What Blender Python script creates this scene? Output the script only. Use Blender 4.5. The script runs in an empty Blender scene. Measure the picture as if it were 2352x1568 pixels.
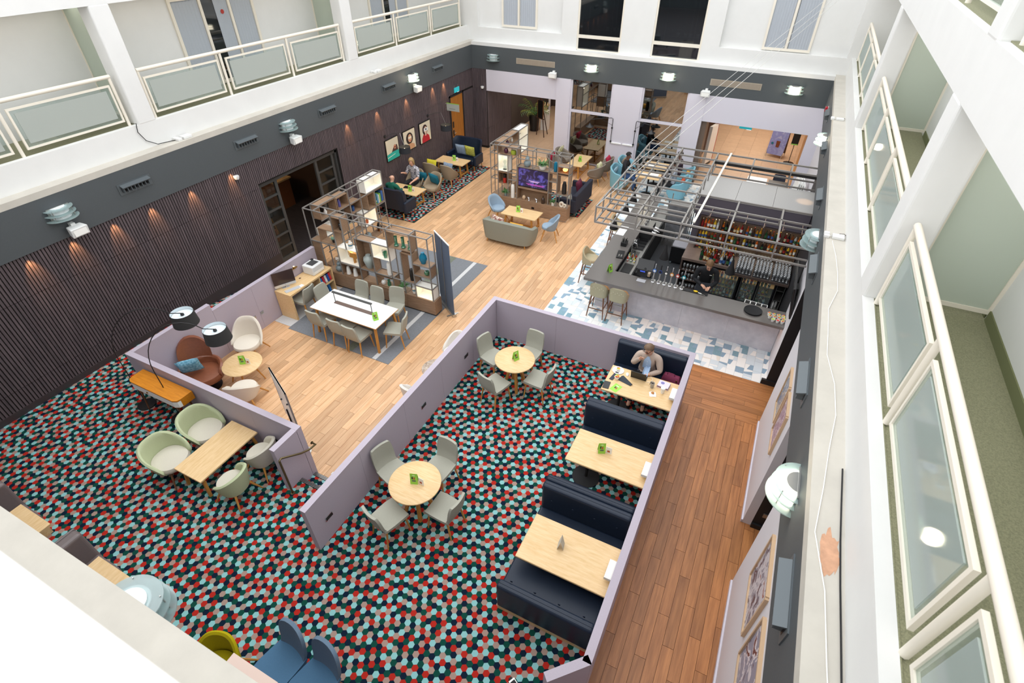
import bpy, bmesh, math, random
from mathutils import Vector, Matrix
random.seed(7)
SC = bpy.context.scene
COL = SC.collection
PI = math.pi
# ---------------------------------------------------------------- camera, sky, exposure
CAM_Z = 8.04
cam_d = bpy.data.cameras.new('camera'); cam = bpy.data.objects.new('camera', cam_d); COL.objects.link(cam)
cam_d.sensor_width = 36.0; cam_d.lens = 36.0 * 1204.0 / 2352.0
cam.location = (0, 0, CAM_Z); cam.rotation_euler = (math.radians(90 - 39.4), 0, math.radians(26.2))
cam_d.clip_start = 0.05; cam_d.clip_end = 200
cam_d.dof.use_dof = True; cam_d.dof.focus_distance = 9.0; cam_d.dof.aperture_fstop = 2.2
SC.camera = cam
W = bpy.data.worlds.new('overcast_sky'); SC.world = W; W.use_nodes = True
W.node_tree.nodes['Background'].inputs[0].default_value = (0.96, 0.98, 1.0, 1)
W.node_tree.nodes['Background'].inputs[1].default_value = 2.6
SC.view_settings.view_transform = 'Standard'; SC.view_settings.look = 'None'
SC.view_settings.gamma = 1.0; SC.view_settings.use_curve_mapping = False
SC.view_settings.exposure = 0.0
SC.cycles.use_denoising = True
SC.cycles.max_bounces = 8; SC.cycles.diffuse_bounces = 4; SC.cycles.glossy_bounces = 3
SC.cycles.transmission_bounces = 4; SC.cycles.transparent_max_bounces = 16
SC.cycles.caustics_reflective = False; SC.cycles.caustics_refractive = False
SC.cycles.sample_clamp_indirect = 4.0
# daylight from the glazed roof high above the atrium
def area_light(name, loc, sx, sy, power, col=(1, 1, 1), rot=(0, 0, 0), spread=0):
    d = bpy.data.lights.new(name, 'AREA'); d.shape = 'RECTANGLE'; d.size = sx; d.size_y = sy
    d.energy = power; d.color = col
    if spread: d.spread = math.radians(spread)
    o = bpy.data.objects.new(name, d); COL.objects.link(o); o.location = loc; o.rotation_euler = rot
    return o
def spot(name, loc, power, col, angle=70, blend=.6, size=.03, rot=(0, 0, 0)):
    d = bpy.data.lights.new(name, 'SPOT'); d.energy = power; d.color = col
    d.spot_size = math.radians(angle); d.spot_blend = blend; d.shadow_soft_size = size
    o = bpy.data.objects.new(name, d); COL.objects.link(o); o.location = loc; o.rotation_euler = rot
    return o
def point(name, loc, power, col, size=.05):
    d = bpy.data.lights.new(name, 'POINT'); d.energy = power; d.color = col; d.shadow_soft_size = size
    o = bpy.data.objects.new(name, d); COL.objects.link(o); o.location = loc
    return o
# fill lights added under the gallery ceilings to brighten the corridors
area_light('gallery_fill_light', (2.25, 10.0, 6.64), .4, 19.0, 75, (1, .98, .95)); area_light('gallery_fill_light', (-12.85, 10.0, 6.64), .4, 19.0, 40, (1, .95, .86))
# ---------------------------------------------------------------- materials
def srgb(h):
    h = h.lstrip('#'); r = [int(h[i:i + 2], 16) / 255 for i in (0, 2, 4)]
    return tuple(((c / 12.92) if c <= .04045 else ((c + .055) / 1.055) ** 2.4) for c in r)
MATS = {}
def mat(name, col, rough=.55, metal=0.0, var=0.0, scale=12.0, bump=0.0, emit=0.0, spec=.5, stretch=None, col2=None, coat=0.0, objvar=0.0, world=False, detail=4.0, dist=.01):
    """plain or noise-mottled principled material; stretch makes grain along one axis"""
    if name in MATS: return MATS[name]
    m = bpy.data.materials.new(name); m.use_nodes = True; MATS[name] = m
    nt = m.node_tree; b = nt.nodes['Principled BSDF']
    c = srgb(col) if isinstance(col, str) else col
    b.inputs['Base Color'].default_value = (*c, 1)
    b.inputs['Roughness'].default_value = rough; b.inputs['Metallic'].default_value = metal
    b.inputs['Specular IOR Level'].default_value = spec
    b.inputs['Coat Weight'].default_value = coat
    m.diffuse_color = (*c, 1)
    if emit:
        b.inputs['Emission Color'].default_value = (*c, 1); b.inputs['Emission Strength'].default_value = emit
    if var or bump or col2 or objvar:
        if world:
            tc = nt.nodes.new('ShaderNodeNewGeometry'); src = tc.outputs['Position']
        else:
            tc = nt.nodes.new('ShaderNodeTexCoord'); src = tc.outputs['Object']
        if stretch:
            mp = nt.nodes.new('ShaderNodeMapping'); mp.inputs['Scale'].default_value = stretch
            nt.links.new(src, mp.inputs['Vector']); src = mp.outputs['Vector']
        oi = nt.nodes.new('ShaderNodeObjectInfo')
        if stretch:
            ad = nt.nodes.new('ShaderNodeVectorMath'); ad.operation = 'ADD'
            sc_ = nt.nodes.new('ShaderNodeMath'); sc_.operation = 'MULTIPLY'; sc_.inputs[1].default_value = 37.0
            nt.links.new(oi.outputs['Random'], sc_.inputs[0]); nt.links.new(src, ad.inputs[0]); nt.links.new(sc_.outputs[0], ad.inputs[1]); src = ad.outputs[0]
        nz = nt.nodes.new('ShaderNodeTexNoise'); nz.inputs['Scale'].default_value = scale; nz.inputs['Detail'].default_value = detail
        nz.inputs['Roughness'].default_value = .6
        nt.links.new(src, nz.inputs['Vector'])
        mx = nt.nodes.new('ShaderNodeMix'); mx.data_type = 'RGBA'
        rp = nt.nodes.new('ShaderNodeMapRange'); rp.inputs[1].default_value = .3; rp.inputs[2].default_value = .7
        nt.links.new(nz.outputs['Fac'], rp.inputs[0]); nt.links.new(rp.outputs[0], mx.inputs[0])
        if col2:
            c2 = srgb(col2) if isinstance(col2, str) else col2
            ca = c
        else:
            ca = tuple(min(1, x * (1 + var)) for x in c); c2 = tuple(x * (1 - var) for x in c)
        mx.inputs[6].default_value = (*ca, 1); mx.inputs[7].default_value = (*c2, 1)
        out = mx.outputs[2]
        if objvar:
            hv = nt.nodes.new('ShaderNodeHueSaturation')
            r2 = nt.nodes.new('ShaderNodeMapRange'); r2.inputs[3].default_value = 1 - objvar; r2.inputs[4].default_value = 1 + objvar
            ge_ = nt.nodes.new('ShaderNodeNewGeometry'); fa = nt.nodes.new('ShaderNodeMath'); fa.operation = 'ADD'; fb = nt.nodes.new('ShaderNodeMath'); fb.operation = 'FRACT'
            nt.links.new(oi.outputs['Random'], fa.inputs[0]); nt.links.new(ge_.outputs['Random Per Island'], fa.inputs[1]); nt.links.new(fa.outputs[0], fb.inputs[0]); nt.links.new(fb.outputs[0], r2.inputs[0]); nt.links.new(r2.outputs[0], hv.inputs['Value'])
            nt.links.new(out, hv.inputs['Color']); out = hv.outputs[0]
        nt.links.new(out, b.inputs['Base Color'])
        if bump:
            bp = nt.nodes.new('ShaderNodeBump'); bp.inputs['Strength'].default_value = bump; bp.inputs['Distance'].default_value = dist
            nt.links.new(nz.outputs['Fac'], bp.inputs['Height']); nt.links.new(bp.outputs[0], b.inputs['Normal'])
    return m
def glass_mat(name, col, opac, rough=.05, gloss=.12, translucent=0.0):
    """thin glass: see-through share, a milky share and a sheen"""
    m = bpy.data.materials.new(name); m.use_nodes = True; MATS[name] = m
    nt = m.node_tree; nt.nodes.clear()
    c = srgb(col)
    tr = nt.nodes.new('ShaderNodeBsdfTransparent'); tr.inputs[0].default_value = (*[.5 + .5 * x for x in c], 1)
    df = nt.nodes.new('ShaderNodeBsdfDiffuse'); df.inputs[0].default_value = (*c, 1)
    tl = nt.nodes.new('ShaderNodeBsdfTranslucent'); tl.inputs[0].default_value = (*c, 1)
    gl = nt.nodes.new('ShaderNodeBsdfGlossy'); gl.inputs['Roughness'].default_value = rough
    m1 = nt.nodes.new('ShaderNodeMixShader'); m1.inputs[0].default_value = translucent
    nt.links.new(df.outputs[0], m1.inputs[1]); nt.links.new(tl.outputs[0], m1.inputs[2])
    m2 = nt.nodes.new('ShaderNodeMixShader'); m2.inputs[0].default_value = opac
    nt.links.new(tr.outputs[0], m2.inputs[1]); nt.links.new(m1.outputs[0], m2.inputs[2])
    m3 = nt.nodes.new('ShaderNodeMixShader'); m3.inputs[0].default_value = gloss
    nt.links.new(m2.outputs[0], m3.inputs[1]); nt.links.new(gl.outputs[0], m3.inputs[2])
    o = nt.nodes.new('ShaderNodeOutputMaterial'); nt.links.new(m3.outputs[0], o.inputs[0])
    return m
white = mat('white_paint', '#dddddb', .6, var=.02, scale=2)
cream = mat('cream_paint', '#e4ddcf', .5)
ledgep = mat('ledge_paint', '#c1bcb2', .7, var=.06, scale=3, world=True)
lobbywhite = mat('cool_white_paint', '#d4d0da', .6)
lilac = mat('lilac_paint', '#b0a6b2', .65, var=.03, scale=60)
band = mat('slate_grey_paint', '#4b5053', .6, var=.04, scale=40)
blackp = mat('black_paint', '#1d1d20', .55)
oak = mat('oak', '#e3c496', .42, stretch=(3, 26, 26), col2='#d2ad78', scale=1.6, bump=.05)
oak_y = mat('oak_along', '#e3c496', .42, stretch=(26, 3, 26), col2='#d2ad78', scale=1.6, bump=.05)
oakleg = mat('oak_leg', '#c98f45', .45, stretch=(20, 20, 2), col2='#b37a35', scale=2)
walnut = mat('walnut_leg', '#7a5236', .45, stretch=(20, 20, 2), col2='#5f3d28', scale=2)
shelfwood = mat('shelf_laminate', '#a1846b', .5, stretch=(2.5, 30, 30), col2='#84684f', scale=1.5)
orangewood = mat('orange_veneer', '#d3871f', .4, stretch=(3, 30, 30), col2='#b86f12', scale=1.5)
greymetal = mat('grey_powder_coat', '#8a8682', .45, metal=.2)
darkmetal = mat('dark_grey_metal', '#4c4d4d', .4, metal=.3)
black = mat('black_satin', '#161618', .35)
blackmatte = mat('black_matte', '#1b1b1d', .8)
chrome = mat('chrome', '#d8d8da', .12, metal=1)
brass = mat('brass', '#b08a4a', .3, metal=1)
bronze = mat('aged_bronze', '#6f6248', .35, metal=.9)
steel = mat('steel', '#b9b8b4', .3, metal=.9)
sagefab = mat('sage_fabric', '#a3a296', .9, spec=.15, var=.08, scale=180, bump=.15)
greenfab = mat('pale_green_fabric', '#b7bf9b', .9, spec=.15, var=.07, scale=160, bump=.15)
creamfab = mat('oat_fabric', '#c9c3b4', .9, spec=.15, var=.07, scale=160, bump=.15)
beigefab = mat('beige_fabric', '#d8cfc1', .9, spec=.15, var=.05, scale=160, bump=.1)
taupefab = mat('taupe_fabric', '#9b8a73', .9, spec=.15, var=.08, scale=150, bump=.1)
mousefab = mat('grey_taupe_fabric', '#857b70', .9, spec=.15, var=.08, scale=150, bump=.1)
bluefab = mat('powder_blue_fabric', '#8ea0b0', .9, spec=.15, var=.06, scale=150, bump=.1)
skyfab = mat('sky_blue_fabric', '#7fb0bf', .9, spec=.15, var=.06, scale=150, bump=.1)
sofafab = mat('grey_sage_sofa', '#8b8d82', .9, spec=.15, var=.06, scale=150, bump=.1)
navyfab = mat('charcoal_navy_fabric', '#33343e', .9, spec=.15, var=.08, scale=150, bump=.1)
navy = mat('navy_leather', '#182334', .42, var=.06, scale=30, bump=.03, spec=.35)
brownl = mat('brown_leather', '#7e4a33', .3, var=.08, scale=20, bump=.04)
greyl = mat('taupe_leather', '#6f6463', .35, var=.04, scale=30)
yellowfab = mat('mustard_fabric', '#a89a10', .9, spec=.15, var=.1, scale=160)
denim = mat('denim_blue_fabric', '#4f7391', .9, spec=.15, var=.08, scale=160, bump=.1)
denimdark = mat('denim_grey_fabric', '#66798c', .9, spec=.15, var=.08, scale=160, bump=.1)
tealv = mat('teal_velvet', '#0f6f86', .6, var=.25, scale=14, bump=.2)
whitelam = mat('white_laminate', '#f7f7f4', .3)
lime = mat('lime_card', '#96d24a', .5)
papr = mat('white_card', '#f2f1ec', .6)
terr = mat('terracotta_print', '#b0532f', .6)
darkprint = mat('dark_print', '#2c3024', .6)
skin = mat('skin', '#d9a78d', .5, var=.05, scale=30)
skin2 = mat('dark_skin', '#6b4a3a', .5)
leaf = mat('leaf_green', '#3f6a33', .5, var=.3, scale=8)
leafy = mat('leaf_yellow_green', '#7f8f35', .5, var=.3, scale=6)
clear = glass_mat('clear_glass', '#dce8e4', .10, .03, .08)
doorglass = glass_mat('door_glass', '#8f9690', .02, .03, .03)
frost = glass_mat('frosted_glass', '#c6ccc6', .85, .35, .05, .25)
frostd = glass_mat('frosted_screen', '#d3dbd0', .9, .4, .04, .45)
smoke = glass_mat('dark_window_glass', '#1c2226', .55, .03, .10)
greeng = glass_mat('green_glass', '#2f8f68', .6, .05, .15)
glassfin = glass_mat('lamp_glass', '#c9dcdc', .6, .2, .1, .5)
barglass = glass_mat('bar_glass', '#c8ccd0', .35, .1, .22)
# ---------------------------------------------------------------- mesh helpers
def link(o, parent=None):
    COL.objects.link(o)
    if parent is not None: o.parent = parent
    return o
def tag(o, label, cat, group=None):
    o['label'] = label; o['category'] = cat
    if group: o['group'] = group
    return o
class MB:
    def __init__(s): s.v = []; s.f = []; s.m = []; s.mi = 0; s.X = Matrix.Identity(4)
    def _p(s, p): return tuple(s.X @ Vector(p))
    def add(s, vs, fs):
        n = len(s.v); s.v += [s._p(p) for p in vs]
        s.f += [tuple(i + n for i in f) for f in fs]; s.m += [s.mi] * len(fs); return s
    def box(s, x0, x1, y0, y1, z0, z1):
        return s.add([(x0, y0, z0), (x1, y0, z0), (x1, y1, z0), (x0, y1, z0), (x0, y0, z1), (x1, y0, z1), (x1, y1, z1), (x0, y1, z1)],
                     [(0, 3, 2, 1), (4, 5, 6, 7), (0, 1, 5, 4), (1, 2, 6, 5), (2, 3, 7, 6), (3, 0, 4, 7)])
    def cbox(s, c, sx, sy, sz): return s.box(c[0] - sx / 2, c[0] + sx / 2, c[1] - sy / 2, c[1] + sy / 2, c[2] - sz / 2, c[2] + sz / 2)
    def tube(s, pts, r, n=8, cap=True):
        pts = [Vector(p) for p in pts]; rs = r if isinstance(r, (list, tuple)) else [r] * len(pts)
        vs = []; fs = []; prev = None
        for i, p in enumerate(pts):
            t = (pts[min(i + 1, len(pts) - 1)] - pts[max(i - 1, 0)]).normalized()
            if prev is None:
                a = Vector((0, 0, 1)) if abs(t.z) < .9 else Vector((1, 0, 0)); u = t.cross(a).normalized()
            else:
                u = (prev - t * prev.dot(t)).normalized()
            prev = u; w = t.cross(u)
            for k in range(n):
                a = 2 * PI * k / n; vs.append(p + (u * math.cos(a) + w * math.sin(a)) * rs[i])
        for i in range(len(pts) - 1):
            for k in range(n): fs.append((i * n + k, i * n + (k + 1) % n, (i + 1) * n + (k + 1) % n, (i + 1) * n + k))
        if cap: fs.append(tuple(range(n))[::-1]); fs.append(tuple((len(pts) - 1) * n + k for k in range(n)))
        return s.add(vs, fs)
    def bar(s, a, b, w, h=None):
        """square bar between two points"""
        h = h or w; a = Vector(a); b = Vector(b); t = (b - a).normalized()
        up = Vector((0, 0, 1)) if abs(t.z) < .95 else Vector((1, 0, 0))
        u = t.cross(up).normalized() * w / 2; q = u.cross(t).normalized() * h / 2
        return s.add([a - u - q, a + u - q, a + u + q, a - u + q, b - u - q, b + u - q, b + u + q, b - u + q],
                     [(0, 1, 2, 3), (7, 6, 5, 4), (0, 4, 5, 1), (1, 5, 6, 2), (2, 6, 7, 3), (3, 7, 4, 0)])
    def lathe(s, prof, n=16, c=(0, 0, 0)):
        vs = []; fs = []
        for r, z in prof:
            for k in range(n):
                a = 2 * PI * k / n; vs.append((c[0] + r * math.cos(a), c[1] + r * math.sin(a), c[2] + z))
        for i in range(len(prof) - 1):
            for k in range(n): fs.append((i * n + k, i * n + (k + 1) % n, (i + 1) * n + (k + 1) % n, (i + 1) * n + k))
        if prof[0][0] > 1e-4: fs.append(tuple(range(n))[::-1])
        if prof[-1][0] > 1e-4: fs.append(tuple((len(prof) - 1) * n + k for k in range(n)))
        return s.add(vs, fs)
    def prism(s, poly, z0, z1):
        n = len(poly)
        return s.add([(x, y, z0) for x, y in poly] + [(x, y, z1) for x, y in poly],
                     [tuple(range(n))[::-1], tuple(range(n, 2 * n))] + [(i, (i + 1) % n, n + (i + 1) % n, n + i) for i in range(n)])
    def grid(s, rows, closed=False):
        """rows: list of equal-length point lists"""
        n = len(rows[0]); vs = [p for r in rows for p in r]; fs = []
        for i in range(len(rows) - 1):
            for k in range(n if closed else n - 1):
                fs.append((i * n + k, i * n + (k + 1) % n, (i + 1) * n + (k + 1) % n, (i + 1) * n + k))
        return s.add(vs, fs)
    def quad(s, a, b, c, d): return s.add([a, b, c, d], [(0, 1, 2, 3)])
    def mesh(s, name):
        me = bpy.data.meshes.new(name); me.from_pydata(s.v, [], s.f); me.update(); return me
    def build(s, name, mats, parent=None, smooth=False, bevel=0, seg=2, loc=None, rz=0, sub=0):
        me = s.mesh(name)
        ms = mats if isinstance(mats, (list, tuple)) else [mats]
        for m in ms: me.materials.append(m)
        if len(ms) > 1:
            for p, i in zip(me.polygons, s.m): p.material_index = i
        if bevel or smooth:
            bm = bmesh.new(); bm.from_mesh(me); bmesh.ops.remove_doubles(bm, verts=bm.verts, dist=1e-5)
            bmesh.ops.recalc_face_normals(bm, faces=bm.faces)
            if bevel: bmesh.ops.bevel(bm, geom=bm.edges[:] , offset=bevel, segments=seg, profile=.5, affect='EDGES', clamp_overlap=True)
            bm.to_mesh(me); bm.free()
        if smooth:
            me.polygons.foreach_set('use_smooth', [True] * len(me.polygons))
            me.set_sharp_from_angle(angle=math.radians(50))
        o = bpy.data.objects.new(name, me); link(o, parent)
        if loc: o.location = loc
        if rz: o.rotation_euler[2] = rz
        if sub:
            md = o.modifiers.new('s', 'SUBSURF'); md.levels = sub; md.render_levels = sub
        return o
def empty(name, loc=(0, 0, 0), rz=0, label=None, cat=None, group=None):
    o = bpy.data.objects.new(name, None); COL.objects.link(o); o.empty_display_size = .1
    o.location = loc; o.rotation_euler[2] = rz
    if label: tag(o, label, cat, group)
    return o
def dup(root, loc, rz=0, label=None, group=None, scale=None):
    r = root.copy(); COL.objects.link(r); r.location = loc; r.rotation_euler = (0, 0, rz)
    if scale: r.scale = scale
    if label: r['label'] = label
    if group: r['group'] = group
    for ch in root.children:
        c = ch.copy(); COL.objects.link(c); c.parent = r
        for g in ch.children:
            d = g.copy(); COL.objects.link(d); d.parent = c
    return r
def struct(o, label=None):
    o['kind'] = 'structure'
    if label: o['label'] = label
    return o
def boxo(name, m, x0, x1, y0, y1, z0, z1, parent=None, bevel=0):
    return MB().box(x0, x1, y0, y1, z0, z1).build(name, m, parent, bevel=bevel)
def sbox(name, m, x0, x1, y0, y1, z0, z1, label=None): return struct(boxo(name, m, x0, x1, y0, y1, z0, z1), label)
def nth(n): return ORD[n - 1] if n <= 12 else '%d%s' % (n, 'th' if 10 < n % 100 < 14 else {1: 'st', 2: 'nd', 3: 'rd'}.get(n % 10, 'th'))
ORD = ['first', 'second', 'third', 'fourth', 'fifth', 'sixth', 'seventh', 'eighth', 'ninth', 'tenth', 'eleventh', 'twelfth']
# ================================================================ STRUCTURE
LX, RX, BY, FY = -11.78, 1.16, 20.30, 0.374      # faces of the grey band
ZB, ZT = 3.135, 4.085                            # band bottom / ledge top
ZC = 0.34                                        # raised carpet level
CARPETZ = ZC
# ---- base slab and wooden planks
joint = mat('floor_joint', '#4a2f1d', .8)
fl = struct(boxo('floor', joint, -19, 4.5, -3, 33, -.3, -.0105), 'dark subfloor under the wooden planks')
_inv = (Matrix.Translation(cam.location) @ cam.rotation_euler.to_matrix().to_4x4()).inverted()
def inframe(x, y, z=0, mg=.05):
    p = _inv @ Vector((x, y, z))
    if p.z >= -.1: return None
    u = p.x / -p.z * 1204 / 2352; v = p.y / -p.z * 1204 / 1568
    return -p.z if abs(u) < .5 + mg and abs(v) < .5 + mg else None
plank_y = mat('plank_light', '#d9b28a', .38, stretch=(16, 1.2, 16), col2='#c2946a', scale=1.3, bump=.03, objvar=.17, world=True)
plank_c = mat('plank_shaded', '#bd7f4c', .40, stretch=(16, 1.2, 16), col2='#965f36', scale=1.3, bump=.03, objvar=.17, world=True)  # same boards as plank_light, corridor shade put into the darker colour
plank_x = mat('plank_shaded_cross', '#bd7f4c', .40, stretch=(1.2, 16, 16), col2='#965f36', scale=1.3, bump=.03, objvar=.17, world=True)  # crosswise boards, the same shade painted into the colour
planks = []
PW, PL = .16, 1.12
def plank_column(xa, xb, y0, y1, k, m, crossx=False):
    y = y0 - PL * ((k * .37) % 1.0)
    while y < y1:
        a, b = max(y, y0), min(y + PL, y1)
        if b - a > .04: planks.append((xa, xb, a, b, m) if not crossx else (a, b, xa, xb, m))
        y += PL
k = 0; x = -11.8
while x < -4.16:
    xb = min(x + PW, -4.15)
    xm = (x + xb) / 2
    y0 = 8.6 if xm < -10.15 else (3.64 if xm < -4.6 else 8.5)
    plank_column(x, xb, y0, BY + .05, k, 0); x += PW; k += 1
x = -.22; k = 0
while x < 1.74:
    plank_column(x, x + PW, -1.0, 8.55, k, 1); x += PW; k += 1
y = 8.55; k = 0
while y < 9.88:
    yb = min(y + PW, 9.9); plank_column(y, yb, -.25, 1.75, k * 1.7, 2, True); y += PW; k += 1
def split300(items, cen):
    def key(it):
        d = inframe(*cen(it)); return d if d else 1e6
    s = sorted(items, key=key); return s[:300], s[300:]
near, far = split300(planks, lambda t: ((t[0] + t[1]) / 2, (t[2] + t[3]) / 2))
G_ = .0045
um = []
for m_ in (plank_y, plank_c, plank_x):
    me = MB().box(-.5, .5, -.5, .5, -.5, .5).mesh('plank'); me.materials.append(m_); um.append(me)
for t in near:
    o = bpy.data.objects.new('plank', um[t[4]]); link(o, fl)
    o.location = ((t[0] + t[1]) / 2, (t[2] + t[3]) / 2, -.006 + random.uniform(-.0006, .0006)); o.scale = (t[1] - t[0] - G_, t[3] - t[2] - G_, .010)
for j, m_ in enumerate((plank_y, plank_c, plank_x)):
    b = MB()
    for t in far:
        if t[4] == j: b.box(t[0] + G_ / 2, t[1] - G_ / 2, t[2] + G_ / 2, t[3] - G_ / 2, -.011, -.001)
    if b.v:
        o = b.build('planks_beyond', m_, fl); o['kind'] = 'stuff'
# ---- geometric tiles round the bar
tcols = [mat('tile_white', '#f4f5f2', .35), mat('tile_ice', '#d6e2e8', .35), mat('tile_cream', '#e8e4da', .35),
         mat('tile_steel', '#88a5ba', .35, var=.12, scale=30), mat('tile_teal', '#7b9fae', .35, var=.12, scale=30), mat('grout', '#b4b9bb', .8)]
rt = random.Random(3)
def tile_mesh(w, l):
    b = MB(); b.mi = 5
    b.box(0, w, 0, l, -.0095, -.0012)
    def pick(): return rt.choices([0, 1, 2, 3, 4], [54, 18, 9, 12, 7])[0]
    ys = [0, l * rt.uniform(.42, .58), l]
    for i in range(2):
        ya, yb = ys[i], ys[i + 1]
        r = rt.random()
        if r < .45:
            ta, tb = rt.uniform(.15, .85), rt.uniform(.15, .85)
            b.mi = pick(); b.quad((0, ya, 0), (w, ya, 0), (w, ya + (yb - ya) * tb, 0), (0, ya + (yb - ya) * ta, 0))
            b.mi = pick(); b.quad((0, ya + (yb - ya) * ta, 0), (w, ya + (yb - ya) * tb, 0), (w, yb, 0), (0, yb, 0))
        elif r < .75:
            ta, tb = rt.uniform(.25, .75), rt.uniform(.25, .75)
            b.mi = pick(); b.quad((0, ya, 0), (w * ta, ya, 0), (w * tb, yb, 0), (0, yb, 0))
            b.mi = pick(); b.quad((w * ta, ya, 0), (w, ya, 0), (w, yb, 0), (w * tb, yb, 0))
        else:
            b.mi = pick(); b.quad((0, ya, 0), (w, ya, 0), (w, yb, 0), (0, yb, 0))
    return b
TW, TL = .185, .36
tiles = []
for i in range(int(5.6 / TW) + 1):
    x0 = -4.15 + i * TW
    if x0 > 1.30: break
    y = 8.5 if x0 + TW / 2 < -.22 else 9.9
    if i % 2: tiles.append((x0, y, .5)); y += TL / 2
    ye = 20.3 if x0 < -3.1 else 11.2
    while y < ye - .02: tiles.append((x0, y, 1)); y += TL
    if x0 > -3.15:
        y = 16.0
        while y < 20.1: tiles.append((x0, y, 1)); y += TL
for (a_, b_, c_, d_) in ((-4.15, -.22, 8.52, 11.2), (-.22, 1.32, 9.9, 11.2), (-4.15, -3.0, 11.2, 16.0), (-4.15, 1.32, 16.0, 20.3)): boxo('grout_bed', tcols[5], a_, b_, c_, d_, -.0104, -.003, fl)
tv = [tile_mesh(TW - .004, TL - .004) for _ in range(14)]
tvm = []
for b in tv:
    me = b.mesh('floor_tile'); [me.materials.append(c) for c in tcols]
    for p, i in zip(me.polygons, b.m): p.material_index = i
    tvm.append(me)
near, far = split300(tiles, lambda t: (t[0] + .1, t[1] + .2))
for t in near:
    o = bpy.data.objects.new('floor_tile', rt.choice(tvm)); link(o, fl); o.location = (t[0], t[1], 0); o.scale = (1, t[2], 1)
b = MB()
for t in far:
    q = rt.choice(tv); n = len(b.v); b.v += [(v[0] + t[0], v[1] * t[2] + t[1], v[2]) for v in q.v]; b.f += [tuple(i + n for i in f) for f in q.f]; b.m += q.m
if b.v: o = b.build('floor_tiles_beyond', tcols, fl); o['kind'] = 'stuff'
# bar area dark floor
o = boxo('bar_floor', mat('dark_vinyl', '#45474b', .6, var=.06, scale=30), -3.0, 1.3, 11.16, 15.98, -.012, .001, fl)
# ---- stone tiles in the lobby openings
stone = mat('tan_stone', '#cdb094', .35, var=.06, scale=6, objvar=.06, world=True)
me = MB().box(-.298, .298, -.298, .298, -.011, 0).mesh('stone_tile'); me.materials.append(stone)
for (xa, xb, ya, yb) in ((-11.2, -7.9, 20.36, 27.5), (-2.6, 1.4, 20.36, 30.5)):
    y = ya + .3
    while y < yb:
        x = xa + .3
        while x < xb:
            o = bpy.data.objects.new('stone_tile', me); link(o, fl); o.location = (x, y, 0); x += .6
        y += .6
# ---- raised carpet platform
def sb(n, m, *a): return sbox(n, m, *a)
plat = mat('platform_edge', '#6b6470', .7)
sb('floor', plat, -11.8, -.25, -1.2, 3.40, -.01, ZC - .004)
sb('floor', plat, -11.8, -5.82, 3.40, 3.70, -.01, ZC - .004)
sb('floor', plat, -4.64, -.25, 3.40, 8.5, -.01, ZC - .004)
sb('floor', plat, -11.8, -10.15, 3.70, 5.5, -.01, ZC - .004)
sb('floor', plat, -5.795, -4.62, 3.401, 3.68, -.01, .166)
struct(MB().add([(-11.8, 5.5, -.01), (-10.15, 5.5, -.01), (-10.15, 5.5, ZC - .004), (-11.8, 5.5, ZC - .004), (-11.8, 8.62, -.01), (-10.15, 8.62, -.01), (-10.15, 8.62, .0), (-11.8, 8.62, .0)],
        [(0, 1, 2, 3), (7, 6, 5, 4), (0, 4, 5, 1), (1, 5, 6, 2), (2, 6, 7, 3), (3, 7, 4, 0)]).build('floor', plat), 'carpeted ramp along the slatted wall')
hexm = [mat('carpet_green', '#104238', .95, spec=.08, var=.2, scale=150), mat('carpet_navy', '#101f30', .95, spec=.08, var=.2, scale=150),
        mat('carpet_red', '#a5281f', .95, spec=.08, var=.15, scale=150), mat('carpet_taupe', '#9a8277', .95, spec=.08, var=.12, scale=150), mat('carpet_aqua', '#82b4b4', .95, spec=.08, var=.12, scale=150)]
def hex_carpet(name, inside, x0, x1, y0, y1, zf, parent=None, seed=1, pitch=.083):
    r = random.Random(seed); R = pitch / math.sqrt(3); row = pitch * math.sqrt(3) / 2
    offs = [(R * math.cos(PI / 6 + i * PI / 3), R * math.sin(PI / 6 + i * PI / 3)) for i in range(6)]
    vs = []; fs = []; ms = []; used = {}
    nj = int((y1 - y0) / row) + 1; ni = int((x1 - x0) / pitch) + 1
    for j in range(nj):
        for i in range(ni):
            cx = x0 + i * pitch + (pitch / 2 if j % 2 else 0); cy = y0 + j * row
            if not inside(cx, cy): continue
            d = 0 if j % 2 else -1
            nb = [used.get((i - 1, j)), used.get((i + d, j - 1)), used.get((i + d + 1, j - 1))]
            c = [q for q in range(5) if q not in nb]
            w = {0: 26, 1: 20, 2: 17, 3: 18, 4: 19}
            q = r.choices(c, [w[z] for z in c])[0]; used[(i, j)] = q
            n = len(vs)
            vs += [(cx + a, cy + b, zf(cx, cy + b)) for a, b in offs]; fs.append(tuple(range(n, n + 6))); ms.append(q)
    me = bpy.data.meshes.new(name); me.from_pydata(vs, [], fs)
    for m in hexm: me.materials.append(m)
    me.polygons.foreach_set('material_index', ms); me.update()
    o = bpy.data.objects.new(name, me); link(o, parent); o['kind'] = 'stuff'; return o
def in_plat(x, y):
    if not (-11.77 < x < -.26): return False
    if y < 3.38: return True
    if x > -4.66: return y < 8.47
    if x < -10.18: return y < 8.6
    return x < -5.8 and y < 3.68
def platz(x, y): return ZC if y < 5.5 else (ZC if x > -9 else max(.002, ZC * (1 - (y - 5.5) / 3.1) + .002))
o = hex_carpet('floor', in_plat, -11.8, -.2, -.6, 8.6, platz); struct(o, 'patterned hexagon carpet over the raised seating area')
o = hex_carpet('floor', lambda x, y: -5.76 < x < -4.66 and 3.42 < y < 3.62, -5.8, -4.6, 3.38, 3.7, lambda x, y: .168, seed=5)
struct(o, 'patterned carpet on the stair tread')
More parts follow.
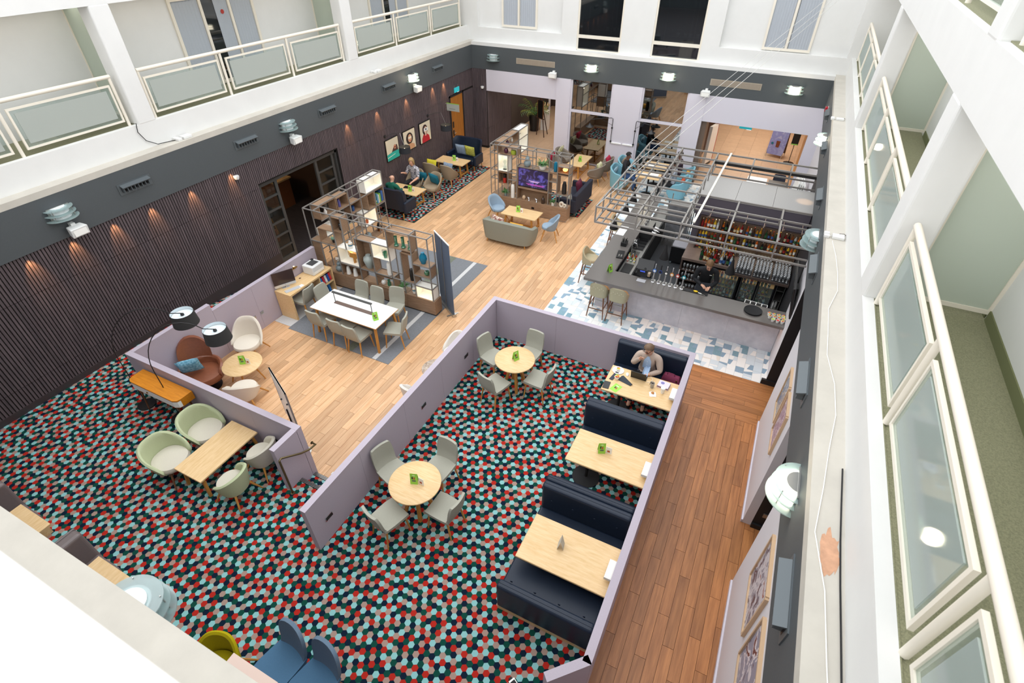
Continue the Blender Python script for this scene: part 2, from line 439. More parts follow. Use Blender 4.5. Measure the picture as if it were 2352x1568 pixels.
for (ya, yb, z) in ((3.325, 3.40, ZC), (3.605, 3.68, .168)):
    t = struct(boxo('trim_1', blackmatte, -5.78, -4.66, ya, yb, z - .03, z + .004), 'black stair nosing')
    for q in range(3): boxo('nosing_strip', steel, -5.78, -4.66, ya + .012 + q * .022, ya + .02 + q * .022, z + .003, z + .008, t)
# ---- low lilac partition walls
def partition(pts, h, base, name='wall_partition', label=None, panel=1.25, th=.1):
    """one straight low wall from pts[0] to pts[1] (centre line), with panel seams"""
    (ax, ay), (bx, by) = pts; L = math.hypot(bx - ax, by - ay); a = math.atan2(by - ay, bx - ax)
    core = MB().box(.002, L - .002, -th / 2 + .0045, th / 2 - .0045, base, h - .031).build(name, lilac, loc=(ax, ay, 0), rz=a)
    struct(core, label)
    n = max(1, round(L / panel)); w = L / n
    for i in range(n):
        for s_ in (-1, 1):
            MB().box(i * w + .0015, (i + 1) * w - .0015, s_ * th / 2 - (.004 if s_ > 0 else 0), s_ * th / 2 + (.004 if s_ < 0 else 0), base, h - .03).build('panel', lilac, core)
    MB().box(-th / 2 if False else 0, L, -th / 2 - .004, th / 2 + .004, h - .03, h).build('cap', lilac, core)
    return core
HW = 1.365
pA = partition([(-4.60, 2.50), (-4.60, 8.56)], HW, -.01, label='long lilac low wall between the two seating areas')
pB = partition([(-4.545, 8.50), (-.196, 8.50)], HW, -.01, label='lilac low wall between booths and bar tiles')
pC = partition([(-.25, 8.445), (-.25, 2.455)], HW, -.01, label='lilac low wall between booths and side corridor')
pC2 = partition([(-.228, 2.502), (-.62, 2.11)], HW, -.01, label='angled end of the booth wall')
pD = partition([(-10.2, 3.67), (-5.78, 3.67)], HW, -.01, label='lilac low wall behind the console table')
pR = partition([(-5.83, 3.614), (-5.83, 3.12)], HW, -.01, label='short lilac return wall beside the steps')
pE = partition([(-10.15, 3.726), (-10.15, 5.499)], HW, -.01, label='lilac low wall beside the slatted wall, higher part')
pE2 = partition([(-10.15, 5.5), (-10.15, 8.7)], 1.2, -.01, label='lilac low wall beside the slatted wall, lower part')
def socket(parent, lx, ly, z, w=.15, hh=.085, m=black, n=1):
    o = MB().box(lx - w / 2, lx + w / 2, ly - .006, ly + .006, z - hh / 2, z + hh / 2).build('socket', chrome, parent)
    MB().box(lx - w / 2 + .008, lx + w / 2 - .008, ly - .008, ly + .008, z - hh / 2 + .008, z + hh / 2 - .008).build('socket_face', m, o)
for yy in (.33, 1.72, 2.95, 4.55): socket(pA, yy, -.055, ZC + .47)
socket(pD, 3.75, -.055, ZC + .42)
socket(pE2, .85, -.055, .42, m=steel); socket(pE2, 1.12, -.055, .42, w=.09, m=steel)
# bronze handrail on the return wall by the steps
t = empty('handrail', (-5.775, 0, 0), 0, 'bronze handrail on the return wall beside the carpeted steps', 'handrail')
MB().tube([(0, 3.80, .86), (.09, 3.80, .86), (.09, 3.66, .88), (.08, 3.50, .95), (.08, 3.14, 1.22), (.075, 3.10, 1.20), (.075, 3.09, ZC + .01)], .018, 8).build('rail', bronze, t, smooth=True)
MB().lathe([(0, 0), (.04, 0), (.04, .01), (0, .012)], 12, (.075, 3.09, ZC)).build('floor_plate', bronze, t)
MB().lathe([(0, 0), (.03, 0), (.03, .01), (0, .01)], 12).build('wall_plate', bronze, t, loc=(0, 3.80, .86)).rotation_euler = (0, PI / 2, 0)
o = MB().box(-5.62, -5.52, 3.84, 3.90, .001, .008).build('door_wedge', white); tag(o, 'small white wedge on the wooden floor by the steps', 'wedge')
# ---- left slatted wall
slatdark = mat('slat_gap', '#17130f', .9)
slat = mat('dark_slat', '#64575a', .6, stretch=(25, 25, 1.2), col2='#453c40', scale=1.2, objvar=.06, world=True)
wl = struct(boxo('wall_left', slatdark, -12.1, -11.825, -1.2, 8.93, -.01, ZB, ), 'dark slatted wall on the left')
wl2 = struct(boxo('wall_left', slatdark, -12.1, -11.825, 8.93, 12.0, 2.46, ZB), 'slatted panel over the sliding door')
wl3 = struct(boxo('wall_left', slatdark, -12.1, -11.825, 12.0, 18.46, -.01, ZB), 'slatted wall behind the framed pictures')
wl4 = struct(boxo('wall_left', slatdark, -12.1, -11.825, 18.46, 20.35, 2.43, ZB), 'slatted panel over the orange door')
wl5 = struct(boxo('wall_left', slatdark, -12.1, -11.825, 19.46, 20.35, -.01, 2.43), 'slatted wall right of the orange door')
_sp = {}
def slat_panel(parent, y0, w, z0, z1, axis='y', px=-11.825):
    key = (round(w, 3), round(z1 - z0, 3), axis)
    if key not in _sp:
        b = MB(); n = max(1, int(round(w / .06))); p = w / n
        for i in range(n):
            if axis == 'y': b.box(0, .024, i * p + .009, (i + 1) * p - .009, .004, z1 - z0 - .004)
            else: b.box(i * p + .009, (i + 1) * p - .009, -.024, 0, .004, z1 - z0 - .004)
        me = b.mesh('slat_panel'); me.materials.append(slat); _sp[key] = me
    o = bpy.data.objects.new('slat_panel', _sp[key]); link(o, parent)
    o.location = (px, y0, z0) if axis == 'y' else (y0, px, z0)
    o['kind'] = 'stuff'
ROWS = [(.10, .85), (.85, 2.40), (2.40, ZB)]
y = -.6
while y < 8.9:
    w = min(1.2, 8.93 - y)
    for (a, b_) in ROWS:
        if y < 8.0 or True: slat_panel(wl, y, w, a, b_)
    y += 1.2
for i in range(3): slat_panel(wl2, 8.93 + i * 1.0233, 1.0233, 2.5, ZB)
for i in range(6):
    for (a, b_) in ROWS: slat_panel(wl3, 12.0 + i * 1.0767, 1.0767, a, b_)
for i in range(2): slat_panel(wl4, 18.46 + i * .92, .92, 2.47, ZB)
for (a, b_) in ROWS[:2]: slat_panel(wl5, 19.5, .8, a, b_)
bb = mat('dark_skirting', '#3a3233', .5)
sb('baseboard_left', bb, -11.825, -11.79, -1.2, 8.93, ZC * 0, ZC + .13)
sb('baseboard_left', bb, -11.825, -11.79, 12.0, 18.46, 0, .1)
# ---- band, ledges, soffit
def band_box(side, *a, label=None): return sbox('wall_band_' + side, band, *a, label=label)
band_box('left', LX - .32, LX, -.2, BY + .3, ZB, ZT - .12, label='slate grey band above the slatted wall')
band_box('right', RX, RX + .30, -.2, BY + .3, ZB, ZT - .12, label='slate grey band above the right wall')
band_box('back', LX, RX, BY, BY + .3, ZB, ZT - .12, label='slate grey band across the back wall')
band_box('front', LX, RX, -.2, FY, ZB, ZT - .12, label='slate grey band on the near wall')
sb('trim_2', ledgep, LX - .32, LX + .004, -.2, BY + .3, ZT - .12, ZT); sb('trim_2', ledgep, RX - .004, RX + .30, -.2, BY + .3, ZT - .12, ZT)
sb('trim_2', white, LX, RX, BY - .004, BY + .3, ZT - .12, ZT); sb('trim_2', ledgep, LX, RX, -.2, FY + .004, ZT - .12, ZT)
# soffits behind the bands, so no sky leaks in under the galleries
sb('ceiling', white, -20, LX - .3, -1.5, 33, ZB + .02, ZB + .12); sb('ceiling', white, RX + .28, 5, -1.5, 33, ZB + .02, ZB + .12)
sb('ceiling', white, -20, 5, BY + .28, 33, ZB + .02, ZB + .12); sb('ceiling', white, -20, 5, -3, -.18, ZB + .02, ZB + .12)
sb('wall_front', lobbywhite, -11.8, 1.4, -1.3, -1.2, 0, ZB + .02)
# ---- back wall at ground level
def lw(*a, label=None): return sbox('wall_back', lobbywhite, *a, label=label)
lw(-11.15, -8.08, BY, BY + .25, 2.345, ZB, label='white lintel over the left opening')
lw(-8.08, -7.50, BY - .02, BY + .25, 0, ZB, label='white pillar between opening and mirror')
lw(-5.84, -4.74, BY - .02, BY + .25, 0, ZB, label='white pillar between the two mirrors')
lw(-3.09, -2.50, BY - .02, BY + .25, 0, ZB, label='white pillar left of the lobby opening')
lw(-2.50, .97, BY, BY + .25, 2.28, ZB, label='white lintel over the lobby opening')
lw(.97, 1.45, BY, BY + .25, 0, ZB, label='white pillar right of the lobby opening')
wbs = struct(boxo('wall_back', slatdark, -12.1, -11.15, BY + .02, 22.6, -.01, ZB), 'dark slatted corner by the left opening')
for (a, b_) in ROWS: slat_panel(wbs, -11.8, .64, a, b_, 'x', BY + .02)
for yy in (20.34, 21.44):
    for (a, b_) in ROWS: slat_panel(wbs, yy, 1.1, a, b_, 'y', -11.15)
mirror = mat('mirror_glass', '#8f9090', .02, metal=1)
for i, (xa, xb) in enumerate(((-7.50, -5.84), (-4.74, -3.09))):
    w_ = struct(boxo('window_%d' % (i + 1), lobbywhite, xa, xb, BY + .12, BY + .2, 0, ZB), 'mirror bay with white frame')
    boxo('mirror_pane', mirror, xa + .05, xb - .05, BY + .09, BY + .125, .08, 1.97, w_); boxo('mirror_pane', mirror, xa + .05, xb - .05, BY + .09, BY + .125, 2.06, ZB - .02, w_)
    boxo('transom', lobbywhite, xa + .06, xb - .06, BY + .04, BY + .12, 1.97, 2.06, w_)
    for xx in (xa, xb - .06): boxo('frame_upright', lobbywhite, xx, xx + .06, BY + .03, BY + .12, 0, ZB, w_)
# lobby rooms behind the openings
lobd = mat('lobby_dark_wall', '#4a403c', .7)
sb('wall_lobby', lobd, -12.0, -7.6, 27.5, 27.7, 0, ZB); sb('wall_lobby', lobbywhite, -8.0, -7.9, BY + .25, 27.5, 0, ZB)
sb('wall_lobby', lobd, -12.0, -11.15, 22.6, 27.6, 0, ZB)
sb('wall_lobby', mat('warm_wall', '#b58a5e', .6), -3.4, 1.9, 30.4, 30.6, 0, ZB); sb('wall_lobby', mat('lobby_frame', '#5c4a3e', .5), -3.4, -3.2, BY + .25, 30.5, 0, ZB)
sb('wall_lobby', mat('warm_timber', '#b07a3c', .5), 1.35, 1.5, BY + .25, 30.5, 0, ZB)
# doors of the lobby opening: dark jamb with timber edge
sb('trim_3', mat('jamb_brown', '#6a5a4e', .5), -2.50, -2.32, BY + .1, BY + .8, 0, 2.28, 'brown door jamb at the lobby opening')
for i, xx in enumerate((1.0, 1.14, 1.26)): sb('trim_4', mat('gold_timber', '#c08a45', .4), xx, xx + .05, BY + .3, BY + 2.6, 0, 2.28, 'timber slats beside the lobby opening')
# ---- right wall at ground level
rw = mat('right_wall_white', '#d9d6da', .6)
for (ya, yb, lab) in ((-1.2, 5.01, 'white wall panel with two framed pictures, near end'), (6.17, 8.64, 'white wall panel with two framed pictures by the bar tiles')):
    sbox('wall_right', rw, 1.325, 1.46, ya, yb, 0, ZB, lab)
    sb('baseboard_right', lobbywhite, 1.30, 1.33, ya, yb, 0, .07)
    if ya > 0: pass
sb('wall_right', blackp, 1.46, 2.2, 6.17, 8.64, 0, ZB, 'black side of the wall recess'); sb('wall_right', blackp, 1.46, 2.2, -1.2, 5.01, 0, ZB)
sb('wall_right', blackp, 1.75, 2.2, 5.0, 6.2, 0, ZB); sb('wall_right', blackp, 1.62, 2.2, 8.64, 9.95, 0, ZB)
wr = sbox('wall_right', rw, 1.325, 2.2, 9.95, 11.25, 0, ZB, 'white pier at the end of the bar')
sb('baseboard_right', blackp, 1.22, 1.62, 9.90, 9.96, 0, .12); boxo('plinth_black', blackp, 1.31, 1.62, 9.93, 9.952, 0, ZB, wr)
sb('baseboard_right', blackp, 1.46, 1.78, 6.13, 6.18, 0, .1)
sb('wall_right', mat('bar_wall_dark', '#26262a', .6), 1.325, 2.2, 11.25, 16.4, 0, ZB, 'dark wall beside the bar')
sb('wall_right', rw, 1.325, 2.2, 16.4, BY, 0, ZB, 'white wall beyond the bar')
o = MB().box(1.56, 1.70, 6.150, 6.168, .33, .42).build('double_socket', steel); tag(o, 'steel socket plate on the black recess wall', 'socket')
# ---- upper galleries
gal = mat('gallery_carpet', '#85856a', .95, var=.25, scale=90, bump=.3, world=True)
GX, GL = 1.43, -12.05      # parapet faces
ZG, ZBM, Z2 = 4.57, 6.68, 7.2
def gallery(side):
    s_ = 1 if side == 'right' else -1
    f = GX if s_ > 0 else GL
    def bx(name, m, d0, d1, y0, y1, z0, z1, label=None):
        a, b = f + s_ * d0, f + s_ * d1
        return sbox(name, m, min(a, b), max(a, b), y0, y1, z0, z1, label)
    bx('wall_%s' % side, white, 0, .12, -.6, BY + .4, ZT - .02, ZG, 'white parapet of the %s gallery' % side)
    bx('floor', gal, .12, 1.24, -.6, BY + .4, ZG - .2, ZG - .02, 'olive carpet of the %s gallery' % side)
    bx('trim_5', gal, .121, .13, -.6, BY + .4, ZG - .03, ZG - .001)
    bx('wall_%s' % side, white, 1.22, 1.45, -.6, BY + .6, ZG - .2, ZBM, 'back wall of the %s gallery' % side)
    bx('ceiling', cream, .38, 1.45, -.6, BY + .6, ZBM, Z2 - .1)
    bx('trim_6', white, 0, .38, -.6, BY + .6, ZBM, Z2, 'white edge beam of the %s upper gallery' % side)
    bx('floor', gal, .10, 1.24, -.6, BY + .4, Z2 - .12, Z2 + .01)
    bx('wall_%s' % side, white, 1.22, 1.45, -.6, BY + .6, Z2 - .2, 9.6)
gallery('left'); gallery('right')
def column(xa, xb, ya, yb, z0, z1, label):
    b = MB().box(xa, xb, ya, yb, z0, z1); o = b.build('wall_column', white, bevel=.035, seg=3); struct(o, label); return o
for i, (ya, yb) in enumerate(((6.76, 7.16), (13.50, 13.92), (.0, .40))):
    column(-12.42, -12.046, ya, yb, ZG - .02, ZBM + .02, 'white column of the left gallery'); column(-12.42, -12.05, ya, yb, Z2, 9.5, 'white column of the left upper gallery')
for i, (ya, yb) in enumerate(((6.345, 6.80), (13.19, 13.62))):
    column(1.425, 1.80, ya, yb, ZG - .02, ZBM + .02, 'white column of the right gallery'); column(1.425, 1.80, ya - .1, yb - .15, Z2 - .02, 9.5, 'white column of the right upper gallery')
# back wall above the band
wb = white
def ub(*a, label=None): return sbox('wall_back', wb, *a, label=label)
U0, U1 = BY + .27, BY + .45
ub(-12.2, -8.10, U0, U1, ZT - .02, 4.55, label='white sill wall under the left curtained window'); ub(-12.2, -8.10, U1, U1 + .2, 4.4, 9.6)
ub(-8.10, -7.50, U0, U1 + .2, ZT - .02, 9.6); ub(-5.84, -4.74, U0, U1 + .2, ZT - .02, 9.6); ub(-3.07, -2.50, U0, U1 + .2, ZT - .02, 9.6)
ub(-2.50, 1.3, U0, U1, ZT - .02, 4.55, label='white sill wall under the right curtained window'); ub(-2.50, 1.3, U1, U1 + .2, 4.4, 9.6)
ub(-12.2, -11.6, U0, U1, 4.55, 9.6); ub(1.3, 3.0, U0, U1, ZT - .1, 9.6); ub(-13.6, -12.2, U0, U1, ZT - .1, 9.6)
for (xa, xb) in ((-7.5, -5.84), (-4.74, -3.07)): ub(xa, xb, U0 + 1.5, U0 + 1.6, ZT, 9.6)
sb('wall_front', white, -12.2, -12.0 + 13.6, -.6, -.45, 4.4, 6.7)
# near edge of the gallery the photograph was taken from
sb('floor', white, -12.4, 1.5, -1.5, .015, ZBM, Z2 - .05); sb('trim_7', white, -12.4, 1.5, -.05, .03, ZBM, Z2, 'white kerb of the near upper gallery')
# ================================================================ DOORS, WINDOWS, RAILINGS, FIXTURES
# ---- sliding glazed doors in the slatted wall, room beyond
dr = struct(empty('door_1', (-11.95, 8.93, 0)), 'grey framed sliding doors, half open')
def lattice_leaf(y0, w, z1, n, xo):
    lf = MB()
    for yy in (y0, y0 + w - .09): lf.box(xo - .03, xo + .03, yy, yy + .09, .02, z1)
    o = lf.build('door_leaf', darkmetal, dr)
    zs = [.10 + i * (z1 - .10) / n for i in range(n + 1)]
    for i, z in enumerate(zs):
        hh = .16 if i == 0 else .05
        MB().box(xo - .028, xo + .028, y0 + .09, y0 + w - .09, max(.02, z - hh / 2), min(z1, z + hh / 2)).build('glazing_bar', darkmetal, o)
    for i in range(n): MB().box(xo - .004, xo + .004, y0 + .09, y0 + w - .09, zs[i] + .02, zs[i + 1] - .02).build('pane', doorglass, o)
lattice_leaf(.05, .64, 2.36, 6, 0); lattice_leaf(2.16, .78, 2.36, 6, 0)
MB().box(-.06, .06, 0, 3.07, 2.36, 2.46).build('door_head', darkmetal, dr); MB().box(-.06, .06, 0, .05, 0, 2.46).build('door_jamb', darkmetal, dr); MB().box(-.06, .06, 3.0, 3.07, 0, 2.46).build('door_jamb', darkmetal, dr)
MB().box(.06, .16, -.05, 3.1, 0, .012).build('door_sill', oak_y, dr)
rc = mat('dark_stripe_carpet', '#2e2528', .95, stretch=(3, 40, 1), col2='#151114', scale=1.4, world=True)
sb('floor', rc, -19, -11.86, 8.0, 13.0, -.01, .004); sb('wall_side_room', mat('side_room_wall', '#3c2a20', .7), -19, -18.8, 7.9, 13.1, 0, ZB)
sb('wall_side_room', MATS['side_room_wall'], -19, -12.1, 7.8, 8.0, 0, ZB); sb('wall_side_room', MATS['side_room_wall'], -19, -12.1, 13.0, 13.2, 0, ZB)
point('side_room_lamp', (-14.5, 9.6, 2.7), 60, (1, .72, .45), .15)
# timber counter and a round table seen through the doors
t = empty('timber_counter', (-15.6, 12.0, 0), 0, 'brown timber counter in the dim room beyond the sliding doors', 'counter')
MB().box(-1.2, 1.0, -.3, .3, 0, .95).build('body', mat('counter_brown', '#7d4a2a', .5), t); MB().box(-1.25, 1.05, -.35, .35, .95, 1.0).build('top', oak, t)
t = empty('side_room_stool', (-13.6, 10.2, 0), 0, 'round topped stool with oak legs beyond the sliding doors', 'stool')
MB().lathe([(.0, .62), (.20, .62), (.22, .68), (.19, .70), (0, .70)], 20).build('seat', blackmatte, t, smooth=True)
for a in range(4): MB().tube([(.12 * math.cos(a * PI / 2 + .6), .12 * math.sin(a * PI / 2 + .6), .63), (.24 * math.cos(a * PI / 2 + .6), .24 * math.sin(a * PI / 2 + .6), 0)], .016, 6).build('leg', oakleg, t)
def easychair(loc, rz, label):
    t = empty('leather_armchair', loc, rz, label, 'armchair')
    MB().box(-.33, .33, -.32, .30, .22, .42).build('seat', brownl, t, bevel=.05); MB().box(-.33, .33, .24, .38, .3, .85).build('backrest', brownl, t, bevel=.05)
    for s_ in (-1, 1): MB().box(s_ * .33 - .05, s_ * .33 + .05, -.3, .34, .2, .6).build('armrest', brownl, t, bevel=.03)
    for sx in (-.27, .27):
        for sy in (-.25, .3): MB().tube([(sx, sy, .22), (sx * 1.1, sy * 1.1, 0)], .018, 6).build('leg', chrome, t)
easychair((-12.9, 9.35, 0), 1.9, 'tan leather armchair beyond the left sliding door leaf')
# ---- orange timber door by the back corner
d2 = struct(boxo('door_2', mat('orange_door', '#b0722a', .4, stretch=(20, 20, 1.5), col2='#95591b', scale=1.5), -11.86, -11.80, 18.50, 19.42, .01, 2.40), 'orange timber door with black handle set')
for ya, yb in ((18.42, 18.50), (19.42, 19.50)): boxo('door_frame', blackp, -11.86, -11.78, ya, yb, 0, 2.46, d2)
boxo('door_head', blackp, -11.86, -11.78, 18.42, 19.50, 2.40, 2.46, d2)
boxo('handle_plate', black, -11.80, -11.785, 18.58, 18.66, 1.25, 1.48, d2); boxo('handle_plate', black, -11.80, -11.785, 18.58, 18.66, .92, 1.15, d2); boxo('handle', chrome, -11.785, -11.75, 18.60, 18.72, 1.02, 1.05, d2)
# ---- green exit signs and a white glass sign
signg = mat('exit_sign_green', '#28a7b0', .4, emit=.5); signw = mat('sign_white', '#ffffff', .4, emit=.8)
def exit_sign(loc, rz, label, w=.42, up=.2):
    t = empty('exit_sign', loc, rz, label, 'sign')
    MB().box(-w / 2, w / 2, -.012, .012, -.085, .085).build('sign_panel', signg, t)
    MB().prism([(-w * .30, -.055), (-w * .12, .0), (-w * .22, .0), (-w * .22, .06), (-w * .38, .06), (-w * .38, .0), (-w * .48, .0)], 0, .003).build('arrow', signw, t).rotation_euler = (PI / 2, 0, 0)
    t.children[-1].location = (0, -.013, 0)
    b = MB(); b.box(.04, w * .46, -.016, -.013, -.07, .07); b.build('door_symbol', signw, t)
    MB().lathe([(0, -.002), (.014, -.002), (.014, .002), (0, .002)], 8, (.11, 0, 0)).build('running_figure_head', signg, t).rotation_euler = (PI / 2, 0, 0)
    t.children[-1].location = (0, -.018, .035)
    MB().bar((.11, -.018, .02), (.10, -.018, -.02), .022, .004).bar((.10, -.018, -.02), (.13, -.018, -.055), .014, .004).bar((.10, -.018, -.02), (.075, -.018, -.055), .014, .004).bar((.11, -.018, .015), (.14, -.018, -.005), .012, .004).build('running_figure', signg, t)
    for sx in (-w * .35, w * .35): MB().tube([(sx, 0, .08), (sx, 0, up)], .004, 5).build('hanger', steel, t)
    return t
exit_sign((-9.55, BY + .6, 2.42), 0, 'green exit sign hanging in the left opening near the palm', up=ZB + .02 - 2.42)
exit_sign((-1.02, BY + .4, 2.15), 0, 'green exit sign hanging in the lobby opening above the stone floor', up=ZB + .02 - 2.15)
exit_sign((-11.765, 18.95, 2.58), PI / 2, 'green exit sign above the orange timber door', .36)
t = empty('glass_sign', (-11.47, 18.15, 2.18), 0, 'small frosted glass sign projecting near the orange door', 'sign')
MB().box(-.28, .28, -.006, .006, -.14, .14).build('sign_plate', frost, t); MB().box(-.28, .28, -.009, .009, .12, .14).build('green_edge', lime, t); MB().box(-.16, .10, -.008, -.0065, -.07, -.05).build('lettering', greymetal, t)
for sz in (-.1, .1): MB().tube([(-.335, 0, sz), (-.25, 0, sz)], .012, 6).build('mount', steel, t)
# ---- dome cameras
for (loc, lab) in (((-11.76, 8.35, 2.92), 'white dome camera on the slatted wall by the sliding doors'), ((-11.33, BY - .03, 2.47), 'white dome camera on the slatted corner by the left opening')):
    t = empty('dome_camera', loc, 0, lab, 'camera'); MB().lathe([(0, -.06), (.055, -.055), (.07, 0), (.065, .03), (0, .035)], 14).build('housing', white, t, smooth=True); MB().lathe([(0, -.085), (.03, -.075), (.042, -.05), (0, -.045)], 12).build('lens_dome', black, t, smooth=True)
# ---- windows on the galleries
curt = mat('grey_curtain', '#aab0b8', .9)
def curtain(b, x0, x1, z0, z1, y, axis='x', amp=.02, n=26):
    for i in range(n):
        pass
    rows = []
    for z in (z0, z1): rows.append([((x0 + (x1 - x0) * i / (n * 2), y + amp * math.sin(i * PI / 1.5), z) if axis == 'x' else (y + amp * math.sin(i * PI / 1.5), x0 + (x1 - x0) * i / (n * 2), z)) for i in range(n * 2 + 1)])
    b.grid(rows); return b
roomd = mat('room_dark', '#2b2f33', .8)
WN = [3]
def curtain_window(axis, p, a, b_, z0, z1, mull, label, inward):
    """window in plane (axis const = p) from a..b_; inward = sign towards the room behind"""
    WN[0] += 1
    w = struct(empty('window_%d' % WN[0]), label)
    def bx(name, m, s0, s1, d0, d1, za, zb, par=w):
        lo, hi = min(p + inward * d0, p + inward * d1), max(p + inward * d0, p + inward * d1)
        return boxo(name, m, s0, s1, lo, hi, za, zb, par) if axis == 'y' else boxo(name, m, lo, hi, s0, s1, za, zb, par)
    for s0 in [a, b_ - .07] + [q - .04 for q in mull]: bx('frame_upright', cream, s0, s0 + .07, -.05, .04, z0 + .07, z1 - .07)
    bx('frame_rail', cream, a, b_, -.05, .04, z0, z0 + .07); bx('frame_rail', cream, a, b_, -.05, .04, z1 - .07, z1)
    ed = [a] + mull + [b_]
    for i in range(len(ed) - 1): bx('pane', smoke, ed[i] + .05, ed[i + 1] - .05, -.012, -.006, z0 + .07, z1 - .07)
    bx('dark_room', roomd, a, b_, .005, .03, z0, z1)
    for i in range(len(ed) - 1):
        c = MB(); x0, x1 = ed[i] + .06, ed[i + 1] - .05
        if len(ed) == 4 and i == 1: x0 += (x1 - x0) * .45
        curtain(c, x0, x1, z0 + .07, z1 - .07, p - inward * .02, 'x' if axis == 'y' else 'y', .006, 12)
        c.build('curtain', curt, w)
    return w
curtain_window('y', U1 - .0, -10.62, -9.15, 4.6, 6.9, [-9.91], 'curtained window above the left back opening', 1)
curtain_window('y', U1 - .0, -1.20, .22, 4.58, 6.9, [-.49], 'curtained window above the lobby opening', 1)
curtain_window('x', GL - 1.22, 9.15, 11.55, 4.58, 6.5, [9.98, 10.80], 'three part curtained window of the left gallery middle bay', -1)
curtain_window('x', GL - 1.22, 16.2, 18.4, 4.58, 6.5, [16.95, 17.7], 'three part curtained window of the left gallery far bay', -1)
w = bpy.data.objects.get('window_6')
MB().lathe([(0, 0), (.05, 0), (.05, .004), (0, .004)], 16).build('no_entry_sticker', mat('red_print', '#a8352c', .6), w).matrix_local = Matrix.Translation((GL - 1.19, 10.55, 6.1)) @ Matrix.Rotation(PI / 2, 4, 'Y')
# dark windows over the mirrors
cupw = mat('cup_white', '#dfe6ea', .4)
for i, (xa, xb) in enumerate(((-7.50, -5.84), (-4.74, -3.07))):
    WN[0] += 1
    w = struct(empty('window_%d' % WN[0]), 'tall dark window above the %s mirror' % ('left' if i == 0 else 'right'))
    y0 = U0 + .02
    for s0 in (xa, xb - .06): boxo('frame_upright', cream, s0, s0 + .06, y0, y0 + .1, 4.10, 9, w)
    boxo('frame_rail', cream, xa + .06, xb - .06, y0, y0 + .1, 4.47, 4.575, w); boxo('frame_rail', cream, xa + .06, xb - .06, y0, y0 + .1, 4.085, 4.12, w)
    boxo('pane', smoke, xa + .06, xb - .06, y0 + .04, y0 + .05, 4.12, 4.47, w); boxo('pane', smoke, xa + .06, xb - .06, y0 + .04, y0 + .05, 4.575, 9, w)
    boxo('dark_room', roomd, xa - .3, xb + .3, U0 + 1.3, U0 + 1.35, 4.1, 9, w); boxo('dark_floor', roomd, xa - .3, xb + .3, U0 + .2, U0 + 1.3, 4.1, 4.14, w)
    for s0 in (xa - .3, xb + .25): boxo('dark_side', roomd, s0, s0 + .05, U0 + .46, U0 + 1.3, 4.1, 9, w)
    boxo('shelf_rail', steel, xa + .5, xb - .05, U0 + .22, U0 + .25, 4.72, 4.73, w)
    for q in (1.02, 1.27, 1.45) if i == 0 else (.75, 1.0, 1.15, 1.42):
        MB().box(xa + q, xa + q + .10, U0 + .20, U0 + .27, 4.80, 4.84).box(xa + q + .015, xa + q + .035, U0 + .21, U0 + .25, 4.73, 4.80).box(xa + q + .065, xa + q + .085, U0 + .21, U0 + .25, 4.73, 4.80).build('shelf_bracket', cupw, w)
    for q in (.32, 1.18, 1.32): boxo('inner_bar', steel, xa + q, xa + q + .02, U0 + .30, U0 + .32, 4.14, 9, w)
# ---- gallery railings
def railing(f, s_, ya, yb, n, ztop, zfoot, label, gm_top=clear, gm=frost):
    """rail along y at plane x=f; n panels"""
    t = empty('balcony_railing', (f, ya, zfoot), 0, label, 'railing')
    L = yb - ya; h = ztop - zfoot
    MB().tube([(0, .03, h), (0, L - .03, h)], .038, 10).build('handrail', cream, t, smooth=True)
    w = L / n
    for i in range(n + 1):
        y = min(max(i * w, .05), L - .05)
        MB().tube([(0, y, 0), (0, y, h)], .032, 8).build('post', cream, t, smooth=True)
    for i in range(n):
        a, b_ = i * w + .11, (i + 1) * w - .11
        za, zb = .09, h - .14
        p = MB().box(-.018, .018, a, b_, za, za + .035).box(-.018, .018, a, b_, zb - .035, zb).box(-.018, .018, a, a + .035, za + .035, zb - .035).box(-.018, .018, b_ - .035, b_, za + .035, zb - .035).build('panel_frame', cream, t)
        MB().box(-.004, .004, a + .035, b_ - .035, za + .035, zb - .035).build('clear_pane', gm_top, p)
        MB().box(-.006, .006, a + .10, b_ - .10, za + .09, zb - .09).build('frosted_pane', gm, p)
    return t
def railing_set():
    lf = GL - .14; rf = GX + .145
    railing(lf, -1, .45, 6.70, 3, 5.50, ZG, 'cream railing with frosted panes, left gallery nearest bay')
    railing(lf, -1, 7.20, 13.46, 3, 5.50, ZG, 'cream railing with frosted panes, left gallery middle bay')
    railing(lf, -1, 13.96, 20.25, 3, 5.50, ZG, 'cream railing with frosted panes, left gallery far bay')
    cg = glass_mat('part_frosted', '#dde5e3', .45, .05, .12, .3)
    railing(rf, 1, .10, 6.30, 3, 5.53, ZG, 'cream railing with glass panes, right gallery nearest bay', clear, cg)
    railing(rf, 1, 6.85, 13.15, 3, 5.53, ZG, 'cream railing with glass panes, right gallery middle bay', clear, cg)
    railing(rf, 1, 13.66, 20.25, 3, 5.53, ZG, 'cream railing with glass panes, right gallery far bay', clear, cg)
    railing(rf, 1, 6.75, 12.95, 3, 8.15, Z2 + .01, 'cream railing at the upper right corner, upper gallery', clear, cg)
    railing(rf, 1, .6, 6.1, 3, 8.15, Z2 + .01, 'cream railing of the upper right gallery beside the camera', clear, cg)
railing_set()
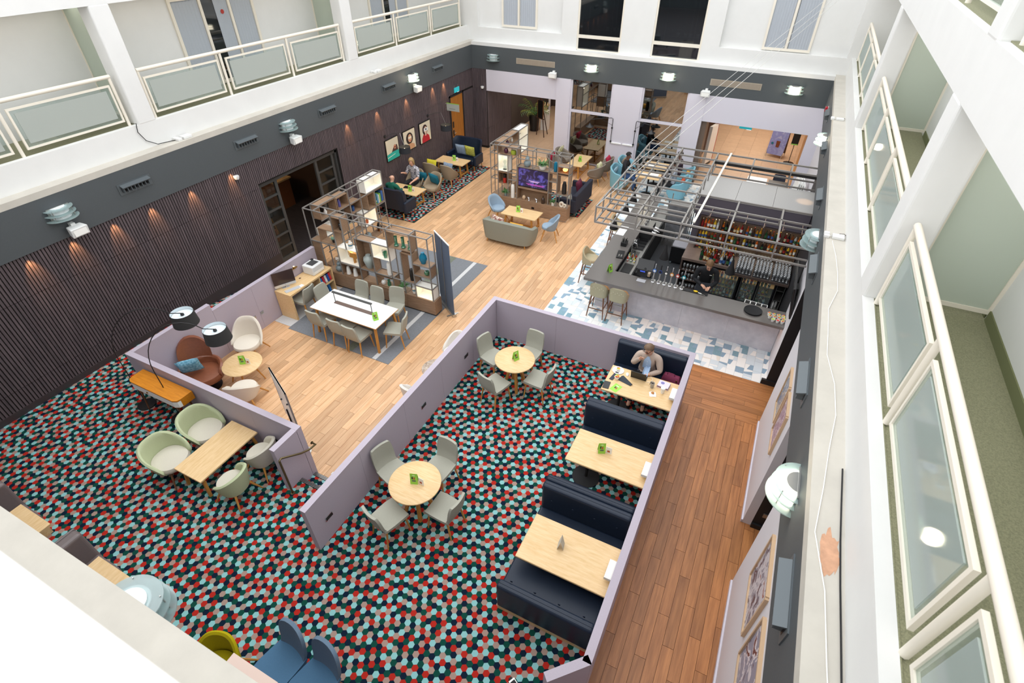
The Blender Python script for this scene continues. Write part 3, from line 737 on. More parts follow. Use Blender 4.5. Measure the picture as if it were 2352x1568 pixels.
# frosted privacy screens across the galleries
def screen(x0, x1, y, z0, z1, label):
    t = empty('privacy_screen', (0, y, 0), 0, label, 'screen')
    MB().box(x0, x1, -.006, .006, z0 + .10, z1).build('frosted_sheet', frostd, t)
    MB().box(x0, x1, -.02, .02, z0 + .07, z0 + .12).build('bottom_rail', cream, t)
    for xx in (x0, x1 - .035): MB().box(xx, xx + .035, -.02, .02, z0 + .12, z1).build('side_rail', cream, t)
screen(GX + .37, GX + 1.22, 6.47, ZG - .02, ZBM, 'frosted green screen behind the near right gallery column')
screen(GX + .37, GX + 1.22, 13.26, ZG - .02, ZBM, 'frosted green screen behind the far right gallery column')
screen(GL - 1.22, GL - .37, 6.95, ZG - .02, ZBM, 'frosted green screen behind the near left gallery column')
screen(GL - 1.22, GL - .37, 13.7, ZG - .02, ZBM, 'frosted green screen behind the far left gallery column')
# skirting of the right gallery carpet
sb('baseboard_right', mat('carpet_skirt', '#6f7350', .95), GX + 1.205, GX + 1.222, .0, 6.45, ZG - .02, ZG + .10); sb('baseboard_right', MATS['carpet_skirt'], GX + 1.205, GX + 1.222, 6.5, 13.2, ZG - .02, ZG + .10)
# ---- wall lamps with three glass fins
lampglow = mat('lamp_glow', '#fff3da', .5, emit=9.0); lampoff = mat('lamp_body_white', '#e9edee', .4, var=.1, scale=10)
def wall_lamp(loc, rz, lit, label, power=7):
    t = empty('wall_lamp', loc, rz, label, 'lamp', 'three finned glass wall lamps on the grey band')
    def half(r, z, hh, m, name, ry=.9):
        n = 18; poly = [(r * math.cos(PI + PI * i / n), r * ry * math.sin(PI + PI * i / n)) for i in range(n + 1)]
        return MB().prism(poly, z - hh / 2, z + hh / 2).build(name, m, t)
    for q in (-1, 0, 1): half(.27 - .015 * q, q * .095, .012, glassfin, 'glass_fin')
    half(.16, 0, .20, lampglow if lit else lampoff, 'diffuser')
    half(.13, .108, .01, lampoff if not lit else steel, 'top_cap')
    MB().box(-.2, .2, -.015, .0, -.12, .12).build('back_plate', steel, t)
    for sx in (-.17, .17): MB().tube([(sx, -.14, -.11), (sx, -.14, .11)], .006, 5).build('spacer_rod', steel, t)
    if lit: point('wall_lamp_light', (loc[0] + .33 * math.sin(rz), loc[1] - .33 * math.cos(rz), loc[2]), power, (1, .84, .6), .08)
    return t
near_far = ['nearest', 'middle', 'farthest']
for i, (y, lit) in enumerate(((4.50, 0), (10.32, 0), (16.12, 1))): wall_lamp((LX, y, 3.62), PI / 2, lit, '%s of the three finned glass lamps on the left grey band%s' % (near_far[i], ', lit' if lit else ''))
for i, (x, lit) in enumerate(((-10.80, 0), (-6.74, 1), (-3.92, 1), (.14, 1))): wall_lamp((x, BY, 3.59), 0, lit, '%s finned glass lamp from the left on the back grey band' % ORD[i])
for i, (y, lit) in enumerate(((4.0, 1), (9.65, 0), (15.4, 1))): wall_lamp((RX, y, 3.62), -PI / 2, lit, '%s of the three finned glass lamps on the right grey band' % near_far[i])
wall_lamp((-3.62, FY, 3.62), PI, 0, 'unlit finned glass lamp on the near grey band at lower left')
# ---- slot vents
ventm = mat('vent_grey', '#5d6468', .45, metal=.3)
def vent(loc, rz, label):
    t = empty('slot_vent', loc, rz, label, 'vent', 'slot air vents along the grey bands')
    MB().box(-.36, .36, -.012, 0, -.11, .11).build('plate', ventm, t)
    MB().add([(-.31, -.012, .07), (.31, -.012, .07), (.31, -.10, .03), (-.31, -.10, .03), (-.31, -.012, .09), (.31, -.012, .09), (.31, -.11, .05), (-.31, -.11, .05)],
             [(0, 3, 2, 1), (4, 5, 6, 7), (0, 1, 5, 4), (1, 2, 6, 5), (2, 3, 7, 6), (3, 0, 4, 7)]).build('hood', ventm, t)
    MB().box(-.30, .30, -.014, -.012, -.06, .05).build('dark_slot', black, t)
    for q in range(8): MB().box(-.29 + q * .078, -.275 + q * .078, -.085, -.012, -.06, .04).build('fin', ventm, t)
for i, y in enumerate((6.01, 8.95, 11.88, 14.80, 17.73)): vent((LX, y, 3.60), PI / 2, '%s slot vent from the near end on the left grey band' % ORD[i])
for i, y in enumerate((2.80, 5.65, 8.56, 11.50, 14.59, 17.52)): vent((RX, y, 3.66), -PI / 2, '%s slot vent from the near end on the right grey band' % ORD[i])
# perforated grilles on the back band
for i, (xa, xb) in enumerate(((-9.80, -8.19), (-2.49, -.86))):
    t = empty('air_grille', ((xa + xb) / 2, BY, 3.56), 0, 'beige perforated grille on the back band, %s one' % ('left' if i == 0 else 'right'), 'grille')
    w = xb - xa; MB().box(-w / 2, w / 2, -.012, 0, -.10, .10).build('frame', mat('grille_beige', '#a79d8c', .5), t)
    for q in range(5): MB().box(-w / 2 + .02 + q * (w - .04) / 5 + .006, -w / 2 + .02 + (q + 1) * (w - .04) / 5 - .006, -.018, -.012, -.08, .08).build('perforated_panel', mat('grille_mesh', '#95897a', .6, var=.25, scale=120), t)
# ---- small white loudspeakers
def speaker(loc, rz, label):
    t = empty('wall_speaker', loc, rz, label, 'speaker', 'small white speakers under the lamps')
    MB().add([(-.13, -.06, -.09), (.13, -.06, -.09), (.13, -.06, .09), (-.13, -.06, .09), (-.16, -.22, -.11), (.16, -.22, -.11), (.16, -.25, .07), (-.16, -.25, .07)],
             [(0, 1, 2, 3), (7, 6, 5, 4), (0, 4, 5, 1), (1, 5, 6, 2), (2, 6, 7, 3), (3, 7, 4, 0)]).build('cabinet', white, t, bevel=.015)
    MB().box(-.12, .12, -.245, -.235, -.08, .04).build('mesh_front', papr, t); MB().box(-.04, .04, -.1, 0, .06, .13).build('bracket', white, t)
for i, y in enumerate((4.56, 10.37, 16.2)): speaker((LX, y, 3.26), PI / 2, 'small white speaker below the %s lamp of the left band' % near_far[i])
speaker((-8.2, BY, 3.24), 0, 'small white speaker on the back band above the left opening'); speaker((-2.55, BY, 3.22), 0, 'small white speaker on the back band above the lobby opening edge')
# red beacon, junction boxes and cables on the ledges
t = empty('fire_beacon', (RX - .03, 18.6, 3.55), 0, 'small red fire beacon at the far end of the right band', 'beacon'); MB().box(-.05, .03, -.07, .07, -.06, .06).build('body', mat('beacon_red', '#b3182a', .4), t, bevel=.015); MB().box(.02, .03, -.08, .08, -.07, .07).build('base', white, t)
def junction(loc, rz, label, sc=1.0):
    t = empty('junction_box', loc, rz, label, 'junction box'); t.scale = (sc,) * 3
    MB().box(-.16, .10, -.10, .10, 0, .07).build('box', white, t, bevel=.012)
    for q in (-.05, .09): MB().box(-.34, -.22, q - .055, q + .055, 0, .07).build('adapter', white, t, bevel=.012)
    MB().tube([(-.22, -.05, .04), (-.19, -.02, .05), (-.16, 0, .04)], .008, 5).build('lead', white, t)
    MB().tube([(.05, .12, .02), (.0, .2, .03), (.10, .26, .02), (.14, .17, .03), (.08, .1, .02)], .006, 5).build('black_lead', black, t)
junction((1.34, 8.85, ZT), 0, 'white junction box and plugs on the right ledge, nearer one', .65); junction((1.32, 15.5, ZT), 0, 'white junction box and plugs on the right ledge, farther one', .65)
junction((-11.92, 7.6, ZT), PI / 2, 'white junction box and plugs on the left ledge by the column', .8); junction((-11.92, 14.6, ZT), PI / 2, 'white junction box on the left ledge, far bay', .8)
def cable(pts, r, m, label, name='cable'):
    o = MB().tube(pts, r, 5).build(name, m, smooth=True); tag(o, label, 'cable'); return o
pts = [(1.28 + .06 * math.sin(q * 1.1) + .02 * math.sin(q * 2.7), 1.2 + q * .5, ZT + .008) for q in range(16)]
cable(pts, .005, papr, 'white cable snaking along the right ledge')
cable([(1.40 + .008 * math.sin(q), 1.2 + q * .4, ZT + .008) for q in range(8)], .007, blackmatte, 'black cable along the right ledge against the parapet')
cable([(-12.03, 6.7, 4.62), (-12.03, 6.66, 4.45), (-12.02, 6.75, 4.25), (-12.0, 6.95, 4.12), (-11.95, 7.4, ZT + .01)], .008, blackmatte, 'black cable running down beside the left gallery column')
rp_ = random.Random(4); o = MB().prism([(1.32 + (.075 + rp_.uniform(-.02, .012)) * math.cos(a_ * PI / 14), 3.05 + (.24 + rp_.uniform(-.09, .03)) * math.sin(a_ * PI / 14)) for a_ in range(28)], ZT, ZT + .0015).build('paint_patch', mat('bare_plaster', '#c89a7c', .8, var=.15, scale=12)); tag(o, 'bare plaster patch where paint peeled on the right ledge', 'paint patch')
# framed pictures on the right wall
def art(name, cols, scale, seed=0):
    m = bpy.data.materials.new(name); m.use_nodes = True; nt = m.node_tree; b = nt.nodes['Principled BSDF']; b.inputs['Roughness'].default_value = .4
    tc = nt.nodes.new('ShaderNodeTexCoord'); nz = nt.nodes.new('ShaderNodeTexNoise'); nz.inputs['Scale'].default_value = scale; nz.inputs['Detail'].default_value = 5; nz.inputs['Distortion'].default_value = 1.5
    mp = nt.nodes.new('ShaderNodeMapping'); mp.inputs['Location'].default_value = (seed, seed * 2, 0); nt.links.new(tc.outputs['Object'], mp.inputs[0]); nt.links.new(mp.outputs[0], nz.inputs['Vector'])
    cr = nt.nodes.new('ShaderNodeValToRGB'); cr.color_ramp.interpolation = 'CONSTANT'
    el = cr.color_ramp.elements; n = len(cols)
    for i, c in enumerate(cols):
        e = el[i] if i < 2 else el.new(.5)
        e.position = 0 if i == 0 else .3 + .4 * i / n; e.color = (*srgb(c), 1)
    nt.links.new(nz.outputs['Fac'], cr.inputs[0]); nt.links.new(cr.outputs[0], b.inputs['Base Color']); return m
def rpic(ya, yb, za, zb, m, label):
    t = empty('framed_picture', (1.325, (ya + yb) / 2, (za + zb) / 2), 0, label, 'picture'); w = (yb - ya) / 2; h = (zb - za) / 2
    for s_ in (-1, 1):
        MB().box(-.04, 0, s_ * w - .015, s_ * w + .015, -h, h).build('frame_side', mat('pale_frame', '#c9ab8a', .5), t); MB().box(-.04, 0, -w + .015, w - .015, s_ * h - .015, s_ * h + .015).build('frame_rail', MATS['pale_frame'], t)
    MB().box(-.02, -.004, -w + .015, w - .015, -h + .015, h - .015).build('print', m, t)
a1 = art('print_abstract', ['#5f4a52', '#8d8a96', '#c9c4c8', '#9a5a4a', '#6e6678'], 5, 1); a2 = art('print_street', ['#6a3b3a', '#d7cfd2', '#8f8fa0', '#584048', '#b9a9a2'], 4, 5)
a3 = art('print_flowers', ['#8b6a84', '#d9ccd0', '#a58a9c', '#7a5a70', '#cdbcc6'], 6, 9); a4 = art('print_city', ['#9aa4b2', '#c9b9a2', '#6f7f98', '#d8d2c8', '#a58a70'], 7, 12)
rpic(7.15, 7.68, 1.50, 2.30, a4, 'narrow framed city print on the right wall, farther from the camera'); rpic(6.45, 7.03, 1.48, 2.32, a3, 'framed mauve flower print on the right wall')
rpic(3.52, 4.34, 1.42, 2.36, a1, 'framed abstract print in blue grey and rust on the right wall, near end'); rpic(2.45, 3.30, 1.42, 2.36, a2, 'framed street print on the right wall, nearest to the camera')
# ================================================================ SEATING AND TABLES
def D(a): return math.radians(a)
def ringsolid(b, st):
    rows = [list(t) + list(reversed(q)) for t, q in st]
    b.grid(rows, closed=True); n = len(rows[0]); k = n // 2
    for r in (rows[0], rows[-1]):
        b.add(r, [(i, i + 1, n - 2 - i, n - 1 - i) for i in range(k - 1)])
    return b
def legs4(t, m, w0, d0, w1, d1, z, r0=.020, r1=.012, y0=0, n=6):
    for sx in (-1, 1):
        for sy in (-1, 1): MB().tube([(sx * w0, y0 + sy * d0, z), (sx * w1, y0 + sy * d1, 0)], [r0, r1], n).build('leg', m, t)
def rim_curve(h0, h1, s):    # s 0 at back, 1 at arm tip
    s = max(0., min(1., s)); return h0 + (h1 - h0) * (s * s * (3 - 2 * s))
def tub_mesh(rx, ry, zb, hb, ha, pm, th, ex=2.3, taper=.78, nphi=26, nz=6, lip=0):
    b = MB()
    def pt(phi, t, inner):
        s1 = abs(phi) / pm; h = rim_curve(hb, ha, s1 ** 1.4)
        if s1 > .8: h -= (h - zb) * .45 * ((s1 - .8) / .2) ** 2
        if inner: h -= 0
        z = zb + (h - zb) * t
        k = taper + (1 - taper) * t ** .8
        a, c = (rx - (th if inner else 0)) * k, (ry - (th if inner else 0)) * k
        s, q = math.sin(phi), math.cos(phi)
        x = a * (abs(s) ** (2 / ex)) * (1 if s >= 0 else -1); y = c * (abs(q) ** (2 / ex)) * (1 if q >= 0 else -1)
        return (x, y, z)
    P_ = [-pm + 2 * pm * i / nphi for i in range(nphi + 1)]
    st = []
    for phi in P_:
        outer = [pt(phi, j / nz, False) for j in range(nz + 1)]; inner = [pt(phi, j / nz, True) for j in range(nz + 1)]
        # soft rolled rim
        o2, i2 = Vector(outer[-1]), Vector(inner[-1]); mid = (o2 + i2) / 2 + Vector((0, 0, th * .35))
        st.append((outer + [tuple(mid)], [inner[0]] + inner[1:] + [tuple(mid)]))
    ringsolid(b, st)
    return b
def cushion_disc(rx, ry, z, h, ex=2.6, n=28):
    b = MB(); rows = []
    for (k, zz) in ((.0, z), (.80, z), (.97, z + h * .25), (1, z + h * .55), (.93, z + h * .9), (.7, z + h), (.35, z + h * 1.06), (.0, z + h * 1.08)):
        r = []
        for i in range(n):
            a = 2 * PI * i / n; s, q = math.sin(a), math.cos(a)
            r.append((rx * k * abs(s) ** (2 / ex) * (1 if s >= 0 else -1), ry * k * abs(q) ** (2 / ex) * (1 if q >= 0 else -1), zz))
        rows.append(r)
    b.grid(rows, closed=True); return b
def tub_chair(name, loc, rz, label, m_shell, m_seat, m_leg, rx=.33, ry=.32, hb=.74, ha=.50, pm=2.25, seat=.40, zb=.28, splay=.30, cat='chair', group=None, ex=2.3, th=.055, taper=.78, cross=False):
    t = empty(name, loc, rz, label, cat, group)
    tub_mesh(rx, ry, zb, hb, ha, pm, th, ex, taper).build('shell', m_shell, t, smooth=True)
    o = cushion_disc((rx - th) * .97, (ry - th) * 1.0, zb + .02, seat - zb - .0, ex).build('seat', m_seat, t, smooth=True); o.location.y = -.03
    cushion_disc((rx - th) * taper, (ry - th) * taper, zb - .02, .05, ex).build('underframe', m_shell, t, smooth=True)
    a = splay * .60
    legs4(t, m_leg, a, a, splay, splay, zb, .022, .012)
    return t
# ---- upholstered dining chair, front at -y
def dining_chair(name, label, m, mleg, rounded=0.0):
    t = empty(name, (0, 0, 0), 0, label, 'chair', 'grey upholstered dining chairs with oak legs')
    def row(y, z, hw, bowz=0, bowy=0, nx=8, dz=0, dy=0):
        return [(hw * (2 * i / nx - 1), y + dy - bowy * (hw / .2 * (2 * i / nx - 1)) ** 2, z + dz + bowz * (2 * i / nx - 1) ** 2) for i in range(nx + 1)]
    st = []
    for (y, z, hw) in ((-.235, .435, .19), (-.225, .46, .215), (-.10, .465, .225), (.05, .455, .22), (.17, .45, .21), (.215, .462, .20)):
        st.append((row(y, z, hw, .012), row(y, z, hw, .006, dz=-.05)))
    ringsolid(MB(), st).build('seat', m, t, smooth=True)
    st = []
    for (y, z, hw) in (((.195, .44, .195), (.235, .52, .20), (.255, .62, .205), (.27, .74, .20), (.285, .84, .185), (.288, .865, .165)) if not rounded else ((.195, .44, .195), (.235, .54, .205), (.255, .66, .21), (.27, .76, .205), (.28, .84, .185), (.285, .885, .15), (.288, .91, .10), (.289, .92, .04))):
        st.append((row(y, z, hw, 0, .035), row(y, z, hw, 0, .035, dy=.042)))
    ringsolid(MB(), st).build('backrest', m, t, smooth=True)
    for sx in (-1, 1):
        MB().tube([(sx * .165, -.175, .43), (sx * .20, -.215, 0)], [.022, .012], 6).build('leg', mleg, t)
        MB().tube([(sx * .165, .165, .43), (sx * .20, .235, 0)], [.022, .012], 6).build('leg', mleg, t)
    return t
ch0 = dining_chair('dining_chair', 'x', sagefab, oakleg)
_first = [True]
def place_chair(cx, cy, z, ang, r, label, extra=0):
    x, y = cx + r * math.cos(D(ang)), cy + r * math.sin(D(ang)); rz = D(ang + extra) - PI / 2
    if _first[0]:
        _first[0] = False; ch0.location = (x, y, z); ch0.rotation_euler = (0, 0, rz); ch0['label'] = label; return ch0
    return dup(ch0, (x, y, z), rz, label)
def round_table(name, loc, r, h, label, m=oak, legs='cross', mleg=oakleg):
    t = empty(name, loc, 0, label, 'table')
    MB().lathe([(0, h - .03), (r - .015, h - .03), (r, h - .02), (r, h - .006), (r - .006, h), (0, h)], 48).build('table_top', m, t, smooth=True)
    for a in (35, 125, 215, 305):
        c, s_ = math.cos(D(a)), math.sin(D(a))
        if legs == 'cross': MB().bar((.05 * c, .05 * s_, h - .03), (.23 * c, .23 * s_, 0), .05, .05).build('leg', mleg, t)
        else: MB().tube([(r * .45 * c, r * .45 * s_, h - .03), (r * .85 * c, r * .85 * s_, 0)], [.022, .013], 8).build('leg', mleg, t)
    return t
def menu(loc, rz, label, white_card=True, folded=True):
    t = empty('menu_card', loc, rz, label, 'menu card')
    a = .045
    for s_ in (-1, 1):
        b = MB().add([(0, s_ * .0, .0), (.0, s_ * .004, .0), (.0, s_ * .004, .0)], []) if False else MB()
        b.add([(-.06, s_ * a, 0), (.06, s_ * a, 0), (.06, 0, .21), (-.06, 0, .21), (-.06, s_ * a - s_ * .002, 0), (.06, s_ * a - s_ * .002, 0), (.06, -s_ * .001, .209), (-.06, -s_ * .001, .209)],
              [(0, 1, 2, 3), (7, 6, 5, 4), (0, 4, 5, 1), (1, 5, 6, 2), (3, 7, 4, 0)])
        lf = b.build('leaf', lime, t)
        q = lambda u, z: (u, s_ * (a * (1 - z / .21) + .0012), z)
        MB().quad(q(-.035, .10), q(-.012, .10), q(-.012, .15), q(-.035, .15)).build('print', darkprint, lf); MB().quad(q(-.005, .095), q(.02, .095), q(.02, .14), q(-.005, .14)).build('print', terr, lf)
        MB().quad(q(-.03, .055), q(.03, .055), q(.03, .085), q(-.03, .085)).build('print', mat('grey_print', '#5b6a55', .6), lf); MB().quad(q(-.02, .17), q(.02, .17), q(.02, .18), q(-.02, .18)).build('print', papr, lf)
    if white_card:
        b = MB().add([(.07, -.02, 0), (.16, -.06, 0), (.16, -.05, .14), (.07, -.01, .14), (.072, -.016, 0), (.162, -.056, 0), (.162, -.046, .14), (.072, -.006, .14)], [(0, 1, 2, 3), (7, 6, 5, 4), (0, 4, 5, 1), (1, 5, 6, 2), (2, 6, 7, 3), (3, 7, 4, 0)])
        c = b.build('white_card', papr, t)
        MB().quad((.09, -.0305, .03), (.13, -.0485, .03), (.13, -.0445, .07), (.09, -.0265, .07)).build('print', terr, c)
    return t
def menu_flat(loc, rz, label):
    t = empty('menu_card', loc, rz, label, 'menu card'); MB().box(-.075, .075, -.105, .105, 0, .002).build('leaf', lime, t)
    MB().box(-.03, -.005, -.02, .03, .002, .0025).build('print', darkprint, t); MB().box(0, .03, -.03, .02, .002, .0025).build('print', terr, t); MB().box(-.03, .03, .05, .065, .002, .0025).build('print', papr, t)
# ---- two round tables on the carpet
T1, T2 = (-3.57, 3.79), (-3.44, 7.12)
round_table('round_dining_table', (*T1, ZC), .415, .75, 'round oak dining table, nearer one on the patterned carpet')
round_table('round_dining_table', (*T2, ZC), .405, .75, 'round oak dining table by the wall corner on the patterned carpet')
menu((T1[0] + .0, T1[1], ZC + .75), D(20), 'green menu with small white card on the nearer round table'); menu((T2[0] + .02, T2[1], ZC + .75), D(60), 'green menu card on the round table by the wall corner', False)
for (c, nm) in ((T1, 'the nearer round table'), (T2, 'the round table by the wall corner')):
    for (a, r, pos) in ((163, .62, 'nearest the long lilac wall'), (85, .60, 'on its far side'), (-107, .56, 'on its near side'), (-4, .54, 'facing the long lilac wall')):
        place_chair(*c, ZC, a, r, 'grey upholstered chair at %s, %s' % (nm, pos))
# ---- booths
def booth_table(y0, y1, label, pr=.25):
    t = empty('booth_table', (-.96, (y0 + y1) / 2, ZC), 0, label, 'table', 'oak booth tables')
    w = (y1 - y0) / 2
    MB().box(-.66, .655, -w, w, .715, .75).build('table_top', oak, t, bevel=.006, seg=1)
    MB().lathe([(0, 0), (.24, 0), (.24, .012), (.03, .03), (.03, .70), (0, .70)], 24, (-.36, .0, 0)).build('pedestal', blackmatte, t, smooth=True)
    MB().box(.50, .62, -.22, .22, .70, .716).build('wall_bracket', blackmatte, t)
    return t
booth_table(7.08, 7.83, 'oak booth table with laptop and food in front of the seated woman'); booth_table(5.26, 5.99, 'oak booth table between the two middle navy benches'); booth_table(3.39, 4.13, 'oak booth table nearest the camera')
def bench(y_back, face, label, zt=1.33, plinth=True, back_th=.16, seat_d=.48, mt=navy, x0=-1.69, x1=-.302, base=ZC, nb=4, double=False):
    """y_back: plane of the rear of the backrest; face=-1 seat towards the camera, +1 away"""
    t = empty('booth_bench', ((x0 + x1) / 2, y_back, base), 0, label, 'bench', 'leather booth benches'); w = (x1 - x0) / 2; h = zt - base
    def yb(a, b_): a, b_ = face * a, face * b_; return min(a, b_), max(a, b_)
    a, b_ = yb(0, back_th); MB().box(-w, w, a, b_, .10, h).build('backrest', mt, t, bevel=.045, seg=4)
    MB().tube([(-w + .03, face * (back_th * .5), h - .002), (w - .03, face * (back_th * .5), h - .002)], .008, 6).build('piping', mt, t)
    a, b_ = yb(back_th - .02, back_th + seat_d); MB().box(-w, w, a, b_, .28, .45).build('seat', mt, t, bevel=.04, seg=4)
    a, b_ = yb(.02, back_th + seat_d - .04); MB().box(-w + .01, w - .01, a, b_, 0, .29).build('plinth', oak if plinth else blackmatte, t)
    for q in range(nb):
        x = -w + (2 * w) * (q + .5) / nb
        MB().lathe([(0, -.012), (.016, -.008), (.018, 0), (0, .006)], 10).build('button', mt, t, smooth=True, loc=(x, face * (back_th + .002), .69)).rotation_euler = (face * PI / 2, 0, 0)
    return t
bench(8.44, -1, 'navy leather bench along the wall where the woman sits')
bench(6.58, -1, 'navy leather bench behind the woman\'s table, facing the camera', back_th=.22)
bench(4.60, -1, 'navy leather bench facing the nearest booth table', back_th=.14)
bench(4.60, 1, 'navy leather bench back to back with the one at the nearest booth table', back_th=.12, nb=3, seat_d=.40)
bench(2.92, 1, 'navy leather bench nearest the camera, back to the camera', zt=1.02, back_th=.14)
menu((-1.13, 5.66, ZC + .75), D(25), 'green menu with white card on the middle booth table'); 
t = empty('menu_card', (-1.10, 3.80, ZC + .75), D(100), 'white folded menu card on the nearest booth table', 'menu card')
for s_ in (-1, 1): MB().add([(-.06, s_ * .045, 0), (.06, s_ * .045, 0), (.06, 0, .21), (-.06, 0, .21)], [(0, 1, 2, 3)]).build('leaf', mat('grey_card', '#b9b9b4', .6), t)
wl_m = mat('booth_light', '#fff6e2', .4, emit=1.0)
for (y, lab) in ((7.42, 'white box wall light above the woman\'s table'), (5.55, 'white box wall light above the middle booth table'), (3.72, 'white box wall light above the nearest booth table')):
    t = empty('booth_light', (-.305, y, ZC + .86), 0, lab, 'light'); MB().box(-.10, 0, -.14, .14, -.035, .015).build('housing', white, t); MB().box(-.085, -.02, -.12, .12, .015, .022).build('diffuser', wl_m, t)
# A board frame at the very bottom edge
t = empty('floor_sign', (-.86, 1.98, ZC), D(-28), 'dark framed sign board at the end of the angled lilac wall', 'sign')
MB().box(-.22, .22, -.02, .02, .2, .50).build('board', blackmatte, t); MB().box(-.19, .19, -.04, .04, .5, .505).build('board_border', papr, t); MB().box(-.17, .17, -.03, .03, .505, .508).build('board_face', blackmatte, t); MB().tube([(0, 0, 0), (0, 0, .2)], .02, 8).build('stem', black, t); MB().lathe([(0, 0), (.18, 0), (.18, .02), (0, .03)], 20).build('base', black, t)
# ---- tub chairs and low oak table by the lilac wall
def low_table(name, x0, x1, y0, y1, base, h, label, m=oak, mleg=oakleg, style='block', th=.035):
    t = empty(name, ((x0 + x1) / 2, (y0 + y1) / 2, base), 0, label, 'table'); w, d = (x1 - x0) / 2, (y1 - y0) / 2
    MB().box(-w, w, -d, d, h - th, h).build('table_top', m, t, bevel=.005, seg=1)
    for sx in (-1, 1):
        for sy in (-1, 1):
            if style == 'block': MB().bar((sx * (w - .09), sy * (d - .09), h - th), (sx * (w - .05), sy * (d - .05), 0), .045, .045).build('leg', mleg, t)
            else: MB().bar((sx * (w - .16), sy * (d - .08), h - th), (sx * (w - .12), sy * (d - .06), 0), .05, .05).build('leg', mleg, t)
    if style == 'sledge':
        for sx in (-1, 1): MB().box(sx * (w - .12) - .022, sx * (w - .12) + .022, -d + .07, d - .07, .05, .09).build('stretcher', mleg, t)
        MB().box(-w + .14, w - .14, -.02, .02, .05, .09).build('stretcher', mleg, t)
    return t
low_table('lounge_table', -7.50, -6.86, 2.38, 3.58, ZC, .47, 'oblong oak table between four tub chairs by the lilac wall', oak_y)
tub_chair('tub_chair', (-7.86, 3.245, ZC), D(92), 'large pale green tub chair beside the console table', greenfab, creamfab, walnut, .355, .355, .74, .50, 2.15, .40, .26)
tub_chair('tub_chair', (-7.86, 2.52, ZC), D(95), 'large pale green tub chair left of the oblong oak table, nearer one', greenfab, creamfab, walnut, .355, .355, .74, .50, 2.15, .40, .26)
tub_chair('tub_chair', (-6.50, 3.30, ZC), D(-88), 'oat coloured tub chair beside the short return wall', creamfab, creamfab, oakleg, .29, .28, .68, .48, 2.2, .40, .26, .26)
tub_chair('tub_chair', (-6.48, 2.66, ZC), D(-85), 'pale green tub chair right of the oblong oak table', greenfab, creamfab, oakleg, .29, .28, .68, .48, 2.2, .40, .26, .26)
# ---- console table with arc lamps
t = empty('console_table', (-9.06, 3.42, ZC), 0, 'orange topped console table with white front against the lilac wall', 'table')
prof = [(-.68, .17), (-.68, -.06), (-.66, -.13), (-.58, -.17), (.58, -.17), (.66, -.13), (.68, -.06), (.68, .17)]
MB().prism([(x * 1.005, y * 1.01) for x, y in prof], .80, .83).build('table_top', orangewood, t); MB().prism(prof, .66, .80).build('body', whitelam, t); MB().prism([(.60, .172), (.60, -.1), (.684, -.07), (.684, .172)], .655, .802).build('end_panel', orangewood, t)
MB().prism([(x * .99, y * .98) for x, y in prof], .645, .66).build('base_edge', orangewood, t)
MB().lathe([(0, 0), (.018, 0), (.02, .012), (0, .02)], 12).build('knob', brass, t, loc=(-.15, -.172, .73)).rotation_euler = (PI / 2, 0, 0)
for sx in (-1, 1):
    for sy in (-1, 1): MB().tube([(sx * .52, sy * .11, .65), (sx * .60, sy * .14, 0)], [.022, .012], 8).build('leg', walnut, t)
shadeb = mat('shade_charcoal', '#2c2d2e', .85); shadei = mat('shade_lining', '#d5dfe4', .7)
def arc_lamp(bx, by, sx, sy, label):
    t = empty('arc_floor_lamp', (bx, by, ZC), 0, label, 'lamp'); dx, dy = sx - bx, sy - by; zs = 2.10 - ZC
    MB().lathe([(0, 0), (.17, 0), (.17, .02), (.03, .035), (0, .035)], 28).build('base', black, t, smooth=True)
    pts = [(0, 0, .02), (0, 0, .5), (0, 0, 1.0)]
    for i in range(0, 17):
        a = PI - PI * i / 16 * .93; L = .5
        pts.append((dx * (.5 + .5 * math.cos(a)), dy * (.5 + .5 * math.cos(a)), 1.25 + .86 * math.sin(a) * (1 if i < 9 else 1)))
    pts = [p for p in pts if not (p[2] < zs + .0 and p[0] ** 2 + p[1] ** 2 > .8 * (dx * dx + dy * dy))] + [(dx, dy, zs + .02)]
    MB().tube(pts, .009, 6).build('arc_arm', black, t, smooth=True)
    b = MB()
    rows = [[(dx + r * math.cos(2 * PI * k / 32), dy + r * math.sin(2 * PI * k / 32), zs + z) for k in range(32)] for (r, z) in ((.235, -.22), (.205, .04))]
    b.grid(rows, closed=True); b.build('shade', shadeb, t, smooth=True)
    b = MB(); rows = [[(dx + r * math.cos(2 * PI * k / 32), dy + r * math.sin(2 * PI * k / 32), zs + z) for k in range(32)] for (r, z) in ((.203, .04), (.231, -.22))]
    b.grid(rows, closed=True); b.build('shade_lining', shadei, t, smooth=True)
    MB().lathe([(0, -.005), (.202, -.005), (.202, .0), (0, 0)], 32, (dx, dy, zs - .03)).build('diffuser', shadei, t)
    MB().tube([(dx - .2, dy, zs - .02), (dx + .2, dy, zs - .02)], .004, 5).build('spider', white, t); MB().lathe([(0, 0), (.035, 0), (.03, .03), (0, .035)], 14, (dx, dy, zs - .02)).build('lamp_holder', black, t)
arc_lamp(-9.86, 3.36, -9.20, 4.45, 'tall black arc lamp at the left end of the console table'); arc_lamp(-8.93, 3.42, -8.23, 4.38, 'tall black arc lamp near the right end of the console table')
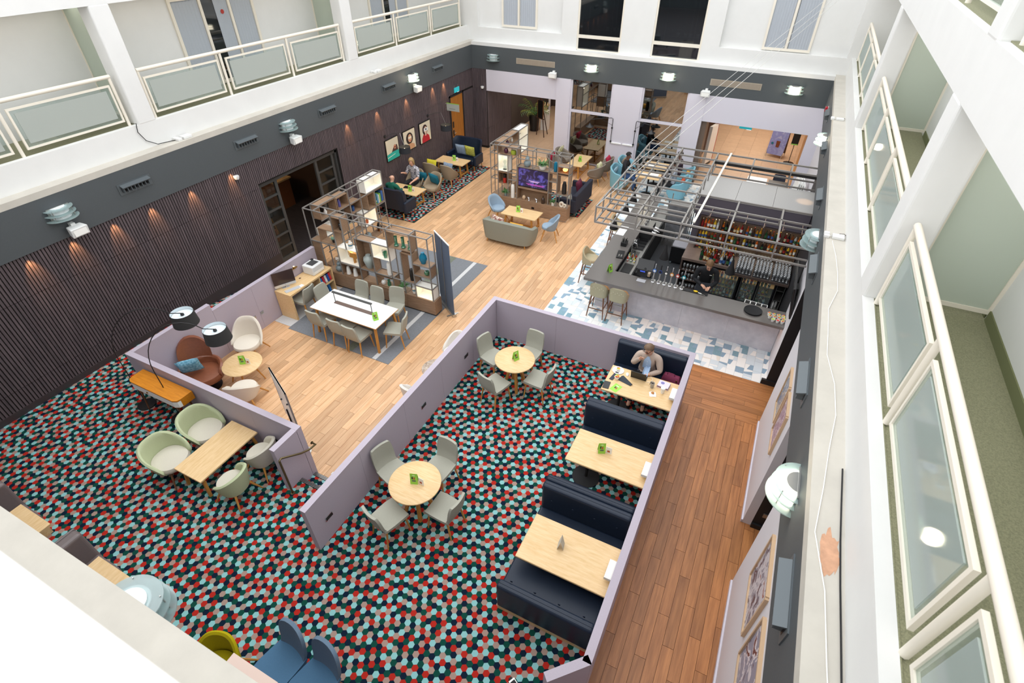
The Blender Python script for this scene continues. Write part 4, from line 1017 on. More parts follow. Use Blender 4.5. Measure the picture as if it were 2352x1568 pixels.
# ---- lounge corner in the wooden pit
round_table('round_coffee_table', (-8.95, 5.0, 0), .41, .50, 'round oak coffee table beside the brown leather chair', oak, 'splay')
menu((-8.93, 5.02, .50), D(35), 'green menu with white card on the round coffee table')
t = tub_chair('lounge_chair', (-9.55, 5.66, 0), D(28), 'high backed beige lounge chair against the lilac wall', beigefab, beigefab, oakleg, .36, .36, .88, .46, 1.75, .42, .28, .30, taper=.72)
t = tub_chair('lounge_chair', (-8.42, 4.50, 0), D(-150), 'low beige shell chair right of the coffee table', beigefab, beigefab, oakleg, .34, .33, .70, .44, 1.9, .40, .26, .32)
t = empty('leather_lounge_chair', (-9.60, 4.48, 0), D(60), 'brown leather egg shaped lounge chair with blue cushion', 'armchair')
MB().lathe([(0, 0), (.28, 0), (.28, .015), (.04, .03), (.035, .25), (0, .25)], 24).build('swivel_base', black, t, smooth=True)
cushion_disc(.40, .38, .22, .20, 2.4).build('seat', brownl, t, smooth=True)
tub_mesh(.44, .40, .26, .56, .50, 2.3, .08, 2.2, .9).build('arm_shell', brownl, t, smooth=True)
st = []
for (y, z, hw) in ((.30, .40, .24), (.33, .50, .28), (.36, .62, .31), (.385, .74, .32), (.41, .84, .30), (.43, .92, .26), (.445, .98, .20), (.45, 1.02, .13), (.452, 1.04, .05)):
    st.append(([(hw * (i / 5 - 1), y - .12 * (hw / .3 * (i / 5 - 1)) ** 2, z) for i in range(11)], [(hw * (i / 5 - 1), y + .09 - .10 * (hw / .3 * (i / 5 - 1)) ** 2, z) for i in range(11)]))
ringsolid(MB(), st).build('headrest', brownl, t, smooth=True)
bluecush = mat('blue_net_cushion', '#8cc4da', .85, col2='#5596b4', scale=24, detail=0)
def cushion(loc, rot, sx, sz, m, label, th=.13):
    b = MB(); n = 10; rows = []
    for i in range(n + 1):
        r = []
        for j in range(n + 1):
            u, v = 2 * i / n - 1, 2 * j / n - 1
            k = 1 - .06 * (u * u + v * v) + .06 * u * u * v * v
            r.append((u * sx / 2 * (1 - .05 * (1 - abs(v)) * abs(u)), th / 2 * ((1 - u ** 4) * (1 - v ** 4)) ** .5, v * sz / 2 * (1 - .05 * (1 - abs(u)) * abs(v))))
        rows.append(r)
    b.grid(rows); b.grid([[(p[0], -p[1], p[2]) for p in r][::-1] for r in rows])
    o = b.build('cushion', m, smooth=True); o.location = loc; o.rotation_euler = rot; tag(o, label, 'cushion'); return o
cushion((-9.66, 4.34, .68), (D(22), 0, D(50)), .44, .44, bluecush, 'light blue patterned cushion on the brown leather chair')
# chairs and marble table behind the long wall
marble = mat('marble_brown', '#d8cbbd', .25, col2='#8a7361', scale=14, detail=6)
round_table('round_marble_table', (-5.12, 6.72, 0), .30, .50, 'round marbled side table tucked behind the long lilac wall', marble, 'splay', black)
menu((-5.02, 6.84, .50), D(60), 'green menu on the round marbled table', True)
tub_chair('lounge_chair', (-5.08, 7.45, 0), D(-10), 'white padded chair behind the long wall, farther one', mat('offwhite_fabric', '#e6e1d8', .9, var=.04, scale=120), MATS['offwhite_fabric'], oakleg, .31, .31, .80, .48, 1.9, .44, .28, .28)
tub_chair('lounge_chair', (-5.08, 5.95, 0), D(170), 'white padded chair behind the long wall, nearer one', MATS['offwhite_fabric'], MATS['offwhite_fabric'], oakleg, .31, .31, .80, .48, 1.9, .44, .28, .28)
# ---- benches, tables and chairs along the near wall, half hidden by the ledge
bench(-.05, 1, 'x') if False else None
def gbench(x, label):
    t = empty('leather_bench', (x, .55, ZC), 0, label, 'bench')
    MB().box(-.30, -.12, -.6, .35, .10, .96).build('backrest', greyl, t, bevel=.05, seg=4); MB().box(-.32, -.28, -.6, .35, .1, .96).build('piping', greyl, t, bevel=.015)
    MB().box(-.14, .36, -.6, .33, .28, .45).build('seat', greyl, t, bevel=.04, seg=4); MB().box(-.28, .33, -.6, .30, 0, .28).build('plinth', oak, t)
gbench(-7.05, 'taupe leather bench above the near ledge, beside the lower left lamp'); gbench(-8.95, 'taupe leather bench at the left edge above the near ledge')
for (x, lab) in ((-6.45, 'oak table above the near ledge, next to the lower left lamp'), (-8.33, 'oak table at the left edge above the near ledge')):
    t = empty('bench_table', (x, .45, ZC), 0, lab, 'table'); MB().box(-.375, .375, -.5, .37, .715, .75).build('table_top', oak_y, t); MB().lathe([(0, 0), (.22, 0), (.22, .015), (.03, .03), (.03, .715), (0, .715)], 20).build('pedestal', blackmatte, t, smooth=True)
tub_chair('tub_chair', (-4.38, .60, ZC), D(20), 'mustard yellow tub chair half hidden by the near ledge', yellowfab, yellowfab, oakleg, .30, .29, .78, .50, 1.9, .44, .28, .26)
t = empty('side_table', (-3.78, .50, ZC), 0, 'pale pink topped table between the yellow and blue chairs', 'table'); MB().box(-.36, .36, -.3, .27, .715, .75).build('table_top', mat('pale_pink_laminate', '#e3c9bb', .45), t); MB().lathe([(0, 0), (.2, 0), (.2, .015), (.03, .03), (.03, .715), (0, .715)], 20).build('pedestal', blackmatte, t, smooth=True)
o = MB().lathe([(0, 0), (.10, 0), (.16, .012), (.155, .016), (.09, .006), (0, .006)], 28).build('plate', whitelam, smooth=True, loc=(-3.55, .50, ZC + .75)); tag(o, 'white plate on the pale pink table', 'plate')
def blue_chair(x, y, rz, label):
    t = dining_chair('dining_chair', label, denim, walnut, 1.0); t.location = (x, y, ZC); t.rotation_euler = (0, 0, rz); t.scale = (1.12, 1.12, 1.05)
    for c in t.children:
        if c.name.startswith('backrest'): c.data.materials[0] = denimdark
blue_chair(-3.68, .95, D(-8), 'blue upholstered chair at the pale pink table, nearer the round table'); blue_chair(-3.16, .97, D(-8), 'blue upholstered chair at the bottom edge, right of its twin')
# ================================================================ SHELVES, DESK, COMMUNAL TABLE, RUGS
warmled = (1, .86, .62)
def open_box(t, m, x0, x1, y0, y1, z0, z1, axis='y', back=None, th=.018, name='box_shelf'):
    """box open along axis; back = material of a rear panel"""
    b = MB()
    if axis == 'y':
        b.box(x0, x1, y0, y1, z0, z0 + th).box(x0, x1, y0, y1, z1 - th, z1).box(x0, x0 + th, y0, y1, z0 + th, z1 - th).box(x1 - th, x1, y0, y1, z0 + th, z1 - th)
    else:
        b.box(x0, x1, y0, y1, z0, z0 + th).box(x0, x1, y0, y1, z1 - th, z1).box(x0, x1, y0, y0 + th, z0 + th, z1 - th).box(x0, x1, y1 - th, y1, z0 + th, z1 - th)
    o = b.build(name, m, t)
    if back:
        if axis == 'y': MB().box(x0 + th, x1 - th, y1 - .01, y1, z0 + th, z1 - th).build('back_panel', back, o)
        else: MB().box(x0, x0 + .01, y0 + th, y1 - th, z0 + th, z1 - th).build('back_panel', back, o)
    return o
def frame_bars(t, segs, w=.024, m=greymetal):
    for a, b_ in segs: MB().bar(a, b_, w).build('frame_bar', m, t)
def vase(name, prof, m, loc, label, cat='vase', n=20, extra=None):
    if extra is None:
        o = MB().lathe(prof, n).build(name, m, smooth=True, loc=loc); tag(o, label, cat); return o
    t = empty(name, loc, 0, label, cat); MB().lathe(prof, n).build('body', m, t, smooth=True); extra(t); return t
def leafblade(b, base, ang, L, droop, w):
    pts = []; c, s_ = math.cos(ang), math.sin(ang); n = 5
    for i in range(n + 1):
        q = i / n; r = L * (q * .8); z = base[2] + L * (q * 1.0 - droop * q * q)
        ww = w * math.sin(PI * (q * .85 + .15)) * .5
        p = (base[0] + c * r, base[1] + s_ * r, z); pts.append([(p[0] - s_ * ww, p[1] + c * ww, p[2]), (p[0] + s_ * ww, p[1] - c * ww, p[2])])
    b.grid(pts)
def plant(name, loc, pot_m, r, h, n, L, label, droop=.9, w=.025, lm=leaf, prof=None):
    t = empty(name, loc, 0, label, 'plant'); rr = random.Random(int(abs(loc[0]) * 100))
    MB().lathe(prof or [(0, 0), (r * .75, 0), (r, h), (r * .88, h), (r * .8, h * .85), (0, h * .85)], 16).build('pot', pot_m, t, smooth=True)
    for k_ in range(3):
        b = MB()
        for i in range(n // 3): leafblade(b, (0, 0, h * .8), rr.uniform(0, 2 * PI), L * rr.uniform(.6, 1.1), droop * rr.uniform(.4, 1.2), w * rr.uniform(.7, 1.2))
        b.build('leaf_tuft', lm, t, smooth=True)
    return t
# ---------------- L shaped shelf by the communal table
XS = (-10.31, -9.97, -9.43, -9.11, -8.77, -8.28, -7.73, -7.38, -7.05, -6.55)
ya, yb = 8.84, 9.10; ZTOP = 2.185; ZP = .45
t = S1_ = empty('display_shelf', (0, 0, 0), 0, 'L shaped grey metal and wood display shelf behind the communal table', 'shelf')
for (xa, xb) in ((-10.02, -9.36), (-9.36, -8.30), (-8.30, -7.36), (-7.36, -6.50)):
    MB().box(xa + .002, xb - .002, ya - .02, yb + .02, .05, ZP).build('plinth_drawer', shelfwood, t)
MB().box(-10.0, -6.52, ya, yb, .009, .05).build('plinth_base', blackmatte, t)
seg = []
for y in (ya, yb):
    seg += [((XS[0], y, ZTOP), (XS[-1], y, ZTOP)), ((XS[0], y, .01), (XS[0], y, ZTOP)), ((XS[-1], y, ZP), (XS[-1], y, ZTOP)), ((XS[1], y, ZP), (XS[1], y, 1.30)), ((XS[8], y, ZP), (XS[8], y, ZTOP)),
            ((XS[4], y, ZP), (XS[4], y, 1.70)), ((XS[5], y, ZP), (XS[5], y, 1.70)), ((XS[6], y, ZP), (XS[6], y, ZTOP)), ((XS[2], y, ZP), (XS[2], y, ZTOP)), ((XS[3], y, 1.29), (XS[3], y, ZTOP)), ((XS[7], y, ZP), (XS[7], y, 1.65)), ((-8.68, y, 1.69), (-8.68, y, ZTOP)),
            ((XS[0], y, 1.29), (XS[2], y, 1.29)), ((XS[2], y, .82), (XS[8], y, .82)), ((XS[4], y, 1.69), (XS[6], y, 1.69)), ((XS[8], y, 1.41), (XS[9], y, 1.41)), ((XS[8], y, 1.10), (XS[9], y, 1.10)), ((XS[8], y, .79), (XS[9], y, .79))]
for x in (*XS[:4], -8.68, XS[6], XS[8], XS[9]): seg.append(((x, ya, ZTOP), (x, yb, ZTOP)))
for x, z in ((XS[0], 1.29), (XS[9], 1.41), (XS[9], 1.10), (XS[9], .79), (XS[8], 1.41), (XS[4], .82), (XS[5], .82), (XS[6], .82), (XS[7], .82), (XS[4], 1.69)): seg.append(((x, ya, z), (x, yb, z)))
frame_bars(t, seg)
W_ = shelfwood
MB().box(-10.30, -9.98, ya + .02, ya + .04, .03, 1.28).build('tall_side_panel', W_, t); MB().box(-10.30, -9.98, ya + .02, yb, 1.28, 1.30).build('shelf_board', W_, t)
open_box(t, W_, XS[1], XS[2], ya + .01, yb, 1.31, 1.71); open_box(t, W_, XS[2], XS[3], ya + .01, yb, 1.74, 2.13, back=W_)
wlit = mat('lit_white_box', '#fbf8ef', .5)
open_box(t, wlit, XS[2], XS[4] - .02, ya + .01, yb, .84, 1.29, back=wlit, name='white_box'); open_box(t, W_, XS[2], XS[4] - .02, ya + .01, yb, .46, .80, back=W_)
open_box(t, W_, XS[4] + .02, XS[5], ya + .01, yb, .83, 1.68, back=W_); open_box(t, wlit, XS[5] + .02, XS[6], ya + .01, yb, 1.28, 1.70, back=wlit, name='white_box')
open_box(t, W_, XS[6] + .01, XS[8], ya + .01, yb, 1.70, 2.13); open_box(t, W_, XS[7], XS[8], ya + .01, yb, .82, 1.64); open_box(t, W_, XS[8], XS[9], ya + .01, yb, 1.11, 1.42, )
open_box(t, wlit, XS[8], XS[9], ya + .01, yb, .44, .78, back=wlit, name='white_box'); open_box(t, W_, XS[5], XS[6], ya + .01, yb, .46, .76); MB().box(XS[4], XS[5], ya, yb, .45, .47).build('shelf_board', W_, t); MB().box(XS[8], XS[9], ya, yb, 1.41, 1.43).build('shelf_board', W_, t); MB().box(XS[5], XS[6], ya, yb, .79, .81).build('shelf_board', W_, t)
MB().box(-9.96, -9.45, ya, yb, .45, .462).build('shelf_board', W_, t)
# wing along y
xa, xb = -10.31, -10.03; YS = (9.10, 9.75, 10.22, 10.68, 10.93, 11.28, 11.70)
seg = []
for x in (xa, xb):
    seg += [((x, 9.1, ZTOP), (x, 11.7, ZTOP)), ((x, 11.7, 0), (x, 11.7, ZTOP)), ((x, 9.1, 1.77), (x, 11.7, 1.77)), ((x, 9.1, 1.27), (x, 11.7, 1.27)), ((x, 9.1, .85), (x, 11.7, .85)), ((x, 10.22, .4), (x, 10.22, ZTOP)), ((x, 10.68, .4), (x, 10.68, ZTOP)), ((x, 11.28, .4), (x, 11.28, 1.77))]
for y in YS[1:]: seg.append(((xa, y, ZTOP), (xb, y, ZTOP)))
seg += [((xa, 11.7, 1.77), (xb, 11.7, 1.77)), ((xa, 11.7, .4), (xb, 11.7, .4))]
frame_bars(t, seg)
open_box(t, W_, xa, xb, 9.12, 9.74, 1.78, 2.16, 'x'); open_box(t, W_, xa, xb, 9.77, 10.20, 1.78, 2.12, 'x', W_); open_box(t, W_, xa, xb, 10.24, 10.66, 1.46, 1.75, 'x', W_); open_box(t, wlit, xa, xb, 10.94, 11.69, 1.79, 2.14, 'x', wlit, name='white_box')
open_box(t, W_, xa, xb, 11.29, 11.69, 1.29, 1.74, 'x', W_); open_box(t, W_, xa, xb, 10.95, 11.26, 1.29, 1.74, 'x'); open_box(t, wlit, xa, xb, 10.69, 11.22, .86, 1.26, 'x', wlit, name='white_box'); open_box(t, wlit, xa, xb, 9.12, 9.6, 1.29, 1.5, 'x', wlit, name='white_box')
MB().box(xa, xb, 9.12, 11.68, .36, .40).build('shelf_board', W_, t); MB().box(xa, xb, 10.24, 11.26, .83, .85).build('shelf_board', W_, t)
for q, (x, y, z) in enumerate(((-9.1, 8.97, 1.22), (-8.0, 8.97, 1.63), (-6.8, 8.97, .72), (-10.17, 11.3, 2.08), (-10.17, 10.95, 1.2))): point('shelf_led', (x, y, z), .8, warmled, .03)
# things on the shelf
grey_gl = mat('grey_glaze', '#7d8b8f', .3); celadon = mat('celadon_glaze', '#a3aca8', .3); whitec = mat('white_ceramic', '#eeece6', .4); tealc = mat('teal_glaze', '#0e6f8e', .25); blackc = mat('black_ceramic', '#1c1c1e', .4); purpc = mat('purple_glaze', '#4b1f35', .25); limec = mat('lime_glaze', '#9aa83a', .35)
gourd = [(0, 0), (.07, 0), (.105, .06), (.10, .12), (.05, .165), (.065, .21), (.05, .25), (.025, .265), (.028, .29), (.0, .29)]
plant('leafy_plant', (-9.60, 8.96, 1.33), blackc, .055, .08, 30, .13, 'eucalyptus like plant in a black pot on the L shaped shelf', .7, .05, mat('eucalyptus', '#7fa58c', .6, var=.2, scale=9))
def spray(t):
    for i in range(9):
        a = i * .7; MB().tube([(0, 0, .28), (.04 * math.cos(a), .04 * math.sin(a), .36)], .004, 4).build('stem', whitec, t); MB().lathe([(0, -.015), (.018, 0), (0, .015)], 6, (.045 * math.cos(a), .045 * math.sin(a), .37 + .01 * (i % 3))).build('blossom', whitec, t)
vase('gourd_vase', gourd, grey_gl, (-9.62, 8.95, .462), 'grey double gourd vase with white blossom on the shelf plinth by the desk', extra=spray)
vase('glass_jar', [(0, 0), (.04, 0), (.05, .03), (.035, .07), (.05, .11), (.045, .16), (.02, .18), (0, .18)], smoke, (-9.27, 8.97, 1.76), 'dark glass jar in the small wooden box of the L shaped shelf', 'jar')
def stripes(t): MB().lathe([(.061, .08), (.062, .11)], 20).build('blue_band', tealc, t); MB().lathe([(.0605, .12), (.0605, .14)], 20).build('sand_band', oak, t)
sbot = [(0, 0), (.055, 0), (.06, .04), (.06, .14), (.045, .16), (.03, .175), (.03, .205), (.0, .205)]
vase('striped_bottle', sbot, whitec, (-9.05, 8.95, 1.295), 'striped stoneware bottle on top of the left white box', extra=stripes); vase('striped_bottle', sbot, whitec, (-7.18, 8.95, .462), 'striped stoneware bottle beside the spider plant', extra=stripes)
t = empty('wooden_sculpture', (-9.02, 8.96, .86), 0, 'tan wooden block sculpture in the left white box', 'sculpture'); MB().box(-.12, .12, -.04, .04, .16, .30).build('block', oakleg, t); MB().box(-.02, .02, -.03, .03, .0, .16).build('stem', oakleg, t); MB().box(-.14, -.09, -.045, .045, .22, .34).build('wing_block', oak, t)
for x, lab in ((-9.28, 'white tapered vase on the plinth, left one'), (-9.05, 'white tapered vase on the plinth, right one')): vase('tapered_vase', [(0, 0), (.065, 0), (.05, .14), (.035, .22), (.03, .22), (0, .2)], whitec, (x, 8.92, .48), lab)
vase('ginger_jar', [(0, 0), (.08, 0), (.10, .05), (.145, .22), (.13, .30), (.07, .34), (.06, .36), (.07, .37), (.0, .39)], celadon, (-8.53, 8.96, .85), 'large celadon ginger jar in the tall wooden box', 'vase', 24)
vase('glass_tumbler', [(0, 0), (.04, 0), (.05, .16), (.045, .16), (.035, .02), (0, .02)], greeng, (-7.95, 8.95, 1.30), 'pale green glass in the right white box', 'glass')
t = empty('photo_frame', (-8.02, 9.02, 1.30), .3, 'small dark frame behind the pale green glass', 'frame'); MB().box(-.06, .06, -.008, .008, .0, .16).build('frame', greymetal, t); MB().box(-.045, .045, -.010, -.008, .015, .145).build('picture', papr, t)
def bumps(t):
    for j in range(7):
        b = MB()
        for i in range(14): b.cbox((.0615 * math.cos(i * 2 * PI / 14 + j * .2) * (1 - j * .025), .0615 * math.sin(i * 2 * PI / 14 + j * .2) * (1 - j * .025), .05 + j * .04), .012, .012, .018)
        b.build('relief_row', whitec, t)
vase('tall_white_vase', [(0, 0), (.065, 0), (.066, .05), (.055, .30), (.05, .34), (.045, .34), (0, .3)], whitec, (-7.87, 8.93, .83), 'tall white textured vase in the open metal cell of the L shelf', extra=bumps)
vase('white_pot', [(0, 0), (.045, 0), (.065, .05), (.05, .10), (.03, .11), (0, .10)], whitec, (-8.13, 8.92, .48), 'small round white pot in the low wooden box', 'pot'); vase('green_bottle', [(0, 0), (.045, 0), (.05, .08), (.03, .13), (.04, .17), (.0, .17)], greeng, (-7.95, 8.92, .48), 'green glass bottle in the low wooden box', 'bottle')
plant('spider_plant', (-7.50, 8.93, .462), whitec, .075, .12, 54, .30, 'spider plant in a white pot on the shelf plinth', 1.0, .022)
vase('black_vase', [(0, 0), (.055, 0), (.06, .08), (.055, .28), (.045, .32), (.03, .33), (.0, .32)], blackc, (-7.20, 8.96, .84), 'tall black vase in the tall wooden box of the L shelf')
for x, h, lab in ((-7.55, .26, 'left'), (-7.34, .28, 'middle'), (-7.15, .22, 'right')): vase('green_glass_vase', [(0, 0), (.05, 0), (.06, .03), (.035, .06), (.038, h - .01), (.046, h), (.04, h), (.03, .06), (0, .05)], greeng, (x, 8.96, 1.72), '%s green glass vase of three at the top of the L shelf' % lab)
vase('teal_vase', [(0, 0), (.055, 0), (.095, .12), (.085, .20), (.04, .27), (.045, .29), (0, .28)], tealc, (-6.80, 8.96, 1.43), 'glossy teal vase at the right end of the L shelf'); vase('green_bowl', [(0, 0), (.04, 0), (.07, .05), (.06, .10), (.05, .10), (0, .05)], greeng, (-6.72, 8.94, 1.13), 'dark green glass bowl at the right end of the L shelf', 'bowl')
for i, (c, w, h) in enumerate((('#3f6fb0', .045, .30), ('#274f7a', .04, .32), ('#7fb24a', .05, .26), ('#d8d5c2', .035, .24), ('#6aa7c9', .03, .29))):
    y = 11.64 - i * .055; o = boxo('book', mat('cover_%d' % i, c, .6), -10.25, -10.05, y - w / 2, y + w / 2, 1.31, 1.31 + h); boxo('pages', papr, -10.252, -10.10, y - w / 2 + .004, y + w / 2 - .004, 1.315, 1.302 + h, o); tag(o, '%s upright book from the far end in the wing of the L shelf' % ORD[i], 'book', 'books in the shelf wing')
for i, c in enumerate(('#86c84e', '#3b8a4a', '#d9d2b8')): o = boxo('book', mat('flat_cover_%d' % i, c, .6), -10.26, -10.06, 11.31, 11.37 + .0, 1.31 + i * .035, 1.34 + i * .035); tag(o, ['bottom', 'middle', 'top'][i] + ' lying book beside the upright books in the shelf wing', 'book', 'books in the shelf wing')
vase('purple_bottle', [(0, 0), (.045, 0), (.045, .14), (.03, .17), (.03, .21), (0, .21)], mat('purple_gl', '#59548f', .3), (-10.15, 9.95, 1.80), 'purple bottle in the wing of the L shelf', 'bottle'); vase('blue_pot', [(0, 0), (.05, 0), (.06, .13), (.05, .13), (0, .1)], mat('blue_glaze', '#234e87', .3), (-10.15, 10.42, 1.48), 'dark blue pot in the wing of the L shelf', 'pot')
vase('white_bud_vase', [(0, 0), (.03, 0), (.05, .07), (.02, .14), (.03, .18), (0, .18)], whitec, (-10.16, 9.42, 1.80), 'white bud vase at the top of the L shelf corner'); vase('red_vase', [(0, 0), (.035, 0), (.05, .08), (.02, .13), (.025, .16), (0, .16)], mat('rust_glaze', '#a2512f', .3), (-10.15, 10.9, .88), 'rust red vase in the lit white box of the shelf wing'); vase('round_grey_vase', [(0, 0), (.05, 0), (.10, .08), (.09, .15), (.04, .19), (0, .19)], grey_gl, (-10.15, 10.85, .40), 'round grey vase at the bottom of the shelf wing')
t = empty('floor_lamp_cone', (-10.17, 11.40, .40), 0, 'small black and copper lamp at the bottom of the shelf wing', 'lamp'); MB().lathe([(.03, .26), (.09, .10), (.085, .10), (.025, .26)], 16).build('shade', black, t); MB().lathe([(0, 0), (.07, 0), (.05, .06), (.02, .10), (.02, .27), (0, .27)], 14).build('base', mat('copper', '#b06a34', .3, metal=.9), t)
# ---------------- TV shelf
t = empty('tv_shelf', (0, 0, 0), 0, 'grey metal and wood shelf holding the television', 'shelf'); ya, yb = 15.20, 15.48
X = (-8.27, -8.0, -7.63, -7.30, -6.74, -6.16, -5.87, -5.48); ZP2 = .49; ZTOP = 2.175
for (p, q) in ((-8.26, -7.30), (-7.30, -6.40), (-6.40, -5.46)): MB().box(p + .002, q - .002, ya - .06, yb + .02, .05, ZP2).build('plinth_panel', shelfwood, t)
MB().box(-8.24, -5.48, ya, yb, 0, .05).build('plinth_base', whitelam, t)
seg = []
for y in (ya, yb):
    seg += [((X[0], y, ZTOP), (X[-1], y, ZTOP))] + [((x, y, ZP2), (x, y, ZTOP)) for x in (X[0], X[1], X[3], X[6], X[7])] + [((X[2], y, ZP2), (X[2], y, 1.87)), ((X[4], y, 1.6), (X[4], y, ZTOP)), ((X[5], y, ZP2), (X[5], y, ZTOP)), ((X[0], y, 1.9), (X[1], y, 1.9)), ((X[0], y, 1.35), (X[1], y, 1.35)), ((X[0], y, 1.05), (X[1], y, 1.05)), ((X[2], y, 1.34), (X[3], y, 1.34)), ((X[2], y, 1.10), (X[3], y, 1.10)), ((X[3], y, 1.60), (X[5], y, 1.60)), ((X[3], y, 1.86), (X[4], y, 1.86)), ((X[5], y, .90), (X[7], y, .90)), ((X[6], y, 1.83), (X[7], y, 1.83)), ((X[5], y, 1.29), (X[6], y, 1.29))]
for x in X: seg.append(((x, ya, ZTOP), (x, yb, ZTOP)))
for x, z in ((X[0], 1.9), (X[0], 1.35), (X[0], 1.05), (X[7], 1.83), (X[7], .90), (X[7], 1.56), (X[5], .9), (X[6], .9), (X[3], 1.6), (X[4], 1.6), (X[5], 1.6)): seg.append(((x, ya, z), (x, yb, z)))
frame_bars(t, seg)
open_box(t, W_, X[1], X[3], ya + .01, yb, 1.91, 2.155); open_box(t, wlit, X[1], X[2], ya + .01, yb, 1.34, 1.86, back=wlit, name='white_box'); open_box(t, W_, X[1], X[2], ya + .01, yb, .90, 1.30, back=W_)
open_box(t, W_, X[5], X[6], ya + .01, yb, 1.29, 1.57); open_box(t, W_, X[6], X[7], ya + .01, yb, 1.61, 1.83, back=W_); open_box(t, W_, X[6], X[7], ya + .01, yb, .92, 1.56); MB().box(X[3], X[5], ya, yb, .87, .90).box(X[3], X[5], ya, yb, 1.575, 1.60).box(X[3], X[3] + .03, ya, yb, .5, 1.6).box(X[5] - .03, X[5], ya, yb, .5, 1.6).build('tv_surround', W_, t); MB().box(X[3] + .03, X[5] - .03, yb - .02, yb, .5, 1.58).build('tv_back_panel', W_, t)
MB().box(X[5], X[6], ya, yb, 1.58, 1.60).build('shelf_board', W_, t); MB().box(-6.72, -6.62, ya - .066, ya - .058, .25, .32).build('socket', black, t)
# wing
x0, x1 = -8.27, -8.0; seg = []
for x in (x0, x1): seg += [((x, yb, ZTOP), (x, 17.55, ZTOP)), ((x, 17.55, 0), (x, 17.55, ZTOP)), ((x, yb, 1.85), (x, 17.55, 1.85)), ((x, yb, 1.35), (x, 17.55, 1.35)), ((x, 16.8, .5), (x, 16.8, ZTOP))]
seg += [((x0, y, ZTOP), (x1, y, ZTOP)) for y in (16.1, 16.8, 17.55)]; frame_bars(t, seg)
open_box(t, W_, x0, x1, 15.5, 16.78, 1.87, 2.16, 'x'); open_box(t, wlit, x0, x1, 16.82, 17.53, 1.36, 2.16, 'x', wlit, name='white_box'); MB().box(x0, x1, yb, 17.5, .05, .45).build('plinth_panel', W_, t)
for (x, y, z) in ((-7.82, 15.33, 1.78), (-8.12, 17.2, 2.05)): point('shelf_led', (x, y, z), .9, warmled, .03)
# television
tvs = bpy.data.materials.new('tv_picture'); tvs.use_nodes = True; nt = tvs.node_tree; bs = nt.nodes['Principled BSDF']
tc = nt.nodes.new('ShaderNodeTexCoord'); nz = nt.nodes.new('ShaderNodeTexNoise'); nz.inputs['Scale'].default_value = 5; nz.inputs['Detail'].default_value = 6; nz.inputs['Distortion'].default_value = 1; cr = nt.nodes.new('ShaderNodeValToRGB')
cr.color_ramp.elements[0].position = .47; cr.color_ramp.elements[0].color = (.012, .008, .03, 1); cr.color_ramp.elements[1].position = .62; cr.color_ramp.elements[1].color = (.06, .05, .22, 1)
nt.links.new(tc.outputs['Object'], nz.inputs['Vector']); nt.links.new(nz.outputs['Fac'], cr.inputs[0]); nt.links.new(cr.outputs[0], bs.inputs['Base Color']); nt.links.new(cr.outputs[0], bs.inputs['Emission Color']); bs.inputs['Emission Strength'].default_value = 1.2; bs.inputs['Roughness'].default_value = .2
t = empty('television', (-6.735, 15.30, 1.24), 0, 'flat television with a purple picture in the middle of the shelf', 'television'); MB().box(-.545, .545, -.03, .03, -.31, .31).build('bezel', black, t); MB().box(-.53, .53, -.034, -.03, -.295, .295).build('screen', tvs, t)
tx = mat('tv_text', '#c9a9d8', .5, emit=.6)
for i, (p, q, z) in enumerate(((-.16, .22, -.08), (-.10, .18, -.11), (-.25, .40, -.19), (-.20, .36, -.22))): MB().box(p, q, -.036, -.034, z - .008, z + .008).build('caption_line', tx if i < 2 else mat('tv_pink', '#b04fae', .5, emit=.6), t)
# things on the TV shelf
sm = lambda s_, pr: [(r * s_, z * s_) for r, z in pr]
vase('purple_vase', [(0, 0), (.05, 0), (.075, .07), (.06, .12), (.025, .16), (.03, .20), (0, .2)], purpc, (-7.74, 15.30, 1.93), 'dark purple vase in the top left box of the TV shelf'); vase('lime_pot', [(0, 0), (.08, 0), (.095, .06), (.085, .12), (.05, .13), (0, .13)], limec, (-7.47, 15.30, 1.93), 'lime green pot in the top left box of the TV shelf', 'pot')
t = empty('glass_sculpture', (-7.80, 15.32, 1.36), 0, 'hourglass shaped glass piece in the lit white box of the TV shelf', 'sculpture'); MB().lathe([(0, 0), (.06, 0), (.055, .1), (.02, .17), (.055, .24), (.05, .34), (0, .34)], 16).build('glass_body', clear, t, smooth=True); MB().box(-.05, .05, -.04, .04, .0, .02).build('base', black, t)
t = empty('flask', (-7.80, 15.30, .92), 0, 'red and black flask in the lower left box of the TV shelf', 'flask'); MB().lathe([(0, 0), (.055, 0), (.055, .17), (0, .17)], 16).build('body', mat('flask_red', '#b3261c', .4), t, smooth=True); MB().lathe([(0, .17), (.05, .17), (.05, .30), (0, .30)], 16).build('cap', black, t, smooth=True)
plant('potted_ivy', (-7.74, 15.24, ZP2), grey_gl, .06, .13, 36, .22, 'bushy ivy in a grey pot at the left of the TV', .9, .05)
vase('ribbed_white_vase', [(0, 0), (.065, 0)] + [(.06 + .008 * (i % 2), .03 + i * .03) for i in range(13)] + [(.05, .44), (0, .42)], whitec, (-7.46, 15.22, ZP2), 'tall ribbed white vase left of the television'); vase('gourd_vase', sm(1.15, gourd), grey_gl, (-6.98, 15.32, 1.61), 'grey double gourd vase standing above the television')
plant('spider_plant', (-6.44, 15.32, 1.61), whitec, .13, .12, 75, .34, 'big grassy plant in a white bowl above the television', .9, .03); vase('teal_bottle_vase', [(0, 0), (.055, 0), (.065, .1), (.06, .24), (.04, .30), (0, .31)], tealc, (-5.99, 15.32, 1.61), 'teal vase right of the grassy plant')
